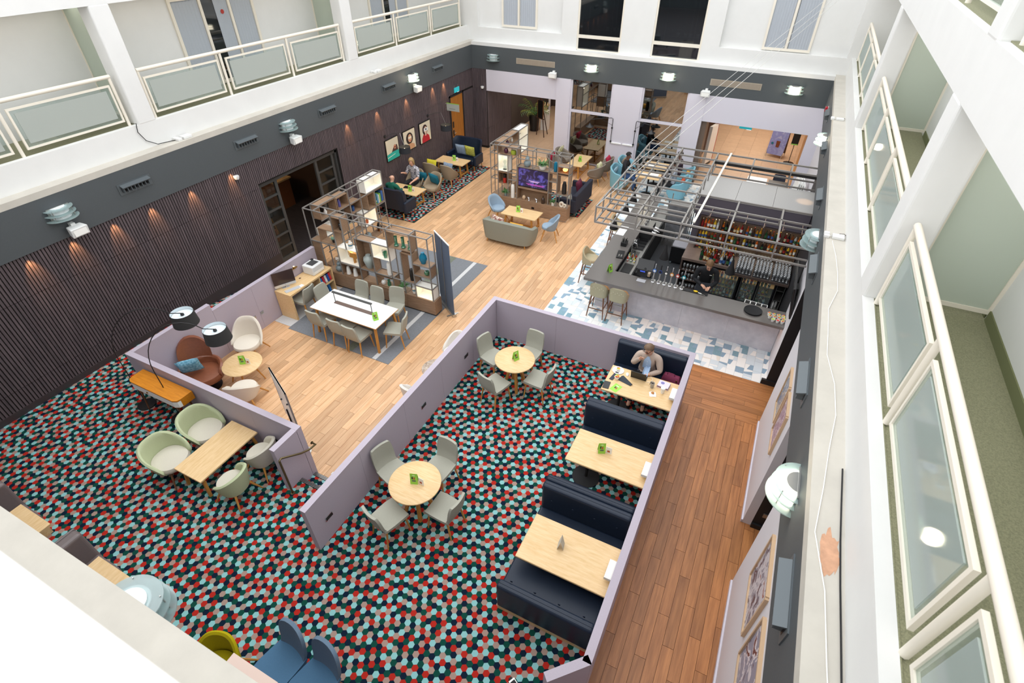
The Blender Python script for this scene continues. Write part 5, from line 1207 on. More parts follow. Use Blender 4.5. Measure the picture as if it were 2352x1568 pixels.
t = empty('globe_lamp', (-5.66, 15.33, 1.63), 0, 'small glowing amber globe lamp in the top right box of the TV shelf', 'lamp'); MB().lathe([(0, .02), (.07, .05), (.085, .09), (.06, .13), (0, .14)], 16).build('globe', mat('amber_glow', '#ffb066', .3, emit=3), t, smooth=True); MB().lathe([(0, 0), (.05, 0), (.05, .02), (0, .03)], 12).build('foot', brass, t)
vase('black_jar_vase', [(0, 0), (.07, 0), (.08, .10), (.07, .30), (.05, .36), (.05, .40), (0, .40)], blackc, (-5.64, 15.28, .94), 'large black vase in the tall right box of the TV shelf')
vase('beige_vase', [(0, 0), (.04, 0), (.065, .06), (.05, .12), (.02, .14), (0, .14)], mat('sand_glaze', '#c9ab8a', .5), (-7.05, 15.24, ZP2), 'round sand coloured vase below the television')
for x, lab in ((-6.85, 'left'), (-6.57, 'right')):
    t = empty('silver_ornament', (x, 15.22, ZP2), 0, '%s of the two silver ornaments below the television' % lab, 'ornament'); MB().lathe([(0, 0), (.035, 0), (.02, .04), (.01, .05), (0, .05)], 12).build('foot', chrome, t, smooth=True); MB().tube([(-.05, 0, .12), (0, 0, .06), (.05, 0, .13)], [.008, .02, .008], 8).build('figure', chrome, t, smooth=True); MB().tube([(0, 0, .05), (0, .01, .10)], .012, 6).build('stem', chrome, t)
vase('brown_bottle', [(0, 0), (.055, 0), (.06, .14), (.045, .18), (.018, .20), (.018, .26), (0, .26)], mat('brown_glass', '#3a2c24', .15), (-6.34, 15.22, ZP2), 'brown bottle with metal cap below the television', 'bottle')
plant('small_fern', (-5.99, 15.24, ZP2), whitec, .065, .12, 30, .2, 'small fern in a white pot right of the television', .9, .035)
t = empty('stone_sculpture', (-5.65, 15.23, ZP2), 0, 'pale stone double loop sculpture at the right end of the TV shelf', 'sculpture'); MB().tube([(.06 * math.cos(a) - .03, 0, .09 + .075 * math.sin(a)) for a in [i * 2 * PI / 14 for i in range(15)]], .035, 8).build('large_loop', mat('pale_stone', '#d8cfbd', .6), t, smooth=True); MB().tube([(.05 * math.cos(a) + .07, .01, .06 + .05 * math.sin(a)) for a in [i * 2 * PI / 12 for i in range(13)]], .028, 8).build('small_loop', MATS['pale_stone'], t, smooth=True)
vase('purple_vase', sm(.8, [(0, 0), (.05, 0), (.075, .07), (.06, .12), (.025, .16), (0, .2)]), purpc, (-8.12, 16.15, 1.89), 'dark purple vase in the wing of the TV shelf'); vase('white_bud_vase', sm(.8, [(0, 0), (.03, 0), (.05, .07), (.02, .14), (.03, .18), (0, .18)]), whitec, (-8.10, 16.45, 1.89), 'white bud vase in the wing of the TV shelf')
# ---------------- rugs
rugg = mat('rug_slate', '#7f8189', .95, var=.12, scale=60, col2='#6b6f70', world=True)
t = empty('grey_rug', (0, 0, 0), 0, 'large grey striped rug under the communal table and shelf', 'rug'); MB().box(-9.55, -6.5, 6.78, 11.6, .001, .008).build('field', rugg, t); MB().box(-10.08, -9.55, 6.86, 8.8, .001, .008).build('pale_field', mat('rug_pale', '#c4c4c4', .95, var=.06, scale=60), t); MB().box(-6.97, -6.86, 6.79, 11.59, .008, .0095).build('pale_stripe', MATS['rug_pale'], t); MB().box(-7.75, -7.55, 6.79, 11.59, .008, .0095).build('moss_stripe', mat('rug_moss', '#6d7264', .95, var=.2, scale=30), t)
def pattern_rug(name, x0, x1, y0, y1, label, seed):
    t = empty(name, (0, 0, 0), 0, label, 'rug'); MB().box(x0, x1, y0, y1, .001, .006).build('backing', blackmatte, t)
    o = hex_carpet('hexagon_pile', lambda x, y: x0 + .03 < x < x1 - .03 and y0 + .03 < y < y1 - .03, x0, x1, y0, y1, lambda x, y: .0085, t, seed)
pattern_rug('hexagon_rug', -11.76, -9.99, 12.92, 18.35, 'hexagon patterned rug along the slatted wall with lounge seats', 11); pattern_rug('hexagon_rug', -7.9, -5.24, 15.70, 17.25, 'hexagon patterned rug under the dark sofa behind the TV shelf', 12)
# ---------------- communal table
t = empty('communal_table', (-7.835, 7.42, .008), 0, 'long white topped communal table with oak edge and power gantry', 'table')
MB().box(-.97, .97, -.435, .435, .725, .742).build('oak_edge', oakleg, t, bevel=.004, seg=1); MB().box(-.965, .965, -.43, .43, .742, .752).build('table_top', whitelam, t)
for sx in (-1, 1):
    for sy in (-1, 1): MB().bar((sx * .86, sy * .33, .725), (sx * .91, sy * .40, 0), .05, .045).build('leg', oakleg, t)
g = MB().box(-.56, .56, -.05, .05, .752, .765).build('power_gantry', mat('gantry_brown', '#6d5a52', .5), t); MB().box(-.58, .58, -.025, .025, 1.03, 1.06).build('gantry_bar', darkmetal, t)
for sx in (-.55, .55): MB().tube([(sx, 0, .76), (sx, 0, 1.04)], .010, 6).build('gantry_post', darkmetal, t)
menu((-7.08, 7.28, .76), D(55), 'green menu card on the white communal table', False)
for (x, y, rz, lab) in ((-8.52, 7.03, 180, 'near side of the communal table, leftmost'), (-7.86, 6.99, 180, 'near side of the communal table, middle one'), (-7.38, 6.95, 178, 'near side of the communal table, rightmost'), (-6.75, 7.50, -70, 'right end of the communal table, pulled out'), (-8.30, 8.03, 0, 'shelf side of the communal table, leftmost'), (-7.78, 7.97, 0, 'shelf side of the communal table, middle one'), (-7.28, 8.18, 12, 'shelf side of the communal table, rightmost'), (-8.84, 7.68, 90, 'left end of the communal table by the desk'), (-9.60, 7.50, -86, 'computer desk, facing the screen')):
    place_chair(x, y, .008, rz + 90, 0, 'grey upholstered chair at the ' + lab)
# ---------------- computer desk
t = empty('computer_desk', (-9.83, 7.87, .008), 0, 'oak computer desk with open shelves against the lilac wall', 'desk')
MB().box(-.25, .27, -.74, .75, .70, .745).build('desk_top', oak_y, t); MB().box(-.25, .27, -.74, -.69, 0, .70).build('end_panel', oak_y, t); MB().box(-.25, .27, .71, .75, 0, .70).build('end_panel', oak_y, t); MB().box(-.25, .27, .25, .28, 0, .70).build('divider', oak_y, t); MB().box(-.25, .27, .28, .71, .36, .385).build('shelf_board', oak_y, t); MB().box(-.25, .27, .28, .71, .05, .075).build('shelf_board', oak_y, t); MB().box(-.25, -.23, .25, .71, .07, .70).build('back_panel', oak_y, t)
MB().lathe([(0, 0), (.03, 0), (.03, .002), (0, .002)], 14, (-.10, -.02, .745)).build('cable_hole', mat('hole_brown', '#5b3a20', .7), t)
t = empty('desktop_computer', (-9.93, 7.38, .753), D(62), 'thin silver all in one computer on the oak desk', 'computer'); MB().box(-.26, .26, -.008, .012, .12, .46).build('display', mat('screen_reflect', '#3c2f2f', .12), t); MB().box(-.26, .26, -.009, .013, .05, .12).build('chin', mat('silver_alu', '#d5d6d8', .3, metal=.5), t); MB().box(-.09, .09, -.02, .14, 0, .008).build('foot', MATS['silver_alu'], t); MB().bar((0, .04, .004), (0, .02, .12), .12, .01).build('neck', MATS['silver_alu'], t)
t = empty('keyboard', (-9.72, 7.38, .753), D(70), 'slim grey keyboard in front of the computer', 'keyboard'); MB().box(-.19, .19, -.06, .06, 0, .012).build('keys', mat('key_grey', '#b9b9bb', .5), t)
o = boxo('paper_sheet', papr, -9.70, -9.60, 7.48, 7.66, .754, .756); tag(o, 'white sheet of paper on the oak desk', 'paper')
t = empty('printer', (-9.84, 8.28, .753), D(90), 'white laser printer on the oak desk', 'printer'); MB().box(-.20, .20, -.18, .18, 0, .24).build('body', white, t, bevel=.02); MB().box(-.11, .13, -.10, .12, .238, .244).build('output_tray', darkmetal, t); MB().box(.10, .16, .10, .16, .24, .262).build('control_panel', black, t); MB().box(-.17, .17, -.185, -.178, .03, .09).build('paper_drawer', papr, t)
t = empty('wall_reading_light', (-10.08, 7.88, 1.02), 0, 'brass swing arm wall light above the desk', 'lamp'); MB().box(0, .02, -.10, .10, -.04, -.01).build('back_plate', brass, t); MB().tube([(.02, -.05, -.02), (.10, .0, .02), (.14, -.08, .06)], .008, 6).build('arm', brass, t); MB().lathe([(0, -.04), (.035, -.02), (.04, .0), (.03, .03), (0, .04)], 14, (.14, -.10, .08)).build('head', brass, t, smooth=True); MB().lathe([(0, .04), (.02, .04), (.02, .045), (0, .045)], 10, (.14, -.10, .08)).build('bulb', mat('warm_bulb', '#ffe2b0', .3, emit=4), t)
for i, (c, y, z) in enumerate((('#2f7fc0', 8.22, .40), ('#c0283a', 8.30, .40), ('#e8e4de', 8.38, .40), ('#2c56a8', 8.46, .40), ('#c8323c', 8.53, .40), ('#3aa0cf', 8.25, .09), ('#dfe6ea', 8.34, .09), ('#2a6fb5', 8.44, .09))):
    o = MB().box(-.10, .10, -.03, .03, 0, .20).build('brochure_stack', [mat('brochure_%d' % i, c, .5, var=.35, scale=18)], loc=(-9.68, y, z)); o.rotation_euler = (0, D(-14), 0); tag(o, '%s brochure bundle on the %s shelf of the desk' % (ORD[i % 5], 'upper' if z > .2 else 'lower'), 'brochures', 'brochures under the desk')
# ---------------- roll up banner and poster board
t = empty('roll_up_banner', (-6.42, 9.25, 0), D(146), 'blue grey roll up banner standing at the end of the L shelf', 'banner')
MB().box(-.42, .42, -.006, .006, .08, 2.05).build('sheet', mat('banner_blue', '#56667d', .5), t); MB().box(-.43, .43, -.05, .05, 0, .08).build('cassette', steel, t); MB().box(-.43, .43, -.012, .012, 2.05, 2.075).build('top_rail', whitelam, t); MB().tube([(0, .03, .06), (0, .015, 2.05)], .008, 6).build('support_pole', steel, t)
for sx in (-.3, .3): MB().box(sx - .02, sx + .02, -.16, .16, 0, .012).build('foot', steel, t)
t = empty('poster_board', (-6.42, 4.02, 0), D(154), 'white poster board on a stand behind the lilac wall', 'sign'); MB().box(-.40, .40, -.01, .01, .75, 1.90).build('board', whitelam, t); MB().box(-.41, .41, -.014, .014, 1.88, 1.90).box(-.41, -.395, -.014, .014, .75, 1.9).box(.395, .41, -.014, .014, .75, 1.9).build('snap_frame', steel, t); MB().tube([(0, .03, 0), (0, .02, 1.2)], .015, 8).build('stem', black, t); MB().lathe([(0, 0), (.13, 0), (.13, .015), (0, .025)], 20).build('base', steel, t); MB().lathe([(0, -.012), (.02, -.01), (.02, .0), (0, 0)], 8, (-.35, .02, 1.62)).build('clip', black, t); MB().lathe([(0, -.012), (.02, -.01), (.02, .0), (0, 0)], 8, (.2, .02, 1.3)).build('clip', black, t)
# ================================================================ BAR
quartz = mat('dark_quartz', '#6a6562', .18, var=.10, scale=220, spec=.6)
conc = mat('pale_concrete', '#d2cfd4', .6, var=.08, scale=5, col2='#bcbac1', detail=6)
led = mat('warm_led', '#ffb27a', .5, emit=6)
t = empty('bar_counter', (0, 0, 0), 0, 'L shaped bar with dark quartz top and pale concrete front', 'bar')
MB().prism([(-3.25, 10.58), (1.318, 10.58), (1.318, 11.20), (-2.65, 11.20), (-2.65, 16.0), (-3.25, 16.0)], 1.035, 1.10).build('worktop', quartz, t)
for i in range(4): MB().box(-3.05 + i * 1.0925 + .001, -3.05 + (i + 1) * 1.0925 - .001, 11.10, 11.16, .0, 1.035).build('front_panel', conc, t)
for i in range(4): MB().box(-3.06, -3.0, 11.16 + i * 1.21, 11.16 + (i + 1) * 1.21 - .002, 0, 1.035).build('side_panel', conc, t)
MB().box(-3.04, 1.31, 11.075, 11.10, 1.005, 1.03).build('led_strip', led, t); MB().box(-3.085, -3.06, 11.1, 15.98, 1.005, 1.03).build('led_strip', led, t)
area_light('bar_led_light', (-.87, 10.98, 1.0), 4.2, .03, 14, (1, .62, .36), (D(62), 0, 0), 80); area_light('bar_led_light', (-3.14, 13.5, 1.0), .03, 4.6, 8, (1, .62, .36), (0, D(-62), 0), 80)
# under counter steel units
t = empty('underbar_unit', (0, 0, 0), 0, 'stainless steel underbar with sink, racks and bottle well behind the bar', 'underbar')
MB().box(-2.65, -2.31, 11.30, 15.9, .06, .86).build('cabinet', blackmatte, t); MB().box(-2.65, -2.30, 11.28, 15.92, .86, .90).build('steel_top', steel, t); MB().box(-2.32, -2.295, 11.28, 15.92, .80, .92).build('steel_edge', steel, t)
MB().box(-2.60, -2.36, 11.55, 12.0, .90, .915).build('rubber_mat', black, t); MB().box(-2.62, -2.40, 12.38, 12.75, .895, .903).build('sink_basin', mat('sink_dark', '#8d8c88', .2, metal=.9), t); MB().tube([(-2.62, 12.62, .9), (-2.62, 12.62, 1.14), (-2.58, 12.60, 1.22), (-2.50, 12.58, 1.22), (-2.46, 12.57, 1.12)], .012, 8).build('tap', chrome, t, smooth=True)
for i in range(4): MB().box(-2.61, -2.36, 12.86 + i * .17, 13.0 + i * .17, .90, .93).build('drip_rack', black, t)
for i in range(5): MB().box(-2.60, -2.38, 12.10 + i * .05, 12.12 + i * .05, .90, .91).build('bottle_well_bar', steel, t)
MB().box(-1.45 - .85, 1.30, 11.16, 11.50, .06, .86).build('front_cabinet', blackmatte, t); MB().box(-2.30, 1.30, 11.16, 11.52, .86, .90).build('front_steel_top', steel, t)
# small bottles, jugs and tools in the wells
rb = random.Random(5)
bcol = ['#c23a2a', '#2e7d3a', '#d9c23a', '#e8e6df', '#7a2230', '#1e1e22', '#8fae3a', '#c9772a']
def bottle(name, loc, h, r, c, capc, label, cat='bottle', group=None, labelc=None):
    t = empty(name, loc, rb.uniform(0, 6), label, cat, group)
    MB().lathe([(0, 0), (r, 0), (r, h * .58), (r * .38, h * .74), (r * .36, h * .94), (0, h * .94)], 10).build('body', c, t, smooth=True)
    MB().lathe([(0, h * .92), (r * .42, h * .92), (r * .42, h), (0, h)], 8).build('cap', capc, t)
    MB().lathe([(r * 1.02, h * .15), (r * 1.02, h * .45)], 10).build('paper_label', labelc or papr, t)
    return t
liq = [mat('whisky_amber', '#7a3c12', .12), mat('dark_glass', '#15181a', .1), mat('green_bottle_glass', '#1f4a2a', .1), mat('clear_spirit', '#b9c2c4', .1), mat('red_liqueur', '#8c1f22', .12), mat('gold_spirit', '#b9801f', .12), mat('yellow_liqueur', '#d8b52c', .15), mat('orange_liqueur', '#c9611c', .15), mat('brown_rum', '#3c1f12', .12)]
caps = [black, mat('cap_red', '#9a1d1d', .4), mat('cap_gold', '#b8933d', .35), mat('cap_white', '#e5e3dc', .4)]
labs = [papr, mat('label_cream', '#e2d3a9', .6), mat('label_black', '#202024', .6), mat('label_red', '#a32a25', .6), mat('label_blue', '#3b5f97', .6), mat('label_green', '#3d6a42', .6)]
for i in range(9):
    bottle('condiment_bottle', (-2.58 + (i % 3) * .09, 12.13 + (i // 3) * .08, .912), .16, .024, mat('cond_%d' % (i % 8), bcol[i % 8], .35), caps[i % 4], '%s small condiment bottle in the steel well by the bar sink' % nth(i + 1), 'bottle', 'condiment bottles by the bar sink')
t = empty('coffee_grinder', (-2.50, 13.75, .90), 0, 'cluster of chrome coffee machine parts on the underbar', 'coffee machine')
MB().box(-.16, .16, -.25, .25, 0, .34).build('body', blackmatte, t, bevel=.02); MB().box(-.15, .15, -.24, .24, .34, .36).build('cup_tray', steel, t)
for i in range(3): MB().tube([(.16, -.16 + i * .16, .22), (.22, -.16 + i * .16, .20), (.34, -.16 + i * .16, .17)], [.03, .03, .012], 8).build('group_handle', chrome, t, smooth=True); MB().lathe([(0, 0), (.03, 0), (.04, .06), (.03, .09), (0, .09)], 10, (-.05, -.16 + i * .16, .36)).build('steel_jug', chrome, t, smooth=True)
t = empty('soda_gun_station', (-2.58, 12.95, .92), 0, 'looped chrome hoses and soda gun beside the black drip racks', 'soda gun'); 
for i in range(3): MB().tube([(-.03 + i * .02, -.1 + .2 * math.cos(a) * .5, .05 + .22 * math.sin(a)) for a in [PI * q / 8 for q in range(9)]], .012, 6).build('hose', chrome if i != 1 else black, t, smooth=True)
t = empty('straw_box', (-2.83, 12.58, 1.10), 0, 'black napkin and straw box on the bar top', 'box'); MB().box(-.075, .075, -.10, .10, 0, .11).build('box', black, t, bevel=.006, seg=1)
for i in range(8): MB().tube([(-.05 + (i % 4) * .03, -.05 + (i // 4) * .05, .1), (-.06 + (i % 4) * .037, -.06 + (i // 4) * .07, .22)], .008, 5).build('straw', black if i % 2 else steel, t)
t = empty('card_terminal', (-2.76, 12.02, 1.10), D(8), 'black tray with card terminals on the bar top', 'card terminal'); MB().box(-.09, .09, -.19, .19, 0, .035).build('tray', black, t, bevel=.01); MB().box(-.04, -.01, -.15, -.05, .035, .05).build('pen', steel, t); MB().box(.02, .05, -.15, -.05, .035, .05).build('pen', steel, t)
menu((-2.76, 11.12, 1.10), D(62), 'green menu card standing on the bar corner', False)
o = boxo('bar_tablet', whitelam, -3.22, -3.0, 13.05, 13.6, 1.10, 1.115); tag(o, 'white flat panel on the far left bar top', 'panel')
t = empty('cash_till', (-1.96, 11.28, 1.10), 0, 'black cash till with customer display on the bar', 'till'); MB().box(-.20, .20, -.02, .26, 0, .06).build('base', black, t); MB().add([(-.22, .14, .10), (.18, .14, .10), (.18, .30, .30), (-.22, .30, .30), (-.22, .16, .08), (.18, .16, .08), (.18, .32, .28), (-.22, .32, .28)], [(0, 1, 2, 3), (7, 6, 5, 4), (0, 4, 5, 1), (1, 5, 6, 2), (2, 6, 7, 3), (3, 7, 4, 0)]).build('touch_screen', black, t); MB().box(-.14, .10, -.10, -.06, .04, .22).build('customer_display', black, t); MB().box(-.07, .05, -.102, -.1, .17, .20).build('blue_readout', mat('blue_readout', '#3b55c8', .4, emit=.8), t); MB().box(.11, .17, -.06, .04, .05, .13).build('card_reader', mat('beige_plastic', '#b4a08a', .5), t); MB().box(-.02, .02, .05, .2, .06, .14).build('stand', black, t)
o = boxo('notice_card', mat('notice_grey', '#b3b3b8', .4), -2.05, -1.84, 10.99, 11.13, 1.10, 1.104); tag(o, 'grey notice card lying in front of the till', 'card')
badge = ['#3f78c8', '#2a3f7a', '#202326', '#c9863a', '#b8403a', '#1f9aa8']
for i, x in enumerate((-1.68, -1.54, -1.405, -1.27, -1.135, -.99)):
    t = empty('beer_tap', (x, 11.12, 1.10), 0, '%s chrome beer tap from the till on the bar' % ORD[i], 'beer tap', 'chrome beer taps')
    MB().lathe([(0, 0), (.045, 0), (.045, .012), (.02, .02), (.018, .26), (.022, .27), (.022, .33), (0, .33)], 14).build('column', chrome, t, smooth=True); MB().tube([(0, 0, .24), (0, .05, .25), (.0, .07, .20)], .010, 8).build('spout', chrome, t, smooth=True)
    MB().lathe([(0, -.008), (.045, -.008), (.045, .008), (0, .008)], 18).build('badge', mat('badge_%d' % i, badge[i], .35), t, loc=(0, -.025, .33)).rotation_euler = (PI / 2, 0, 0)
    MB().lathe([(0, -.009), (.028, -.009), (.028, -.0085), (0, -.0085)], 14).build('badge_centre', papr if i != 1 else black, t, loc=(0, -.026, .33)).rotation_euler = (-PI / 2, 0, 0)
    MB().tube([(0, 0, .33), (.005, .0, .50)], [.010, .014], 8).build('handle', chrome if i != 1 else black, t, smooth=True); MB().box(-.05, .05, .03, .12, 0, .01).build('drip_grid', steel, t)
t = empty('bar_mat', (-.67, 11.13, 1.10), 0, 'black rubber bar mat with lemon in front of the barman', 'mat'); MB().box(-.29, .29, -.06, .06, 0, .012).build('mat', black, t)
o = MB().lathe([(0, 0), (.03, .01), (.035, .03), (.02, .05), (0, .055)], 12).build('lemon_wedge', mat('lemon', '#f0c81e', .4), smooth=True, loc=(-.66, 11.13, 1.112)); o.scale = (1.6, .9, .6); tag(o, 'yellow lemon piece on the black bar mat', 'lemon')
t = empty('bar_knife', (-.58, 11.11, 1.112), D(-20), 'small knife with white handle on the bar mat', 'knife'); MB().box(-.02, .07, -.01, .01, 0, .01).build('handle', papr, t); MB().box(.07, .16, -.008, .008, .002, .005).build('blade', steel, t)
t = empty('serving_tray', (.645, 10.92, 1.10), 0, 'stack of round black serving trays on the bar', 'tray')
for i in range(3): MB().lathe([(0, i * .012), (.18, i * .012), (.195, i * .012 + .014), (.19, i * .012 + .016), (.17, i * .012 + .005), (0, i * .012 + .005)], 36).build('tray', blackmatte, t, smooth=True)
t = empty('cutlery_caddy', (.68, 11.34, .90), D(-4), 'white four section cutlery caddy behind the bar edge', 'caddy'); MB().box(-.25, .25, -.09, .09, 0, .14).build('caddy_body', papr, t)
for i in range(4):
    x = -.185 + i * .123; MB().box(x - .052, x + .052, -.075, .075, .139, .142).build('compartment', black, t)
    for q in range(3): MB().bar((x - .03 + q * .03, .05, .13), (x - .02 + q * .03, -.05, .17), .012, .006).build('cutlery', darkmetal, t)
fr = [mat('fruit_red', '#d0352a', .5), mat('fruit_orange', '#e6892c', .5), mat('fruit_green', '#9fc33a', .5), mat('fruit_yellow', '#e8c63c', .5)]
k = 0
for i in range(4):
    for j in range(3):
        x, y = .98 + i * .095 + .02 * (j % 2), 10.72 + j * .10
        if i == 0 and j == 0: continue
        t = empty('snack_cup', (x, y, 1.10), 0, '%s white cup of bright fruit or sauce at the bar end' % ORD[k] if k < 12 else '', 'cup', 'white snack cups at the bar end'); k += 1
        MB().lathe([(0, 0), (.028, 0), (.042, .065), (.038, .065), (.03, .05), (0, .05)], 12).build('cup', whitec, t, smooth=True)
        if j > 0 or i == 3:
            for q in range(4): MB().lathe([(0, -.014), (.016, 0), (0, .016)], 7, (.018 * math.cos(q * 1.6 + i), .018 * math.sin(q * 1.6 + i), .066 + .006 * q)).build('fruit_piece', fr[(q + i + j) % 4], t, smooth=True)
        else: MB().lathe([(0, 0), (.034, 0), (.034, .003), (0, .003)], 12, (0, 0, .056)).build('sauce', [liq[8], fr[2], fr[0]][i % 3], t)
# tilted screen on the right wall above the bar end
t = empty('wall_screen', (1.28, 10.85, 1.92), 0, 'black tilted wall screen above the bar end', 'screen'); o = MB().box(-.05, 0, -.62, .62, -.36, .36).build('case', black, t, bevel=.015); o.rotation_euler = (0, D(-10), 0); o = MB().box(-.056, -.05, -.58, .58, -.32, .32).build('glass', mat('screen_glass', '#0c0d10', .08), t); o.rotation_euler = (0, D(-10), 0); MB().box(-.03, .04, -.12, .12, -.08, .08).build('bracket', darkmetal, t)
# ---------------- back bar
t = empty('back_bar', (0, 0, 0), 0, 'brown back bar counter with glass door fridges and open shelves', 'back bar'); bbw = mat('backbar_wood', '#5f5049', .5, stretch=(2, 20, 20), col2='#4a3d38', scale=1.5)
MB().box(-1.32, 1.31, 12.80, 13.70, .93, 1.0).build('worktop', mat('backbar_top', '#7d6c63', .35, stretch=(2, 20, 20), col2='#6a5a52', scale=1.4), t); MB().box(-.02, 1.31, 12.58, 12.82, .93, 1.0).build('glass_ledge', bbw, t)
MB().box(-1.32, -1.28, 12.82, 13.7, 0, .93).box(-.56, -.52, 12.82, 13.7, 0, .93).box(-1.28, -.56, 13.66, 13.7, 0, .93).build('shelf_carcass', bbw, t)
for z in (.06, .32, .60): MB().box(-1.28, -.56, 12.84, 13.66, z, z + .02).build('glass_shelf', bbw, t)
def fridge(x0, x1, ndoor, label, content):
    f = empty('bottle_fridge', ((x0 + x1) / 2, 12.86, 0), 0, label, 'fridge'); w = (x1 - x0) / 2
    MB().box(-w, w, .60, .64, .05, .90).box(-w, -w + .03, 0, .6, .05, .90).box(w - .03, w, 0, .6, .05, .90).box(-w, w, 0, .62, .05, .08).box(-w, w, 0, .62, .88, .90).build('cabinet', black, f)
    MB().box(-w + .03, w - .03, .58, .60, .08, .88).build('lit_back', mat('fridge_back', '#6a5648', .6, emit=.15), f)
    for z in (.34, .60): MB().box(-w + .03, w - .03, .06, .58, z, z + .012).build('fridge_shelf', oak, f)
    dw = 2 * w / ndoor
    for d in range(ndoor):
        a = -w + d * dw; dd = MB().box(a, a + .04, -.03, 0, .06, .90).box(a + dw - .04, a + dw, -.03, 0, .06, .90).box(a + .04, a + dw - .04, -.03, 0, .06, .11).box(a + .04, a + dw - .04, -.03, 0, .86, .90).build('door', black, f)
        MB().box(a + .04, a + dw - .04, -.014, -.010, .11, .86).build('door_glass', clear, dd); MB().box(a + .005, a + .02, -.05, -.03, .2, .8).build('door_handle', steel, dd); MB().box(a + dw - .10, a + dw - .05, -.032, -.03, .865, .885).build('door_label', papr, dd)
    n = int((x1 - x0) / .085)
    for lv, z in enumerate((.082, .352, .612)):
        for i in range(n - 1):
            for rr in range(2):
                c = content[(i + lv * 3 + rr) % len(content)]
                bottle('fridge_bottle', ((x0 + x1) / 2 - w + .09 + i * .085, 12.94 + rr * .12, z), rb.uniform(.17, .23), .03, liq[c], caps[rb.randrange(4)], '%s bottle of the %s row, %s shelf of the %s' % (nth(i + 1), ['front', 'rear'][rr], ['bottom', 'middle', 'top'][lv], label.split(',')[0]), 'bottle', 'bottles in the ' + label.split(',')[0], labs[rb.randrange(6)])
fridge(-.50, .20, 1, 'left glass door fridge, beside the barman', [7, 6, 5, 4, 3]); fridge(.24, 1.08, 2, 'wide glass door fridge, under the glass racks', [1, 3, 4, 6, 5, 2])
area_light('fridge_glow', (.3, 13.0, .87), 1.4, .2, 3, (1, .8, .6))
t = empty('open_rack', (1.20, 13.1, 0), 0, 'narrow open rack at the right end of the back bar', 'rack'); MB().box(-.10, -.085, -.24, .24, 0, .92).box(.085, .10, -.24, .24, 0, .92).build('rack_sides', steel, t)
for z in (.05, .33, .62): MB().box(-.085, .085, -.24, .24, z, z + .015).build('rack_shelf', steel, t)
for i in range(3): o = MB().lathe([(0, 0), (.035, 0), (.035, .14), (.015, .17), (.015, .21), (0, .21)], 10).build('spray_bottle', [papr], smooth=True, loc=(1.15 + (i % 2) * .07, 12.93 + i * .09, .066)); tag(o, '%s white spray bottle from the front on the open rack' % nth(i + 1), 'bottle', 'white spray bottles')
# glasses: one mesh each
gl1 = MB().lathe([(0, 0), (.034, 0), (.036, .005), (.008, .014), (.006, .06), (.03, .09), (.036, .13), (.030, .17), (.026, .17), (.031, .13), (.025, .095), (0, .07)], 10).mesh('wine_glass'); gl1.materials.append(barglass); gl1.polygons.foreach_set('use_smooth', [True] * len(gl1.polygons))
gl2 = MB().lathe([(0, 0), (.03, 0), (.036, .11), (.033, .11), (.027, .012), (0, .012)], 10).mesh('tumbler'); gl2.materials.append(barglass); gl2.polygons.foreach_set('use_smooth', [True] * len(gl2.polygons))
def glass(me, name, loc, label, group, flip=False):
    o = bpy.data.objects.new(name, me); link(o); o.location = loc; tag(o, label, 'glass', group)
    if flip: o.rotation_euler = (PI, 0, 0); o.location.z += .17
for tr in range(3):
    x0 = .03 + tr * .43
    o = MB().box(x0, x0 + .40, 12.60, 13.28, 1.0, 1.006).build('rubber_rack_mat', blackmatte); tag(o, '%s black rubber mat of wine glasses on the back bar' % ['left', 'middle', 'right'][tr], 'mat')
    for i in range(5):
        for j in range(7): glass(gl1, 'wine_glass', (x0 + .04 + i * .08, 12.68 + j * .085 + (i % 2) * .02, 1.006), 'wine glass, %s from the left in the %s row on the %s rubber mat' % (nth(i + 1), nth(j + 1), ['left', 'middle', 'right'][tr]), 'wine glasses on the %s mat' % ['left', 'middle', 'right'][tr])
for lv, z in enumerate((.08, .34, .62)):
    for i in range(8): glass(gl2 if lv == 0 else gl1, 'bar_glass', (-1.22 + i * .085, 12.90, z + .001), '%s glass from the left on the %s shelf left of the barman' % (nth(i + 1), ['bottom', 'middle', 'top'][lv]), 'glasses in the open shelves left of the barman')
for i in range(40):
    a = i % 10; r_ = i // 10; c = rb.choice([0, 0, 8, 1, 2, 3, 4, 5])
    bottle('spirit_bottle', (-.86 + a * .083 + rb.uniform(-.01, .01), 12.90 + r_ * .12, 1.0), rb.uniform(.26, .33), rb.uniform(.034, .042), liq[c], caps[rb.randrange(4)], 'spirit bottle, %s from the left in the %s row on the back bar' % (nth(a + 1), nth(r_ + 1)), 'bottle', 'spirit bottles crowded on the back bar', labs[rb.randrange(6)])
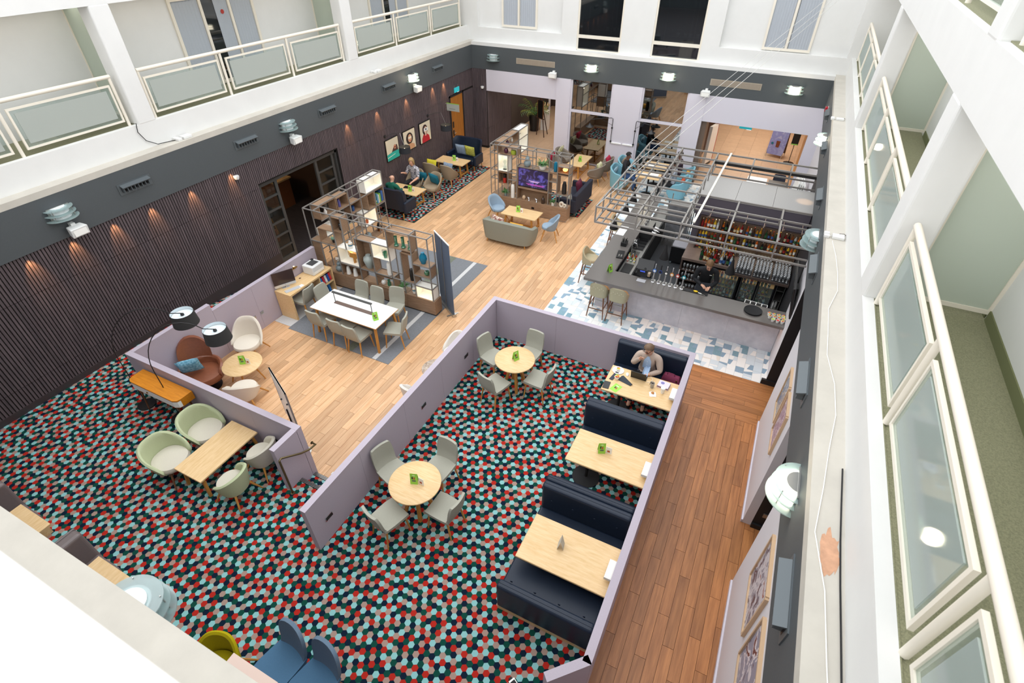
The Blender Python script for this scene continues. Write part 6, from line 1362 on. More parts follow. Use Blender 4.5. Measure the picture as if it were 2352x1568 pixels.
# shelf unit against the fascia
t = empty('bottle_shelf', (0, 0, 0), 0, 'tall lit bottle shelves behind the back bar', 'shelf'); y0, y1 = 13.45, 13.72
ZL = (1.0, 1.31, 1.62, 1.95)
for z in ZL[1:]: MB().box(-1.15, 1.31, y0, y1, z - .025, z).build('shelf_board', bbw, t)
for x in (-1.15, -.62, -.42, -.05, .40, .86, 1.29): MB().box(x, x + .02, y0, y1, 1.0, 1.93).build('upright', bbw, t)
MB().box(-1.15, 1.31, y1 - .012, y1, 1.0, 1.93).build('back_panel', mat('lit_back_panel', '#6d5f55', .5), t)
for z in (1.28, 1.59, 1.92): area_light('shelf_glow', (.1, 13.55, z - .01), 2.3, .04, 2.2, (1, .78, .5))
for lv, z in enumerate(ZL[:3]):
    x = -1.08
    while x < 1.27:
        if any(abs(x - u - .01) < .05 for u in (-.62, -.42, -.05, .40, .86, 1.29)): x += .03; continue
        if lv == 0 and x > -.0: 
            for rr in range(2): glass(gl2, 'tumbler', (x, 13.50 + rr * .09, z + .001), '%s tumbler from the left, %s row, lowest lit shelf behind the bar' % (nth(int(x / .078) + 1), ['front', 'rear'][rr]), 'tumblers on the lowest lit shelf')
        else:
            bottle('shelf_bottle', (x, 13.52 + rb.uniform(-.01, .02), z), rb.uniform(.20, .27), rb.uniform(.028, .034), liq[rb.randrange(9)], caps[rb.randrange(4)], '%s bottle from the left on the %s lit shelf behind the bar' % (nth(int((x + 1.16) / .078) + 1), ['lowest', 'middle', 'top'][lv]), 'bottle', 'bottles on the %s lit shelf' % ['lowest', 'middle', 'top'][lv], labs[rb.randrange(6)])
        x += .078
# fascia and flat roof of the bar pavilion
t = empty('bar_canopy', (0, 0, 0), 0, 'flat grey canopy panels over the back of the bar', 'canopy'); cpm = mat('canopy_grey', '#a3a19f', .75, var=.05, scale=40)
for (a, b_) in ((-1.35, -.45), (-.45, .42), (.42, 1.31)): MB().box(a + .003, b_ - .003, 13.45, 14.80, 2.44, 2.50).build('roof_panel', cpm, t)
MB().box(-1.33, 1.31, 13.74, 13.84, 0, 2.44).build('rear_wall', mat('aubergine_paint', '#5c5660', .6), t); MB().box(-1.33, 1.31, 13.46, 13.74, 1.97, 2.44).build('fascia', MATS['aubergine_paint'], t); MB().box(-1.35, 1.31, 14.72, 14.80, 0, 2.44).build('far_wall', MATS['aubergine_paint'], t)
spot('canopy_glow', (1.1, 14.1, 3.0), 8, (1, .6, .3), 50)
# ---------------- hanging gantry
t = empty('hanging_gantry', (0, 0, 0), 0, 'grey square tube gantry hanging over the bar', 'gantry'); zt, zb = 2.85, 2.48; YR = (10.84, 11.39, 11.96, 12.55, 13.13, 13.75, 14.38, 14.98, 15.55); XG = (-3.20, -2.25, -1.28, -.32, .63); XE = 1.30
full = (10.84, 11.96, 12.55, 14.98, 15.55)
def gb(a, b_, w=.036): MB().bar(a, b_, w).build('gantry_bar', greymetal, t)
for x in XG[:3]:
    gb((x, YR[0], zt), (x, YR[-1], zt)); gb((x, YR[0], zb), (x, YR[-1], zb))
for x in XG[3:]: gb((x, 10.84, zt), (x, 12.55, zt)); gb((x, 14.98, zt), (x, 15.55, zt)); 
for y in YR:
    e = XE if y in full else XG[2]; gb((XG[0], y, zt), (e, y, zt))
    if y in (10.84, 11.96, 12.55, 14.38, 14.98, 15.55): gb((XG[0], y, zb), (XE if y in (10.84, 12.55, 14.98, 15.55) else XG[2], y, zb))
    for x in XG[:3]: gb((x, y, zb), (x, y, zt), .03)
for x in XG[3:]:
    for y in (10.84, 12.55, 14.98, 15.55): gb((x, y, zb), (x, y, zt), .03)
gb((-3.03, 10.84, zb), (-3.03, 15.55, zb), .03); gb((-3.2, 11.10, zb), (XE, 11.10, zb), .03); gb((-2.82, 10.84, zb), (-2.82, 15.55, zb), .03)
MB().box(-2.95, 1.28, 10.87, 10.90, zt - .06, zt - .02).build('black_track', black, t); MB().box(-1.28, 1.28, 15.0, 15.03, zt - .1, zt - .03).build('black_track', black, t)
o = MB().bar((-.95, 15.6, zt + .035), (-1.05, 10.95, zt + .035), .05, .03).build('batten', mat('pale_batten', '#d5d0c4', .6)); tag(o, 'pale timber batten lying across the gantry', 'batten')
for i, (c, lab) in enumerate((((-3.2, 15.55), (.20, 20.55, 6.01)), ((-3.2, 13.2), (.40, 20.55, 6.02)), ((-3.2, 10.84), (.55, 20.55, 6.03)))): cable([(c[0], c[1], zt + .02), lab], .006, mat('wire_pale', '#d8d8d6', .4, metal=.5), ['far', 'middle', 'near'][i] + ' of three tension wires from gantry to the back wall', 'tension_wire')
for i in range(6):
    x = -.9 + i * .42; o = MB().tube([(x, 12.55, zb - .02), (x + .02, 12.62, zb - .12), (x - .03, 12.75, zb - .22), (x, 12.9, zb - .30), (x, 13.44, 2.2)], .006, 5).build('power_lead', mat('lead_beige', '#c4a894', .6), smooth=True); tag(o, '%s beige lead hanging between gantry and canopy' % ORD[i], 'cable', 'beige leads at the canopy')
def cone_pendant(x, y, zbot, label):
    t = empty('cone_pendant', (x, y, zbot), 0, label, 'pendant', 'black cone pendants over the bar'); MB().lathe([(.105, 0), (.11, .01), (.045, .20), (.022, .34), (.018, .34), (.04, .20), (.10, .0)], 24).build('shade', blackmatte, t, smooth=True); MB().tube([(0, 0, .33), (0, 0, 2.48 - zbot)], .006, 5).build('cord', black, t); MB().lathe([(0, 0), (.03, 0), (.03, .04), (0, .05)], 10, (0, 0, .08)).build('bulb', mat('pendant_bulb', '#ffdba8', .4, emit=4), t)
for (x, y, lab) in ((-3.03, 12.02, 'nearest black cone pendant over the left bar top'), (-3.03, 13.03, 'middle black cone pendant over the left bar top'), (-3.03, 13.78, 'farthest black cone pendant over the left bar top'), (-1.53, 11.10, 'black cone pendant above the beer taps'), (-.06, 11.10, 'black cone pendant right of the barman')): cone_pendant(x, y, 1.80, lab)
# trolley and coat of grey crates behind the bar
t = empty('bar_trolley', (-1.55, 14.4, 0), 0, 'black wheeled trolley with grey tray behind the bar', 'trolley'); MB().box(-.25, .25, -.3, .3, .08, .55).build('body', black, t); MB().box(-.24, .24, -.29, .29, .55, .58).build('tray', mat('tray_grey', '#a8a6ad', .5), t); MB().box(-.26, -.23, -.3, -.27, .55, 1.0).box(.23, .26, -.3, -.27, .55, 1.0).box(-.26, .26, -.3, -.27, .97, 1.0).build('push_handle', steel, t)
for sx in (-.2, .2):
    for sy in (-.25, .25): MB().lathe([(0, -.02), (.045, -.02), (.045, .02), (0, .02)], 12).build('wheel', mat('wheel_grey', '#8fa0a6', .5), t, loc=(sx, sy, .045)).rotation_euler = (0, PI / 2, 0)
t = empty('service_rack', (-1.9, 15.3, 0), 0, 'tall steel rack with grey cover at the back of the bar', 'rack')
for sx in (-.35, .35):
    for sy in (-.25, .25): MB().box(sx - .015, sx + .015, sy - .015, sy + .015, 0, 1.5).build('rack_post', steel, t)
for z in (.3, .8, 1.3): MB().box(-.35, .35, -.25, .25, z, z + .02).build('rack_shelf', steel, t)
MB().box(-.33, .33, -.27, -.26, .3, 1.4).build('grey_cover', mat('cover_grey', '#77787c', .8, var=.2, scale=8), t)
t = empty('dark_fridge', (-.95, 15.4, 0), 0, 'dark upright cooler between rack and canopy', 'cooler'); MB().box(-.3, .3, -.3, .3, .05, 1.3).build('body', black, t); MB().box(-.26, .26, -.305, -.3, .15, 1.2).build('glass_door', smoke, t); MB().box(-.15, .15, -.1, .1, 1.3, 1.36).build('tray_on_top', papr, t)
# bar stools
stoolf = mat('stool_fabric', '#a29d83', .9, var=.06, scale=120)
def bar_stool(x, y, rz, label):
    t = empty('bar_stool', (x, y, 0), rz, label, 'bar stool', 'buttoned bar stools')
    cushion_disc(.21, .20, .66, .11, 3.2).build('seat', stoolf, t, smooth=True); tub_mesh(.235, .225, .62, 1.0, .80, 1.75, .04, 3.6, .95).build('backrest', stoolf, t, smooth=True)
    for q in range(7): MB().lathe([(0, 0), (.008, 0), (.008, .006), (0, .008)], 6).build('stud', mat('stud_pale', '#d5cfb8', .4), t, loc=(-.15 + q * .05, .232 - .0 , .87 + .04 * (q % 2))).rotation_euler = (-PI / 2, 0, 0)
    for sx in (-1, 1):
        for sy in (-1, 1): MB().tube([(sx * .15, sy * .15, .66), (sx * .215, sy * .235, 0)], [.022, .013], 8).build('leg', walnut, t)
    for sy in (-1, 1): MB().bar((-.195, sy * .2, .25), (.195, sy * .2, .25), .02, .02).build('foot_rail', walnut if sy > 0 else steel, t)
    for sx in (-1, 1): MB().bar((sx * .19, -.2, .30), (sx * .19, .2, .30), .02, .02).build('side_rail', walnut, t)
bar_stool(-2.86, 10.80, PI, 'sage bar stool at the bar front, left one'); bar_stool(-2.36, 10.79, PI, 'sage bar stool at the bar front, right one'); bar_stool(-3.58, 12.15, D(92), 'sage bar stool at the left side of the bar, nearer one'); bar_stool(-3.50, 14.35, D(92), 'sage bar stool at the left side of the bar, farther one')
# ================================================================ LOUNGE AT THE BACK, LOBBY, TABLE THINGS
def wing_sofa(loc, rz, label, w=.62):
    t = empty('wing_sofa', loc, rz, label, 'sofa', 'navy leather wing sofas')
    MB().box(-w + .06, w - .06, -.34, .22, .22, .43).build('seat', navy, t, bevel=.05, seg=4)
    st = []
    for (y, z, hw, wing) in ((.20, .30, w - .02, .0), (.25, .55, w, .10), (.29, .78, w + .01, .16), (.33, .98, w + .01, .14), (.345, 1.05, w - .04, .06)):
        st.append(([(hw * (i / 8 - 1), y - wing * max(0, abs(i / 8 - 1) - .72) / .28, z) for i in range(17)], [(hw * (i / 8 - 1), y + .11 - wing * .8 * max(0, abs(i / 8 - 1) - .72) / .28, z) for i in range(17)]))
    ringsolid(MB(), st).build('backrest', navy, t, smooth=True)
    for s_ in (-1, 1): MB().box(s_ * w - .06, s_ * w + .06, -.34, .30, .20, .60).build('armrest', navy, t, bevel=.05, seg=4)
    for q in range(6):
        for r_ in range(2): MB().lathe([(0, 0), (.014, 0), (.012, .008), (0, .01)], 8).build('button', navy, t, loc=(-.45 + q * .18, .275 + r_ * .025, .76 + r_ * .13)).rotation_euler = (PI / 2, 0, 0)
    for sx in (-w + .05, w - .05):
        for sy in (-.28, .30): MB().tube([(sx, sy, .22), (sx * 1.02, sy * 1.1, 0)], [.022, .013], 8).build('leg', oakleg, t)
    return t
R1 = .009
wing_sofa((-10.98, 13.26, R1), PI, 'navy wing sofa with its back to the camera where the bald man sits'); wing_sofa((-10.95, 17.98, R1), 0, 'navy buttoned wing sofa by the orange door with two cushions')
low_table('lounge_table', -11.72, -10.46, 13.80, 14.46, R1, .50, 'oak coffee table between the bald man and the woman', oak, oakleg, 'sledge'); low_table('lounge_table', -11.68, -10.42, 16.86, 17.52, R1, .50, 'oak coffee table in front of the far wing sofa', oak, oakleg, 'sledge')
menu((-10.86, 14.06, R1 + .5), D(20), 'green menu with white card on the coffee table by the seated woman'); menu((-10.98, 17.22, R1 + .5), D(20), 'green menu with white card on the far coffee table')
def lounge(loc, rz, label, m=taupefab, hb=.80): return tub_chair('lounge_chair', loc, rz, label, m, m, oakleg, .34, .34, hb, .46, 2.0, .40, .24, .29, taper=.68)
lounge((-11.30, 14.98, R1), D(6), 'taupe lounge chair the seated woman sits in'); lounge((-10.55, 14.98, R1), D(-8), 'taupe lounge chair with a teal cushion beside the seated woman'); lounge((-11.32, 16.16, R1), D(182), 'taupe lounge chair with a yellow cushion, back to the camera'); lounge((-10.60, 16.22, R1), D(176), 'taupe lounge chair with a blue grey cushion, back to the camera')
cushion((-11.05, 15.12, .62), (D(18), 0, D(6)), .40, .38, tealv, 'teal velvet cushion beside the seated woman'); cushion((-10.52, 15.08, .63), (D(20), D(6), D(-8)), .44, .42, tealv, 'teal velvet cushion on the empty taupe chair')
cushion((-11.30, 16.10, .66), (D(-18), 0, D(2)), .42, .40, mat('yellow_cushion', '#c8bb2c', .85, var=.1, scale=30), 'yellow cushion on the taupe chair by the slatted wall'); cushion((-10.62, 16.15, .63), (D(-18), 0, D(-4)), .42, .40, mat('mist_cushion', '#94a3b6', .85, col2='#6d7d93', scale=22), 'blue grey patterned cushion on the taupe chair by the aisle')
cushion((-11.13, 17.98, .68), (D(16), 0, 0), .44, .44, mat('mist_cushion2', '#93a6bd', .85, col2='#7d90a8', scale=26), 'light blue cushion on the far wing sofa'); cushion((-10.70, 17.97, .68), (D(16), D(4), 0), .44, .44, mat('olive_cushion', '#a5a83c', .85, col2='#c2bf63', scale=26, detail=0), 'olive patterned cushion on the far wing sofa')
# three framed prints on the slats
def lpic(y0, y1, z0, z1, label, draw):
    t = empty('framed_print', (-11.80, (y0 + y1) / 2, (z0 + z1) / 2), 0, label, 'picture'); w, h = (y1 - y0) / 2, (z1 - z0) / 2
    MB().box(0, .03, -w, w, -h, h).build('frame', black, t); MB().box(.03, .034, -w + .03, w - .03, -h + .03, h - .03).build('print', mat('print_cream', '#d9cdb4', .5), t)
    def poly(pts, c, d): MB().prism([(q[0] * w, q[1] * h) for q in pts], 0, .001).build('print_shape', mat('pc' + c, c, .5), t).matrix_local = Matrix.Translation((.034 + d, 0, 0)) @ Matrix(((0, 0, 1, 0), (1, 0, 0, 0), (0, 1, 0, 0), (0, 0, 0, 1)))
    draw(poly)
def el(cx, cy, rx, ry, n=14): return [(cx + rx * math.cos(2 * PI * i / n), cy + ry * math.sin(2 * PI * i / n)) for i in range(n)]
def d1(p): p([(-.92, -.93), (.92, -.93), (.92, -.30), (.2, -.22), (-.92, -.34)], '#2aa79b', .001); p([(-.2, -.25), (.25, .25), (.7, .25), (.8, -.27)], '#4a3230', .001); p(el(.35, .12, .2, .2), '#c08a6a', .002); p([(.18, .14), (.52, .14), (.5, .06), (.2, .06)], '#7a241c', .003); p([(-.9, -.6), (.3, -.5), (.3, -.54), (-.9, -.66)], '#d8e0cf', .002)
def d2(p): p(el(.0, .15, .55, .55), '#2e211f', .001); p([(-.55, -.9), (.75, -.9), (.7, -.55), (.25, -.35), (-.25, -.35), (-.55, -.6)], '#c9966f', .002); p(el(.05, .15, .30, .38), '#d0a07e', .003); p([(-.22, .30), (.33, .30), (.3, .12), (-.2, .12)], '#e8dfc8', .004); p(el(.06, -.08, .09, .05), '#b3262a', .004)
def d3(p): p(el(-.05, .22, .45, .5), '#3a2426', .001); p([(-.7, -.93), (.7, -.93), (.6, -.45), (.2, -.2), (-.4, -.2), (-.65, -.5)], '#b5202c', .002); p(el(.05, .18, .27, .34), '#d8b39a', .003); p([(-.25, .38), (.45, .38), (.45, .08), (-.25, .08)], '#e9e9e6', .004); p(el(.1, .24, .1, .1), '#222326', .005); p([(-.05, .1), (.15, .1), (.1, -.35), (-.1, -.35)], '#e2c3ad', .004)
lpic(14.19, 14.93, 1.30, 2.04, 'black framed print of a teal car, left of the three prints', d1); lpic(15.20, 15.95, 1.31, 2.04, 'black framed portrait print in the middle of the three prints', d2); lpic(16.22, 16.96, 1.29, 2.04, 'black framed print of a figure in red, right of the three prints', d3)
shn = mat('shade_navy_black', '#23262c', .8)
for (ym, ys, lab) in ((14.26, 14.46, 'black shaded wall lamp on a long arm between the left and middle prints'), (16.87, 17.10, 'black shaded wall lamp on a long arm right of the prints')):
    t = empty('arm_wall_lamp', (-11.80, ym, 2.17), 0, lab, 'lamp'); MB().lathe([(0, 0), (.05, 0), (.05, .02), (0, .03)], 14).build('mount', black, t).rotation_euler = (0, PI / 2, 0)
    MB().tube([(.02, 0, 0), (.12, .30, .03), (.30, .45, .03)], .008, 6).build('arm', black, t); MB().tube([(.30, .45, .03), (.62, ys - ym, -.26)], .005, 5).build('cord', steel, t)
    MB().grid([[(.62 + r * math.cos(2 * PI * k_ / 28), ys - ym + r * math.sin(2 * PI * k_ / 28), z) for k_ in range(28)] for r, z in ((.20, -.50), (.19, -.30))], True).build('shade', shn, t, smooth=True); MB().lathe([(0, -.44), (.04, -.42), (.04, -.38), (0, -.35)], 12, (.62, ys - ym, 0)).build('bulb', mat('warm_bulb', '#ffe2b0', .3, emit=4), t)
    point('arm_lamp_light', (-11.18, ys, 1.72), 4, (1, .75, .45), .05)
# ---- sofa group before the television
t = empty('curved_sofa', (-6.58, 13.25, 0), PI, 'grey green curved sofa with its back to the camera', 'sofa')
tub_mesh(.86, .42, .12, .76, .58, 1.95, .13, 4.2, .92, 40).build('shell', sofafab, t, smooth=True); o = cushion_disc(.72, .36, .14, .27, 4.5, 40).build('seat', sofafab, t, smooth=True); o.location.y = -.04
tub_mesh(.865, .425, .70, .775, .60, 1.95, .02, 4.2, .995, 40).build('piping', mat('piping_grey', '#6f7168', .8), t, smooth=True) if False else None
for sx in (-.66, .66):
    for sy in (-.30, .30): MB().tube([(sx * .95, sy, .14), (sx, sy * 1.1, 0)], [.02, .012], 8).build('leg', oakleg, t)
cushion((-7.05, 13.24, .56), (D(-28), D(14), 0), .42, .34, mat('zebra_cushion', '#7a2a26', .85, col2='#e0d2c0', scale=3.2, stretch=(14, 4, 4), detail=0), 'red and cream striped cushion on the curved sofa'); cushion((-6.35, 13.16, .55), (D(-30), 0, 0), .44, .26, mat('amber_cushion', '#cf9a3a', .85, var=.06, scale=30), 'amber cushion on the curved sofa')
low_table('lounge_table', -7.27, -6.05, 13.93, 14.58, 0, .50, 'oak coffee table between the curved sofa and the television', oak, oakleg, 'sledge'); menu((-6.80, 14.28, .50), D(15), 'green menu with white card on the coffee table before the television')
tub_chair('tub_chair', (-7.62, 14.38, 0), D(70), 'powder blue tub chair left of the television table', bluefab, bluefab, oakleg, .29, .29, .80, .52, 1.9, .45, .34, .26, taper=.62); tub_chair('tub_chair', (-5.52, 13.92, 0), D(-75), 'powder blue tub chair right of the television table', bluefab, bluefab, oakleg, .29, .29, .80, .52, 1.9, .45, .34, .26, taper=.62)
# ---- dark sofa and grey tub chairs behind the TV shelf
t = empty('dark_sofa', (-5.66, 16.40, R1), D(-90), 'charcoal navy sofa behind the TV shelf with a burgundy cushion', 'sofa'); MB().box(-.80, .80, -.38, .28, .20, .42).build('seat', navyfab, t, bevel=.04, seg=3); MB().box(-.82, .82, .22, .36, .16, .78).build('backrest', navyfab, t, bevel=.03, seg=3)
for s_ in (-1, 1): MB().box(s_ * .80 - .06, s_ * .80 + .06, -.38, .34, .16, .62).build('armrest', navyfab, t, bevel=.03, seg=3)
legs4(t, walnut, .70, .28, .72, .30, .2)
cushion((-5.62, 16.72, .64), (D(14), 0, D(-90)), .46, .46, mat('burgundy_velvet', '#5e1430', .7, var=.2, scale=12), 'burgundy velvet cushion on the dark sofa'); cushion((-5.66, 15.85, .56), (D(14), 0, D(-90)), .34, .30, mat('pale_cushion', '#cfcabd', .85), 'pale cushion at the near end of the dark sofa')
low_table('lounge_table', -6.92, -6.30, 18.80, 20.05, 0, .50, 'oak coffee table among the grey tub chairs by the mirror', oak_y, oakleg, 'sledge'); menu((-6.55, 19.30, .50), D(60), 'green menu on the coffee table by the mirror', False)
tb = lambda loc, rz, lab: tub_chair('tub_chair', loc, rz, lab, mousefab, mousefab, oakleg, .35, .34, .72, .50, 2.2, .40, .22, .30, taper=.66)
tb((-5.72, 18.80, 0), D(-95), 'grey tub chair with a plaid cushion right of the mirror table, nearer one'); tb((-5.64, 19.62, 0), D(-90), 'grey tub chair with a red cushion right of the mirror table, farther one'); tb((-7.45, 18.95, 0), D(95), 'grey tub chair with a red cushion left of the mirror table'); tb((-7.40, 19.72, 0), D(92), 'grey tub chair with a plaid cushion left of the mirror table')
plaid = mat('plaid_cushion', '#d6d0b4', .85, col2='#a9a874', scale=18, detail=0); redc = mat('crimson_cushion', '#a81c3c', .8, var=.1, scale=20)
cushion((-5.58, 18.82, .60), (D(20), 0, D(-95)), .40, .36, plaid, 'plaid cushion on the nearer right grey tub chair'); cushion((-5.50, 19.62, .60), (D(20), 0, D(-90)), .40, .36, redc, 'crimson cushion on the farther right grey tub chair'); cushion((-7.60, 18.95, .60), (D(20), 0, D(95)), .40, .38, redc, 'crimson cushion on the left grey tub chair'); cushion((-7.55, 19.72, .62), (D(20), 0, D(92)), .42, .40, plaid, 'plaid cushion on the left grey tub chair by the pillar')
# ---- sky blue seats and dining tables beyond the bar
def sky(loc, rz, lab, w=.42): return tub_chair('booth_armchair', loc, rz, lab, skyfab, skyfab, oakleg, w, .36, .86, .62, 2.1, .44, .16, .28, ex=3.2, taper=.85, cat='armchair')
sky((-4.72, 18.62, 0), D(90), 'sky blue high sided seat beyond the bar, nearer one on the left'); sky((-4.72, 19.52, 0), D(90), 'sky blue high sided seat beyond the bar, farther one on the left'); sky((-2.62, 18.62, 0), D(-90), 'sky blue high sided seat beyond the bar, nearer one on the right'); sky((-2.62, 19.52, 0), D(-90), 'sky blue high sided seat beyond the bar, farther one on the right')
cushion((-4.90, 19.55, .66), (D(16), 0, D(90)), .38, .36, mat('taupe_cushion', '#8a7a6a', .85), 'taupe cushion on the farther sky blue seat'); cushion((-4.92, 18.55, .64), (D(16), 0, D(90)), .38, .34, mat('mist_cushion3', '#8aa6b2', .85), 'grey blue cushion on the nearer sky blue seat'); cushion((-2.46, 18.7, .62), (D(16), 0, D(-90)), .34, .32, mat('coral_cushion', '#c9512c', .85), 'coral cushion on the nearer right sky blue seat'); cushion((-2.46, 19.55, .62), (D(16), 0, D(-90)), .34, .32, mat('amber_cushion', '#cf9a3a', .85), 'amber cushion on the farther right sky blue seat')
for (y, lab) in ((18.57, 'oak dining table beyond the bar, nearer one'), (19.56, 'oak dining table beyond the bar, farther one')):
    t = empty('cafe_table', (-3.66, y, 0), 0, lab, 'table'); MB().box(-.42, .42, -.34, .34, .71, .745).build('table_top', oak, t, bevel=.005, seg=1); MB().lathe([(0, 0), (.22, 0), (.22, .015), (.03, .03), (.03, .71), (0, .71)], 20).build('pedestal', blackmatte, t, smooth=True)
for i, (x, y, z) in enumerate(((-3.85, 18.5, .745), (-3.5, 18.65, .745), (-3.82, 19.5, .745), (-3.48, 19.65, .745))): o = boxo('paper_sheet', papr, x - .15, x + .15, y - .11, y + .11, z, z + .003); tag(o, 'white papers on the %s cafe table, %s side' % ('nearer' if i < 2 else 'farther', 'left' if i % 2 == 0 else 'right'), 'papers')
for (x, y, lab) in ((-3.66, 18.40, 'nearer'), (-3.66, 19.75, 'farther')): o = MB().lathe([(0, 0), (.03, 0), (.04, .08), (.036, .08), (.03, .06), (0, .06)], 14).build('coffee_cup', whitec, smooth=True, loc=(x, y, .745)); tag(o, 'white cup on the %s cafe table' % lab, 'cup')
# ---- black arm lamps on the pillar between the mirrors
for (xp, xl, yl, lab) in ((-5.70, -6.42, 19.72, 'black arm lamp on the left of the mirror pillar'), (-4.80, -4.14, 20.0, 'black arm lamp on the right of the mirror pillar')):
    t = empty('pillar_arm_lamp', (xp, BY - .02, 0), 0, lab, 'lamp'); dx, dy = xl - xp, yl - BY + .02
    MB().tube([(0, -.03, 1.04), (0, -.03, 1.95), (dx * .06, -.06 + dy * .06, 2.0), (dx, dy, 1.98), (dx, dy, 1.84)], .011, 8).build('arm', black, t, smooth=True); MB().tube([(0, -.03, 1.72), (dx * .55, dy * .55, 1.98)], .006, 6).build('stay', black, t)
    for z in (1.12, 1.62): MB().box(-.03, .03, -.05, 0, z - .02, z + .02).build('bracket', black, t)
    MB().lathe([(.155, 0), (.15, .012), (.05, .07), (.03, .12), (0, .12), (.0, .05), (.14, .0)], 28, (dx, dy, 1.72)).build('shade', black, t, smooth=True)
for (xa, xb, lab) in ((-5.68, -5.28, 'left'), (-5.22, -4.82, 'right')): o = boxo('wall_ledge', whitelam, xa, xb, BY - .06, BY - .02, 1.05, 1.09); tag(o, '%s short white ledge on the mirror pillar' % lab, 'ledge')
# ---- left opening: palm, easel, mat
t = empty('palm_plant', (-10.35, 23.4, 0), 0, 'tall potted palm in the left opening', 'plant'); MB().lathe([(0, 0), (.20, 0), (.26, .75), (.22, .75), (.2, .70), (0, .70)], 20).build('pot', black, t, smooth=True)
rr = random.Random(9)
for i in range(16):
    a = i * 2.399; b = MB(); L = rr.uniform(.8, 1.15); c, s_ = math.cos(a), math.sin(a); lift = rr.uniform(.6, 1.2); mid = []
    for q in range(9): u = q / 8; mid.append((c * L * .7 * u, s_ * L * .7 * u, .7 + L * lift * u - .55 * L * u * u))
    b.tube(mid, .008, 4)
    for q in range(2, 9):
        for sd in (-1, 1):
            p = mid[q]; e = (p[0] + (-s_ * sd * .28 + c * .16) * (1.1 - q / 12), p[1] + (c * sd * .28 + s_ * .16) * (1.1 - q / 12), p[2] - .10); b.add([p, (p[0] + c * .035, p[1] + s_ * .035, p[2]), e], [(0, 1, 2)])
    b.build('frond', leafy if i % 3 == 0 else leaf, t)
t = empty('white_planter', (-9.95, 23.75, 0), 0, 'tall white planter with dried flowers beside the palm', 'planter'); MB().prism([(-.16, -.16), (.16, -.16), (.16, .16), (-.16, .16)], 0, .85).build('planter', whitelam, t)
for i in range(9): MB().tube([(0, 0, .84), (.2 * math.cos(i * .7), .2 * math.sin(i * .7), 1.15)], [.006, .03], 5).build('dried_stem', mat('dried_flower', '#c2a982', .8), t)
t = empty('easel', (-9.75, 22.75, 0), D(-25), 'brown wooden display easel in the left opening', 'easel'); dkw = mat('dark_wood', '#4b3024', .5)
MB().bar((-.26, 0, 0), (-.03, .0, 1.65), .03, .03).build('leg', dkw, t); MB().bar((.26, 0, 0), (.03, 0, 1.65), .03, .03).build('leg', dkw, t); MB().bar((0, .45, 0), (0, .02, 1.55), .03, .03).build('leg', dkw, t); MB().box(-.24, .24, -.05, .0, .78, .81).build('ledge', dkw, t); MB().box(-.17, .17, -.035, -.015, .81, 1.55).build('board', black, t); MB().box(-.19, -.17, -.04, -.01, .81, 1.56).box(.17, .19, -.04, -.01, .81, 1.56).build('board_frame', mat('mid_wood', '#8a5a34', .5), t)
o = boxo('door_mat', blackmatte, -9.4, -8.5, 25.2, 26.3, .001, .012); tag(o, 'black door mat on the stone floor of the left opening', 'mat')
o = MB().lathe([(0, 0), (.05, 0), (.05, ZB), (0, ZB)], 14).build('wall_column', lobbywhite, smooth=True, loc=(-9.95, 24.2, 0)); struct(o, 'slim white post behind the easel')
# ---- lobby: poster board, red totem, tables, flag
t = empty('poster_a_board', (.15, 24.6, 0), D(-12), 'purple drinks poster on an A board in the lobby', 'sign'); a_ = art('poster_purple', ['#7f86c4', '#9aa2d6', '#8a90cc', '#a9aed8', '#8f97cf'], 3, 3)
o = MB().box(-.33, .33, -.012, .012, .12, 1.45).build('front_board', a_, t); o.rotation_euler = (D(-10), 0, 0); o2 = MB().box(-.33, .33, -.012, .012, .12, 1.45).build('rear_board', mat('board_brown', '#6d5a4c', .6), t); o2.rotation_euler = (D(12), 0, 0); o2.location.y = .5
MB().lathe([(0, 0), (.06, 0), (.075, .25), (.0, .25)], 14).build('drink_print', mat('iced_coffee', '#7a3f1e', .4), t, loc=(.02, .06, .42)).scale = (1, .12, 1); [MB().box(sx * .31 - .012, sx * .31 + .012, yy - .012, yy + .012, 0, .2).build('leg', steel, t) for sx in (-1, 1) for yy in (.0, .5)]; MB().box(-.2, .2, .19, .195, 1.0, 1.03).box(-.16, .16, .18, .185, .9, .93).build('lettering', papr, t); MB().lathe([(0, 0), (.05, 0), (.05, .003), (0, .003)], 14).build('blue_spot', tealc, t, loc=(-.2, .06, .55)).rotation_euler = (PI / 2, 0, 0)
t = empty('red_totem_sign', (-2.25, 22.6, 0), D(75), 'white and red totem sign at the left of the lobby opening', 'sign'); MB().box(-.30, .30, -.06, .06, 0, 1.55).build('white_panel', whitelam, t); MB().prism([(.30, 0), (.36, 0), (.36, 1.2), (.28, 1.65), (.2, 1.65), (.30, 1.2)], -.06, .06).build('red_edge', mat('totem_red', '#b3302a', .4), t).rotation_euler = (PI / 2, 0, 0); MB().box(-.25, .25, -.065, -.06, .0, .1).build('base_shadow_gap', black, t)
t = empty('flag_banner', (.78, 24.2, 0), 0, 'black and lime flag banner on a pole by the timber slats', 'banner'); MB().tube([(0, 0, 0), (.0, 0, 2.2)], .015, 6).build('pole', black, t); MB().box(-.13, .13, -.03, .03, .75, 1.55).build('black_cloth', blackmatte, t); MB().box(-.14, .14, -.032, .032, 1.55, 1.85).box(-.14, .14, -.034, .034, 1.18, 1.24).box(-.12, .12, -.034, .034, .75, .79).build('lime_bands', mat('lime_cloth', '#8fe06a', .6), t); MB().lathe([(0, 0), (.2, 0), (.2, .02), (0, .04)], 20).build('base', black, t)
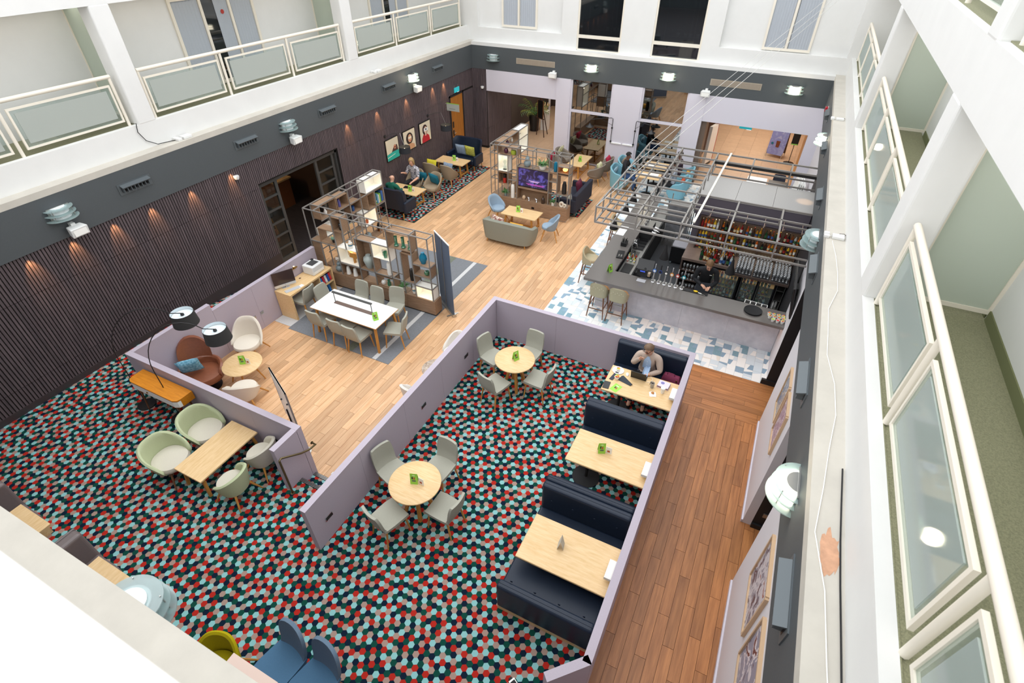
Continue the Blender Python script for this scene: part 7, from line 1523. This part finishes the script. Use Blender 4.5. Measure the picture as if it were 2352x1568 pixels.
for (x, y, lab) in ((-.15, 19.75, 'white topped'), (.55, 19.7, 'black topped')):
    t = empty('cafe_table', (x, y, 0), 0, lab + ' small square table behind the gantry near the lobby opening', 'table'); MB().box(-.32, .32, -.30, .30, .71, .745).build('table_top', whitelam if 'white' in lab else black, t); MB().lathe([(0, 0), (.2, 0), (.2, .015), (.03, .03), (.03, .71), (0, .71)], 18).build('pedestal', blackmatte, t, smooth=True)
for (x, y, rz, lab) in ((.55, 20.0, 0, 'by the lobby opening'), (1.0, 19.2, -90, 'by the right wall'), (.5, 18.9, 180, 'facing the lobby opening')):
    t = dining_chair('dining_chair', 'dark grey chair behind the gantry, ' + lab, navyfab, darkmetal); t.location = (x, y, 0); t.rotation_euler = (0, 0, D(rz))
t = empty('folded_screens', (1.02, 17.6, 0), D(4), 'stack of white folding boards leaning by the right wall', 'boards')
for i in range(4): o = MB().box(-.012, .012, -.45, .45, 0, 1.75).build('board', whitelam, t); o.location = (-.0 - i * .05, i * .05, 0); o.rotation_euler = (0, D(5), 0)
area_light('lobby_ceiling_light', (-.6, 25.5, 3.0), 3.0, 7.0, 190, (1, .90, .78)); area_light('corridor_ceiling_light', (-9.6, 23.8, 3.0), 2.4, 5.0, 70, (1, .88, .74))
# ---- things on the booth table
zt_ = ZC + .75
t = empty('laptop', (-1.06, 7.66, zt_), 0, 'black laptop seen from behind its lid on the booth table', 'laptop'); MB().box(-.15, .15, -.02, .20, 0, .015).build('base', black, t); MB().add([(-.15, -.02, .012), (.15, -.02, .012), (.15, -.075, .20), (-.15, -.075, .20), (-.15, -.013, .015), (.15, -.013, .015), (.15, -.067, .202), (-.15, -.067, .202)], [(0, 1, 2, 3), (7, 6, 5, 4), (0, 4, 5, 1), (1, 5, 6, 2), (2, 6, 7, 3), (3, 7, 4, 0)]).build('lid', black, t); MB().box(-.13, .13, .02, .12, .015, .017).build('keyboard', darkmetal, t)
t = empty('plate', (-1.475, 7.70, zt_), 0, 'white plate with a filled cup on the booth table', 'plate'); MB().lathe([(0, 0), (.07, 0), (.115, .014), (.11, .017), (.065, .006), (0, .006)], 24).build('plate', whitec, t, smooth=True); MB().lathe([(0, .006), (.03, .006), (.045, .06), (.0, .06)], 12).build('cup', whitec, t, smooth=True)
for q in range(5): MB().lathe([(0, -.015), (.018, 0), (0, .016)], 7, (.02 * math.cos(q * 1.3), .02 * math.sin(q * 1.3), .065)).build('food_piece', [fr[3], fr[1], fr[0], fr[2], fr[3]][q], t, smooth=True)
t = empty('snack_cup', (-1.43, 7.46, zt_), 0, 'white cup heaped with coloured fruit on the booth table', 'cup'); MB().lathe([(0, 0), (.035, 0), (.05, .06), (0, .06)], 14).build('cup', whitec, t, smooth=True)
for q in range(7): MB().lathe([(0, -.018), (.02, 0), (0, .02)], 7, (.026 * math.cos(q * 1.1), .026 * math.sin(q * 1.1), .068 + .01 * (q % 3))).build('fruit_piece', fr[q % 4], t, smooth=True)
t = empty('computer_mouse', (-1.28, 7.67, zt_), D(15), 'white computer mouse on the booth table', 'mouse'); MB().lathe([(0, 0), (.03, 0), (.032, .01), (.022, .025), (0, .03)], 14).build('body', whitelam, t, smooth=True); t.scale = (1, 1.6, 1)
b = MB(); rows = []
for i in range(9): rows.append([((i - 4) * .035, (j - 3) * .03 * (1 - .08 * i), .004 + .035 * abs(math.sin(i * 1.3 + j * 1.1)) * math.sin(PI * j / 6)) for j in range(7)])
o = b.grid(rows).build('crumpled_pouch', mat('slate_cloth', '#3a4048', .9), smooth=True, loc=(-1.25, 7.47, zt_)); o.rotation_euler = (0, 0, D(-25)); tag(o, 'crumpled dark grey pouch on the booth table', 'pouch')
menu_flat((-1.37, 7.22, zt_), D(-20), 'green menu lying flat on the booth table'); t = empty('tablet_case', (-1.555, 7.22, zt_), D(4), 'black tablet case at the corner of the booth table', 'tablet'); MB().box(-.06, .06, -.10, .10, 0, .012).build('case', black, t, bevel=.004, seg=1)
t = empty('notebook', (-1.50, 7.52, zt_), D(-12), 'dark folded notebook between plate and fruit cup', 'notebook'); MB().box(-.035, .035, -.13, .13, 0, .012).build('cover', mat('ink_navy', '#2a2c3c', .6), t)
t = empty('iced_coffee', (-.765, 7.53, zt_), 0, 'dark iced coffee glass on the booth table', 'drink'); MB().lathe([(0, 0), (.03, 0), (.04, .12), (.036, .12), (.028, .01), (0, .01)], 14).build('glass', barglass, t, smooth=True); MB().lathe([(0, .01), (.027, .01), (.034, .09), (0, .09)], 12).build('coffee', mat('coffee', '#2a1408', .2), t, smooth=True); MB().bar((-.05, 0, .06), (-.035, 0, .14), .012, .01).build('handle', black, t)
t = empty('book_pile', (-.575, 7.66, zt_), D(-6), 'pale lilac books in a pile on the booth table', 'books')
for i in range(3): o = MB().box(-.11 + i * .004, .11 - i * .004, -.085, .085, i * .018, i * .018 + .016).build('book', [mat('lilac_cover', '#d9d0e2', .5), mat('plum_cover', '#7a3a4a', .5), MATS['lilac_cover']][i], t)
MB().lathe([(0, 0), (.035, 0), (.035, .002), (0, .002)], 14, (-.03, .02, .052)).build('cover_print', mat('violet_print', '#7d78b0', .6), t)
t = empty('paper_cup', (-.555, 7.47, zt_), 0, 'white paper cup with lid on the booth table', 'cup'); MB().lathe([(0, 0), (.03, 0), (.042, .12), (0, .12)], 16).build('cup', papr, t, smooth=True); MB().lathe([(0, .12), (.045, .12), (.042, .135), (0, .138)], 16).build('lid', whitelam, t, smooth=True)
t = empty('torn_wrapper', (-.705, 7.35, zt_), D(20), 'torn pastry wrapper with crumbs on the booth table', 'wrapper'); MB().grid([[((i - 2) * .03, (j - 2) * .03, .004 + .012 * ((i * j) % 3)) for j in range(5)] for i in range(5)]).build('paper', papr, t, smooth=True); MB().lathe([(0, 0), (.03, .005), (.03, .02), (0, .03)], 9, (.0, .02, .01)).build('pastry', mat('pastry', '#b5763a', .7, var=.3, scale=20), t, smooth=True)
o = cable([(-.90, 7.76, zt_ + .006), (-.84, 7.80, zt_ + .006), (-.80, 7.74, zt_ + .006), (-.82, 7.66, zt_ + .006), (-.88, 7.62, zt_ + .006)], .004, papr, 'white charging cable beside the laptop', 'charging_cable')
t = empty('handbag', (-.50, 8.12, ZC + .45), D(-4), 'burgundy handbag on the navy bench beside the woman', 'bag'); st = []
for (z, hw, hd) in ((0, .17, .07), (.05, .185, .085), (.15, .175, .075), (.22, .15, .05), (.235, .13, .03)): st.append(([(hw * (i / 4 - 1), -hd, z) for i in range(9)], [(hw * (i / 4 - 1), hd, z) for i in range(9)]))
ringsolid(MB(), st).build('body', mat('burgundy_suede', '#7a2d4a', .85, var=.1, scale=40), t, smooth=True); MB().tube([(-.10, -.02, .22), (-.08, -.03, .29), (.04, -.03, .29), (.06, -.02, .22)], .009, 6).build('strap', MATS['burgundy_suede'], t, smooth=True); MB().box(.10, .125, -.08, -.07, .15, .19).build('gold_tag', brass, t)
t = empty('black_folder', (-11.12, 14.28, R1 + .5), D(15), 'black folder on the coffee table in front of the seated woman', 'folder'); MB().box(-.14, .14, -.10, .10, 0, .012).build('cover', black, t)
# ================================================================ PEOPLE
def build_body(name, J, bones, mats, bone_mat, parent):
    """J: joint -> (pos, radius or (rx, ry)); bones: (a, b); bone_mat: bone index -> material index"""
    names = list(J); idx = {n: i for i, n in enumerate(names)}
    me = bpy.data.meshes.new(name); me.from_pydata([J[n][0] for n in names], [(idx[a], idx[b]) for a, b in bones], [])
    o = bpy.data.objects.new(name, me); COL.objects.link(o)
    md = o.modifiers.new('skin', 'SKIN'); md.use_smooth_shade = True; md.branch_smoothing = .4
    for n in names:
        r = J[n][1]; sv = me.skin_vertices[0].data[idx[n]]; sv.radius = r if isinstance(r, tuple) else (r, r); sv.use_root = (n == 'pelvis')
    sb_ = o.modifiers.new('sub', 'SUBSURF'); sb_.levels = 2; sb_.render_levels = 2
    dg = bpy.context.evaluated_depsgraph_get(); m2 = bpy.data.meshes.new_from_object(o.evaluated_get(dg), depsgraph=dg)
    bpy.data.objects.remove(o); bpy.data.meshes.remove(me)
    m2.name = name; m2.materials.clear()
    for m in mats: m2.materials.append(m)
    seg = [(Vector(J[a][0]), Vector(J[b][0])) for a, b in bones]
    for p in m2.polygons:
        c = p.center; best = 1e9; bi = 0
        for i, (a, b) in enumerate(seg):
            d = b - a; u = max(0, min(1, (c - a).dot(d) / max(1e-6, d.dot(d)))); q = (c - (a + d * u)).length
            ra = J[bones[i][0]][1]; rb_ = J[bones[i][1]][1]; ra = max(ra) if isinstance(ra, tuple) else ra; rb_ = max(rb_) if isinstance(rb_, tuple) else rb_
            q -= (ra * (1 - u) + rb_ * u)
            if q < best: best, bi = q, i
        v = bone_mat(bones[bi], c); p.material_index = v; p.use_smooth = True
    ob = bpy.data.objects.new(name, m2); link(ob, parent); return ob
def garment(body, idxs, m, name, off, parent):
    """clothing: the faces of the body in idxs, pushed out along the normals, with a turned edge"""
    me = body.data; bm = bmesh.new(); bm.from_mesh(me); bm.normal_update()
    dele = [f for f in bm.faces if f.material_index not in idxs]; bmesh.ops.delete(bm, geom=dele, context='FACES')
    for v in bm.verts: v.co += v.normal * off
    m2 = bpy.data.meshes.new(name); bm.to_mesh(m2); bm.free(); m2.materials.clear(); m2.materials.append(m)
    m2.polygons.foreach_set('material_index', [0] * len(m2.polygons)); m2.polygons.foreach_set('use_smooth', [True] * len(m2.polygons))
    o = bpy.data.objects.new(name, m2); link(o, parent)
    sd = o.modifiers.new('thick', 'SOLIDIFY'); sd.thickness = off * .9; sd.offset = -1
    return o
def shirt_panel(body, m, parent, P_, off):
    """smooth shirt front laid on the chest where the cardigan hangs open"""
    from mathutils.bvhtree import BVHTree
    bm = bmesh.new(); bm.from_mesh(body.data); tree = BVHTree.FromBMesh(bm); bm.free()
    z0, z1 = P_['pelvis'][2] + .19, P_['neckbase'][2] + .015; rows = []
    for i in range(15):
        q = i / 14; z = z0 + (z1 - z0) * q; hw = .085 - .02 * q if q < .7 else .071 * (1 - (q - .7) / .3 * .75)
        r = []
        for j in range(9):
            x = hw * (j / 4 - 1); hit = tree.ray_cast(Vector((x, -.6, z)), Vector((0, 1, 0)))[0]
            y = hit.y if hit else P_['chest'][1] - .1
            r.append((x, y - off, z))
        rows.append(r)
    MB().grid(rows).build('shirt', m, parent, smooth=True)
    for i in range(4): MB().lathe([(0, -.004), (.006, 0), (0, .004)], 6, (0, rows[3 + i * 3][4][1] - .003, rows[3 + i * 3][4][2])).build('button', papr, parent)
def fingers(J, bones, side, wrist, d, up, lat):
    """five short finger chains leaving the palm; d forward, lat sideways (towards the thumb)"""
    w = Vector(wrist); d = Vector(d).normalized(); lat = Vector(lat).normalized(); up = Vector(up).normalized()
    palm = w + d * .055; J['palm' + side] = (tuple(palm), (.032, .018))
    bones.append(('wrist' + side, 'palm' + side))
    for k_, (o_, L) in enumerate(((-.030, .058), (-.010, .070), (.010, .075), (.028, .068))):
        a = palm + lat * o_ + d * .03; b = a + d * L * .5 - up * .008; c = b + d * L * .42 - up * .022
        for nm, p, r in (('f%d0' % k_, a, .0095), ('f%d1' % k_, b, .0088), ('f%d2' % k_, c, .0078)): J[nm + side] = (tuple(p), r)
        bones += [('palm' + side, 'f%d0' % k_ + side), ('f%d0' % k_ + side, 'f%d1' % k_ + side), ('f%d1' % k_ + side, 'f%d2' % k_ + side)]
    a = w + d * .03 + lat * .038; b = a + d * .035 + lat * .015 - up * .01
    J['t0' + side] = (tuple(a), .0105); J['t1' + side] = (tuple(b), .0088); bones += [('palm' + side, 't0' + side), ('t0' + side, 't1' + side)]
def person(loc, rz, label, top, legs, skinm, hair, pose, shoe=black, scale=1.0, hairstyle='short', top_off=.012, bulk=1.0, barefoot=False, sleeve='long', inner=None):
    t = empty('person', loc, rz, label, 'person'); t.scale = (scale,) * 3
    P_ = pose; B = bulk; J = {}
    J['pelvis'] = (P_['pelvis'], (.150 * B, .110 * B)); J['waist'] = (P_['waist'], (.135 * B, .10 * B)); J['chest'] = (P_['chest'], (.155 * B, .105 * B)); J['neckbase'] = (P_['neckbase'], (.085, .07)); J['neck'] = (P_['neck'], .052)
    h = Vector(P_['head']); f = Vector(P_.get('face', (0, -1, 0))).normalized(); hu = (h - Vector(P_['neck'])).normalized()
    J['jaw'] = (tuple(h - hu * .055 + f * .02), (.062, .07)); J['head'] = (tuple(h + hu * .01), (.075, .092)); J['crown'] = (tuple(h + hu * .085 - f * .005), (.060, .075))
    bones = [('pelvis', 'waist'), ('waist', 'chest'), ('chest', 'neckbase'), ('neckbase', 'neck'), ('neck', 'jaw'), ('jaw', 'head'), ('head', 'crown')]
    for s_, sn in ((-1, 'L'), (1, 'R')):
        for jn, r in (('shoulder', .062), ('elbow', .044), ('wrist', .030)): J[jn + sn] = (P_[jn + sn], r * (B if jn != 'wrist' else 1))
        for jn, r in (('hip', .088), ('knee', .062), ('ankle', .042), ('toe', .036)): J[jn + sn] = (P_[jn + sn], r * (B if jn in ('hip', 'knee') else 1))
        bones += [('neckbase', 'shoulder' + sn), ('shoulder' + sn, 'elbow' + sn), ('elbow' + sn, 'wrist' + sn), ('pelvis', 'hip' + sn), ('hip' + sn, 'knee' + sn), ('knee' + sn, 'ankle' + sn), ('ankle' + sn, 'toe' + sn)]
        dv = Vector(P_['wrist' + sn]) - Vector(P_['elbow' + sn]); lat = Vector((-s_, 0, 0)) - dv.normalized() * Vector((-s_, 0, 0)).dot(dv.normalized()); up = dv.cross(lat) * s_
        if up.z < 0: up = -up
        fingers(J, bones, sn, P_['wrist' + sn], dv, up, lat)
    def bmat(bn, c):
        a, b = bn
        if a.startswith(('ankle',)): return 3
        if a.startswith(('hip', 'knee')) or b.startswith('hip') or (a == 'pelvis'): return 2 if b != 'waist' or c.z < P_['pelvis'][2] + .04 else 1
        if a.startswith('elbow') and sleeve == 'short': return 0
        if b.startswith(('palm', 'f', 't0', 't1')) or a.startswith('palm'): return 0
        if a in ('neck', 'jaw', 'head') or (a == 'neckbase' and b == 'neck'): return 0
        return 1
    body = build_body('body', J, bones, [skinm, top, legs, skinm if barefoot else shoe], bmat, t)
    if inner: shirt_panel(body, inner, t, P_, top_off + .006)
    garment(body, (1,), top, 'top', top_off, t); garment(body, (2,), legs, 'trousers', .008, t)
    # face and hair
    fr_ = f; rt_ = fr_.cross(hu).normalized(); hd = h + hu * .02
    R = Matrix((rt_, fr_, hu)).transposed()
    def at(x, y, z): return tuple(hd + R @ Vector((x, y, z)))
    b = MB()
    for i in range(1): b.tube([at(0, .088, .012), at(0, .112, -.022), at(0, .094, -.034)], [.008, .014, .008], 6)
    b.build('nose', skinm, t, smooth=True)
    for sx in (-1, 1):
        MB().lathe([(0, -.009), (.011, 0), (0, .009)], 8, at(sx * .032, .090, .018)).build('eye', mat('eye_dark', '#2a2320', .3), t, smooth=True); MB().tube([at(sx * .082, -.005, .01), at(sx * .090, -.012, -.01), at(sx * .084, -.008, -.03)], [.012, .014, .009], 6).build('ear', skinm, t, smooth=True); MB().bar(at(sx * .045, .091, .036), at(sx * .018, .096, .036), .006, .006).build('eyebrow', hair, t)
    MB().bar(at(-.022, .090, -.058), at(.022, .090, -.058), .010, .008).build('mouth', mat('lips', '#a8584e', .5), t)
    if hairstyle != 'bald':
        n = 18; rows = []; long_ = hairstyle in ('long', 'bun')
        for j in range(9):
            th = PI * .5 * j / 8 * (1.25 if long_ else 1.05); row = []
            for i in range(n):
                a = 2 * PI * i / n; fy = math.sin(a)
                lim = th if fy < .2 else min(th, PI * .5 * (.62 if fy > .5 else .85))
                x, y, z = .094 * math.sin(lim) * math.cos(a), .112 * math.sin(lim) * fy - .006, .03 + .112 * math.cos(lim)
                row.append(at(x, y, z))
            rows.append(row)
        MB().grid(rows, True).build('hair', hair, t, smooth=True)
        if hairstyle == 'bun': MB().tube([at(0, -.085, -.02), at(0, -.115, -.05), at(0, -.10, -.10)], [.03, .032, .018], 8).build('ponytail', hair, t, smooth=True)
        if hairstyle == 'long':
            for sx in (-1, 1): MB().tube([at(sx * .08, .01, .04), at(sx * .092, -.01, -.05), at(sx * .085, -.02, -.12)], [.03, .034, .02], 8).build('hair_lock', hair, t, smooth=True)
            MB().tube([at(0, -.07, .04), at(0, -.085, -.06), at(0, -.075, -.12)], [.06, .065, .04], 8).build('hair_back', hair, t, smooth=True)
    t['at_head'] = 1
    return t, at
def sit_pose(**kw):
    p = dict(pelvis=(0, .02, .12), waist=(0, .0, .30), chest=(0, -.03, .47), neckbase=(0, -.04, .60), neck=(0, -.06, .67), head=(0, -.09, .79), face=(0, -1, -.25),
             shoulderL=(-.19, -.03, .56), shoulderR=(.19, -.03, .56), elbowL=(-.25, -.14, .34), elbowR=(.25, -.14, .34), wristL=(-.14, -.34, .34), wristR=(.14, -.34, .34),
             hipL=(-.10, -.02, .09), hipR=(.10, -.02, .09), kneeL=(-.13, -.44, .10), kneeR=(.13, -.44, .10), ankleL=(-.13, -.44, -.34), ankleR=(.13, -.44, -.34), toeL=(-.14, -.58, -.40), toeR=(.14, -.58, -.40))
    p.update(kw); return p
# woman in the booth, eating
t, at = person((-1.0, 8.12, ZC + .45), 0, 'person in beige cardigan and light blue shirt eating at the booth table', mat('beige_knit', '#b7a497', .95, var=.08, scale=120), mat('dark_trousers', '#3a3a44', .9), skin, mat('ash_brown_hair', '#6d5643', .6, var=.2, scale=40),
    sit_pose(face=(-.35, -.9, -.30), head=(-.02, -.12, .785), chest=(0, -.05, .46), elbowL=(-.27, -.13, .36), wristL=(-.14, -.24, .60), elbowR=(.27, -.12, .33), wristR=(.10, -.30, .335), ankleL=(-.14, -.44, -.35), toeL=(-.15, -.57, -.41), ankleR=(.13, -.46, -.35), toeR=(.15, -.59, -.41)), bulk=1.12, hairstyle='bun', barefoot=True, inner=mat('light_blue_shirt', '#a9c0dd', .8))
for sx in (-1, 1):
    MB().tube([at(sx * .032 + .028 * math.cos(a), .104, .018 + .022 * math.sin(a)) for a in [i * 2 * PI / 10 for i in range(11)]], .004, 5).build('glasses_rim', mat('tortoise', '#4a2a1c', .3), t); MB().bar(at(sx * .06, .10, .022), at(sx * .086, .0, .018), .006, .006).build('glasses_arm', MATS['tortoise'], t)
    MB().box(-.045, .045, -.14, .10, 0, .02).build('sandal', black, t, loc=(sx * .14, -.50, -.448)); MB().tube([(sx * .14 - .05, -.50, -.42), (sx * .14, -.50, -.365), (sx * .14 + .05, -.50, -.42)], .014, 6).build('sandal_strap', brass, t)
t2 = None
# woman in patterned blouse, rug lounge
blouse = mat('patterned_blouse', '#2a2c42', .85, col2='#d5d4dc', scale=26, detail=1)
person((-11.25, 14.93, .41), D(-4), 'person in navy and white patterned blouse gesturing at the coffee table', blouse, mat('black_trousers', '#1c1c20', .9), skin, mat('blonde_hair', '#a58a5e', .6, var=.2, scale=40), sit_pose(face=(.05, -.95, -.35), elbowL=(-.27, -.12, .34), wristL=(-.22, -.33, .44), elbowR=(.27, -.14, .30), wristR=(.20, -.38, .22)), bulk=1.1, hairstyle='long', sleeve='short')
# bald man in green, back to the camera
person((-10.95, 13.20, .45), PI, 'person with a bald head in a green jumper, back to the camera', mat('green_jumper', '#145a48', .95, var=.06, scale=90), mat('charcoal_trousers', '#2b2d33', .9), skin, mat('grey_hair', '#8a7d72', .7), sit_pose(pelvis=(0, -.02, .12)), bulk=1.08, hairstyle='bald')
# barman
stand = dict(pelvis=(0, .10, .95), waist=(0, .06, 1.12), chest=(0, -.04, 1.32), neckbase=(0, -.10, 1.45), neck=(0, -.14, 1.51), head=(0, -.20, 1.61), face=(.12, -.75, -.85), shoulderL=(-.20, -.06, 1.41), shoulderR=(.20, -.06, 1.41), elbowL=(-.26, -.10, 1.15), elbowR=(.26, -.12, 1.15), wristL=(-.08, -.30, 1.13), wristR=(.12, -.36, 1.13), hipL=(-.10, .10, .92), hipR=(.10, .10, .92), kneeL=(-.11, .08, .50), kneeR=(.11, .08, .50), ankleL=(-.12, .12, .09), ankleR=(.12, .12, .09), toeL=(-.13, -.03, .04), toeR=(.13, -.03, .04))
t, at = person((-.56, 11.78, 0), D(8), 'person in a black shirt and grey apron working behind the bar', mat('black_shirt', '#17181c', .85, var=.1, scale=40), mat('grey_trousers', '#3c3f47', .9), skin, mat('light_brown_hair', '#77593c', .6, var=.2, scale=40), stand)
MB().grid([[(x, -.085 - .05 * math.cos(x * 5), z) for x in [-.17 + q * .034 for q in range(11)]] for z in (.55, .80, 1.10)]).build('apron', mat('apron_grey', '#4a4d55', .9), t, smooth=True); MB().box(.06, .11, -.165, -.16, 1.33, 1.345).build('name_badge', papr, t)
# guests beyond the bar
jk = mat('black_jacket', '#16161a', .8); dh = mat('black_hair', '#15120f', .8)
person((-4.62, 18.68, .44), D(90), 'person in a black jacket on the nearer sky blue seat beyond the bar', jk, mat('jeans', '#2f4a73', .9), skin2, dh, sit_pose()); person((-2.78, 18.60, .44), D(-90), 'person in a grey shirt facing the black jacket across the nearer cafe table', mat('grey_shirt', '#9aa0ab', .9), jk, skin2, dh, sit_pose()); person((-2.78, 19.56, .44), D(-90), 'person in a plum jacket at the farther cafe table beyond the bar', mat('plum_jacket', '#3b2a36', .9), jk, skin2, dh, sit_pose(face=(.2, -1, -.3)))
# ================================================================ LIGHT OF THE PLACE
for y in (3.63, 4.42, 5.25, 6.10, 7.10, 8.23, 12.58, 14.05, 15.67, 17.34, 18.1):
    spot('wall_downlight', (-11.70, y, 3.13), 40, (1, .50, .20), 55, .8, .02, (0, D(16), 0))
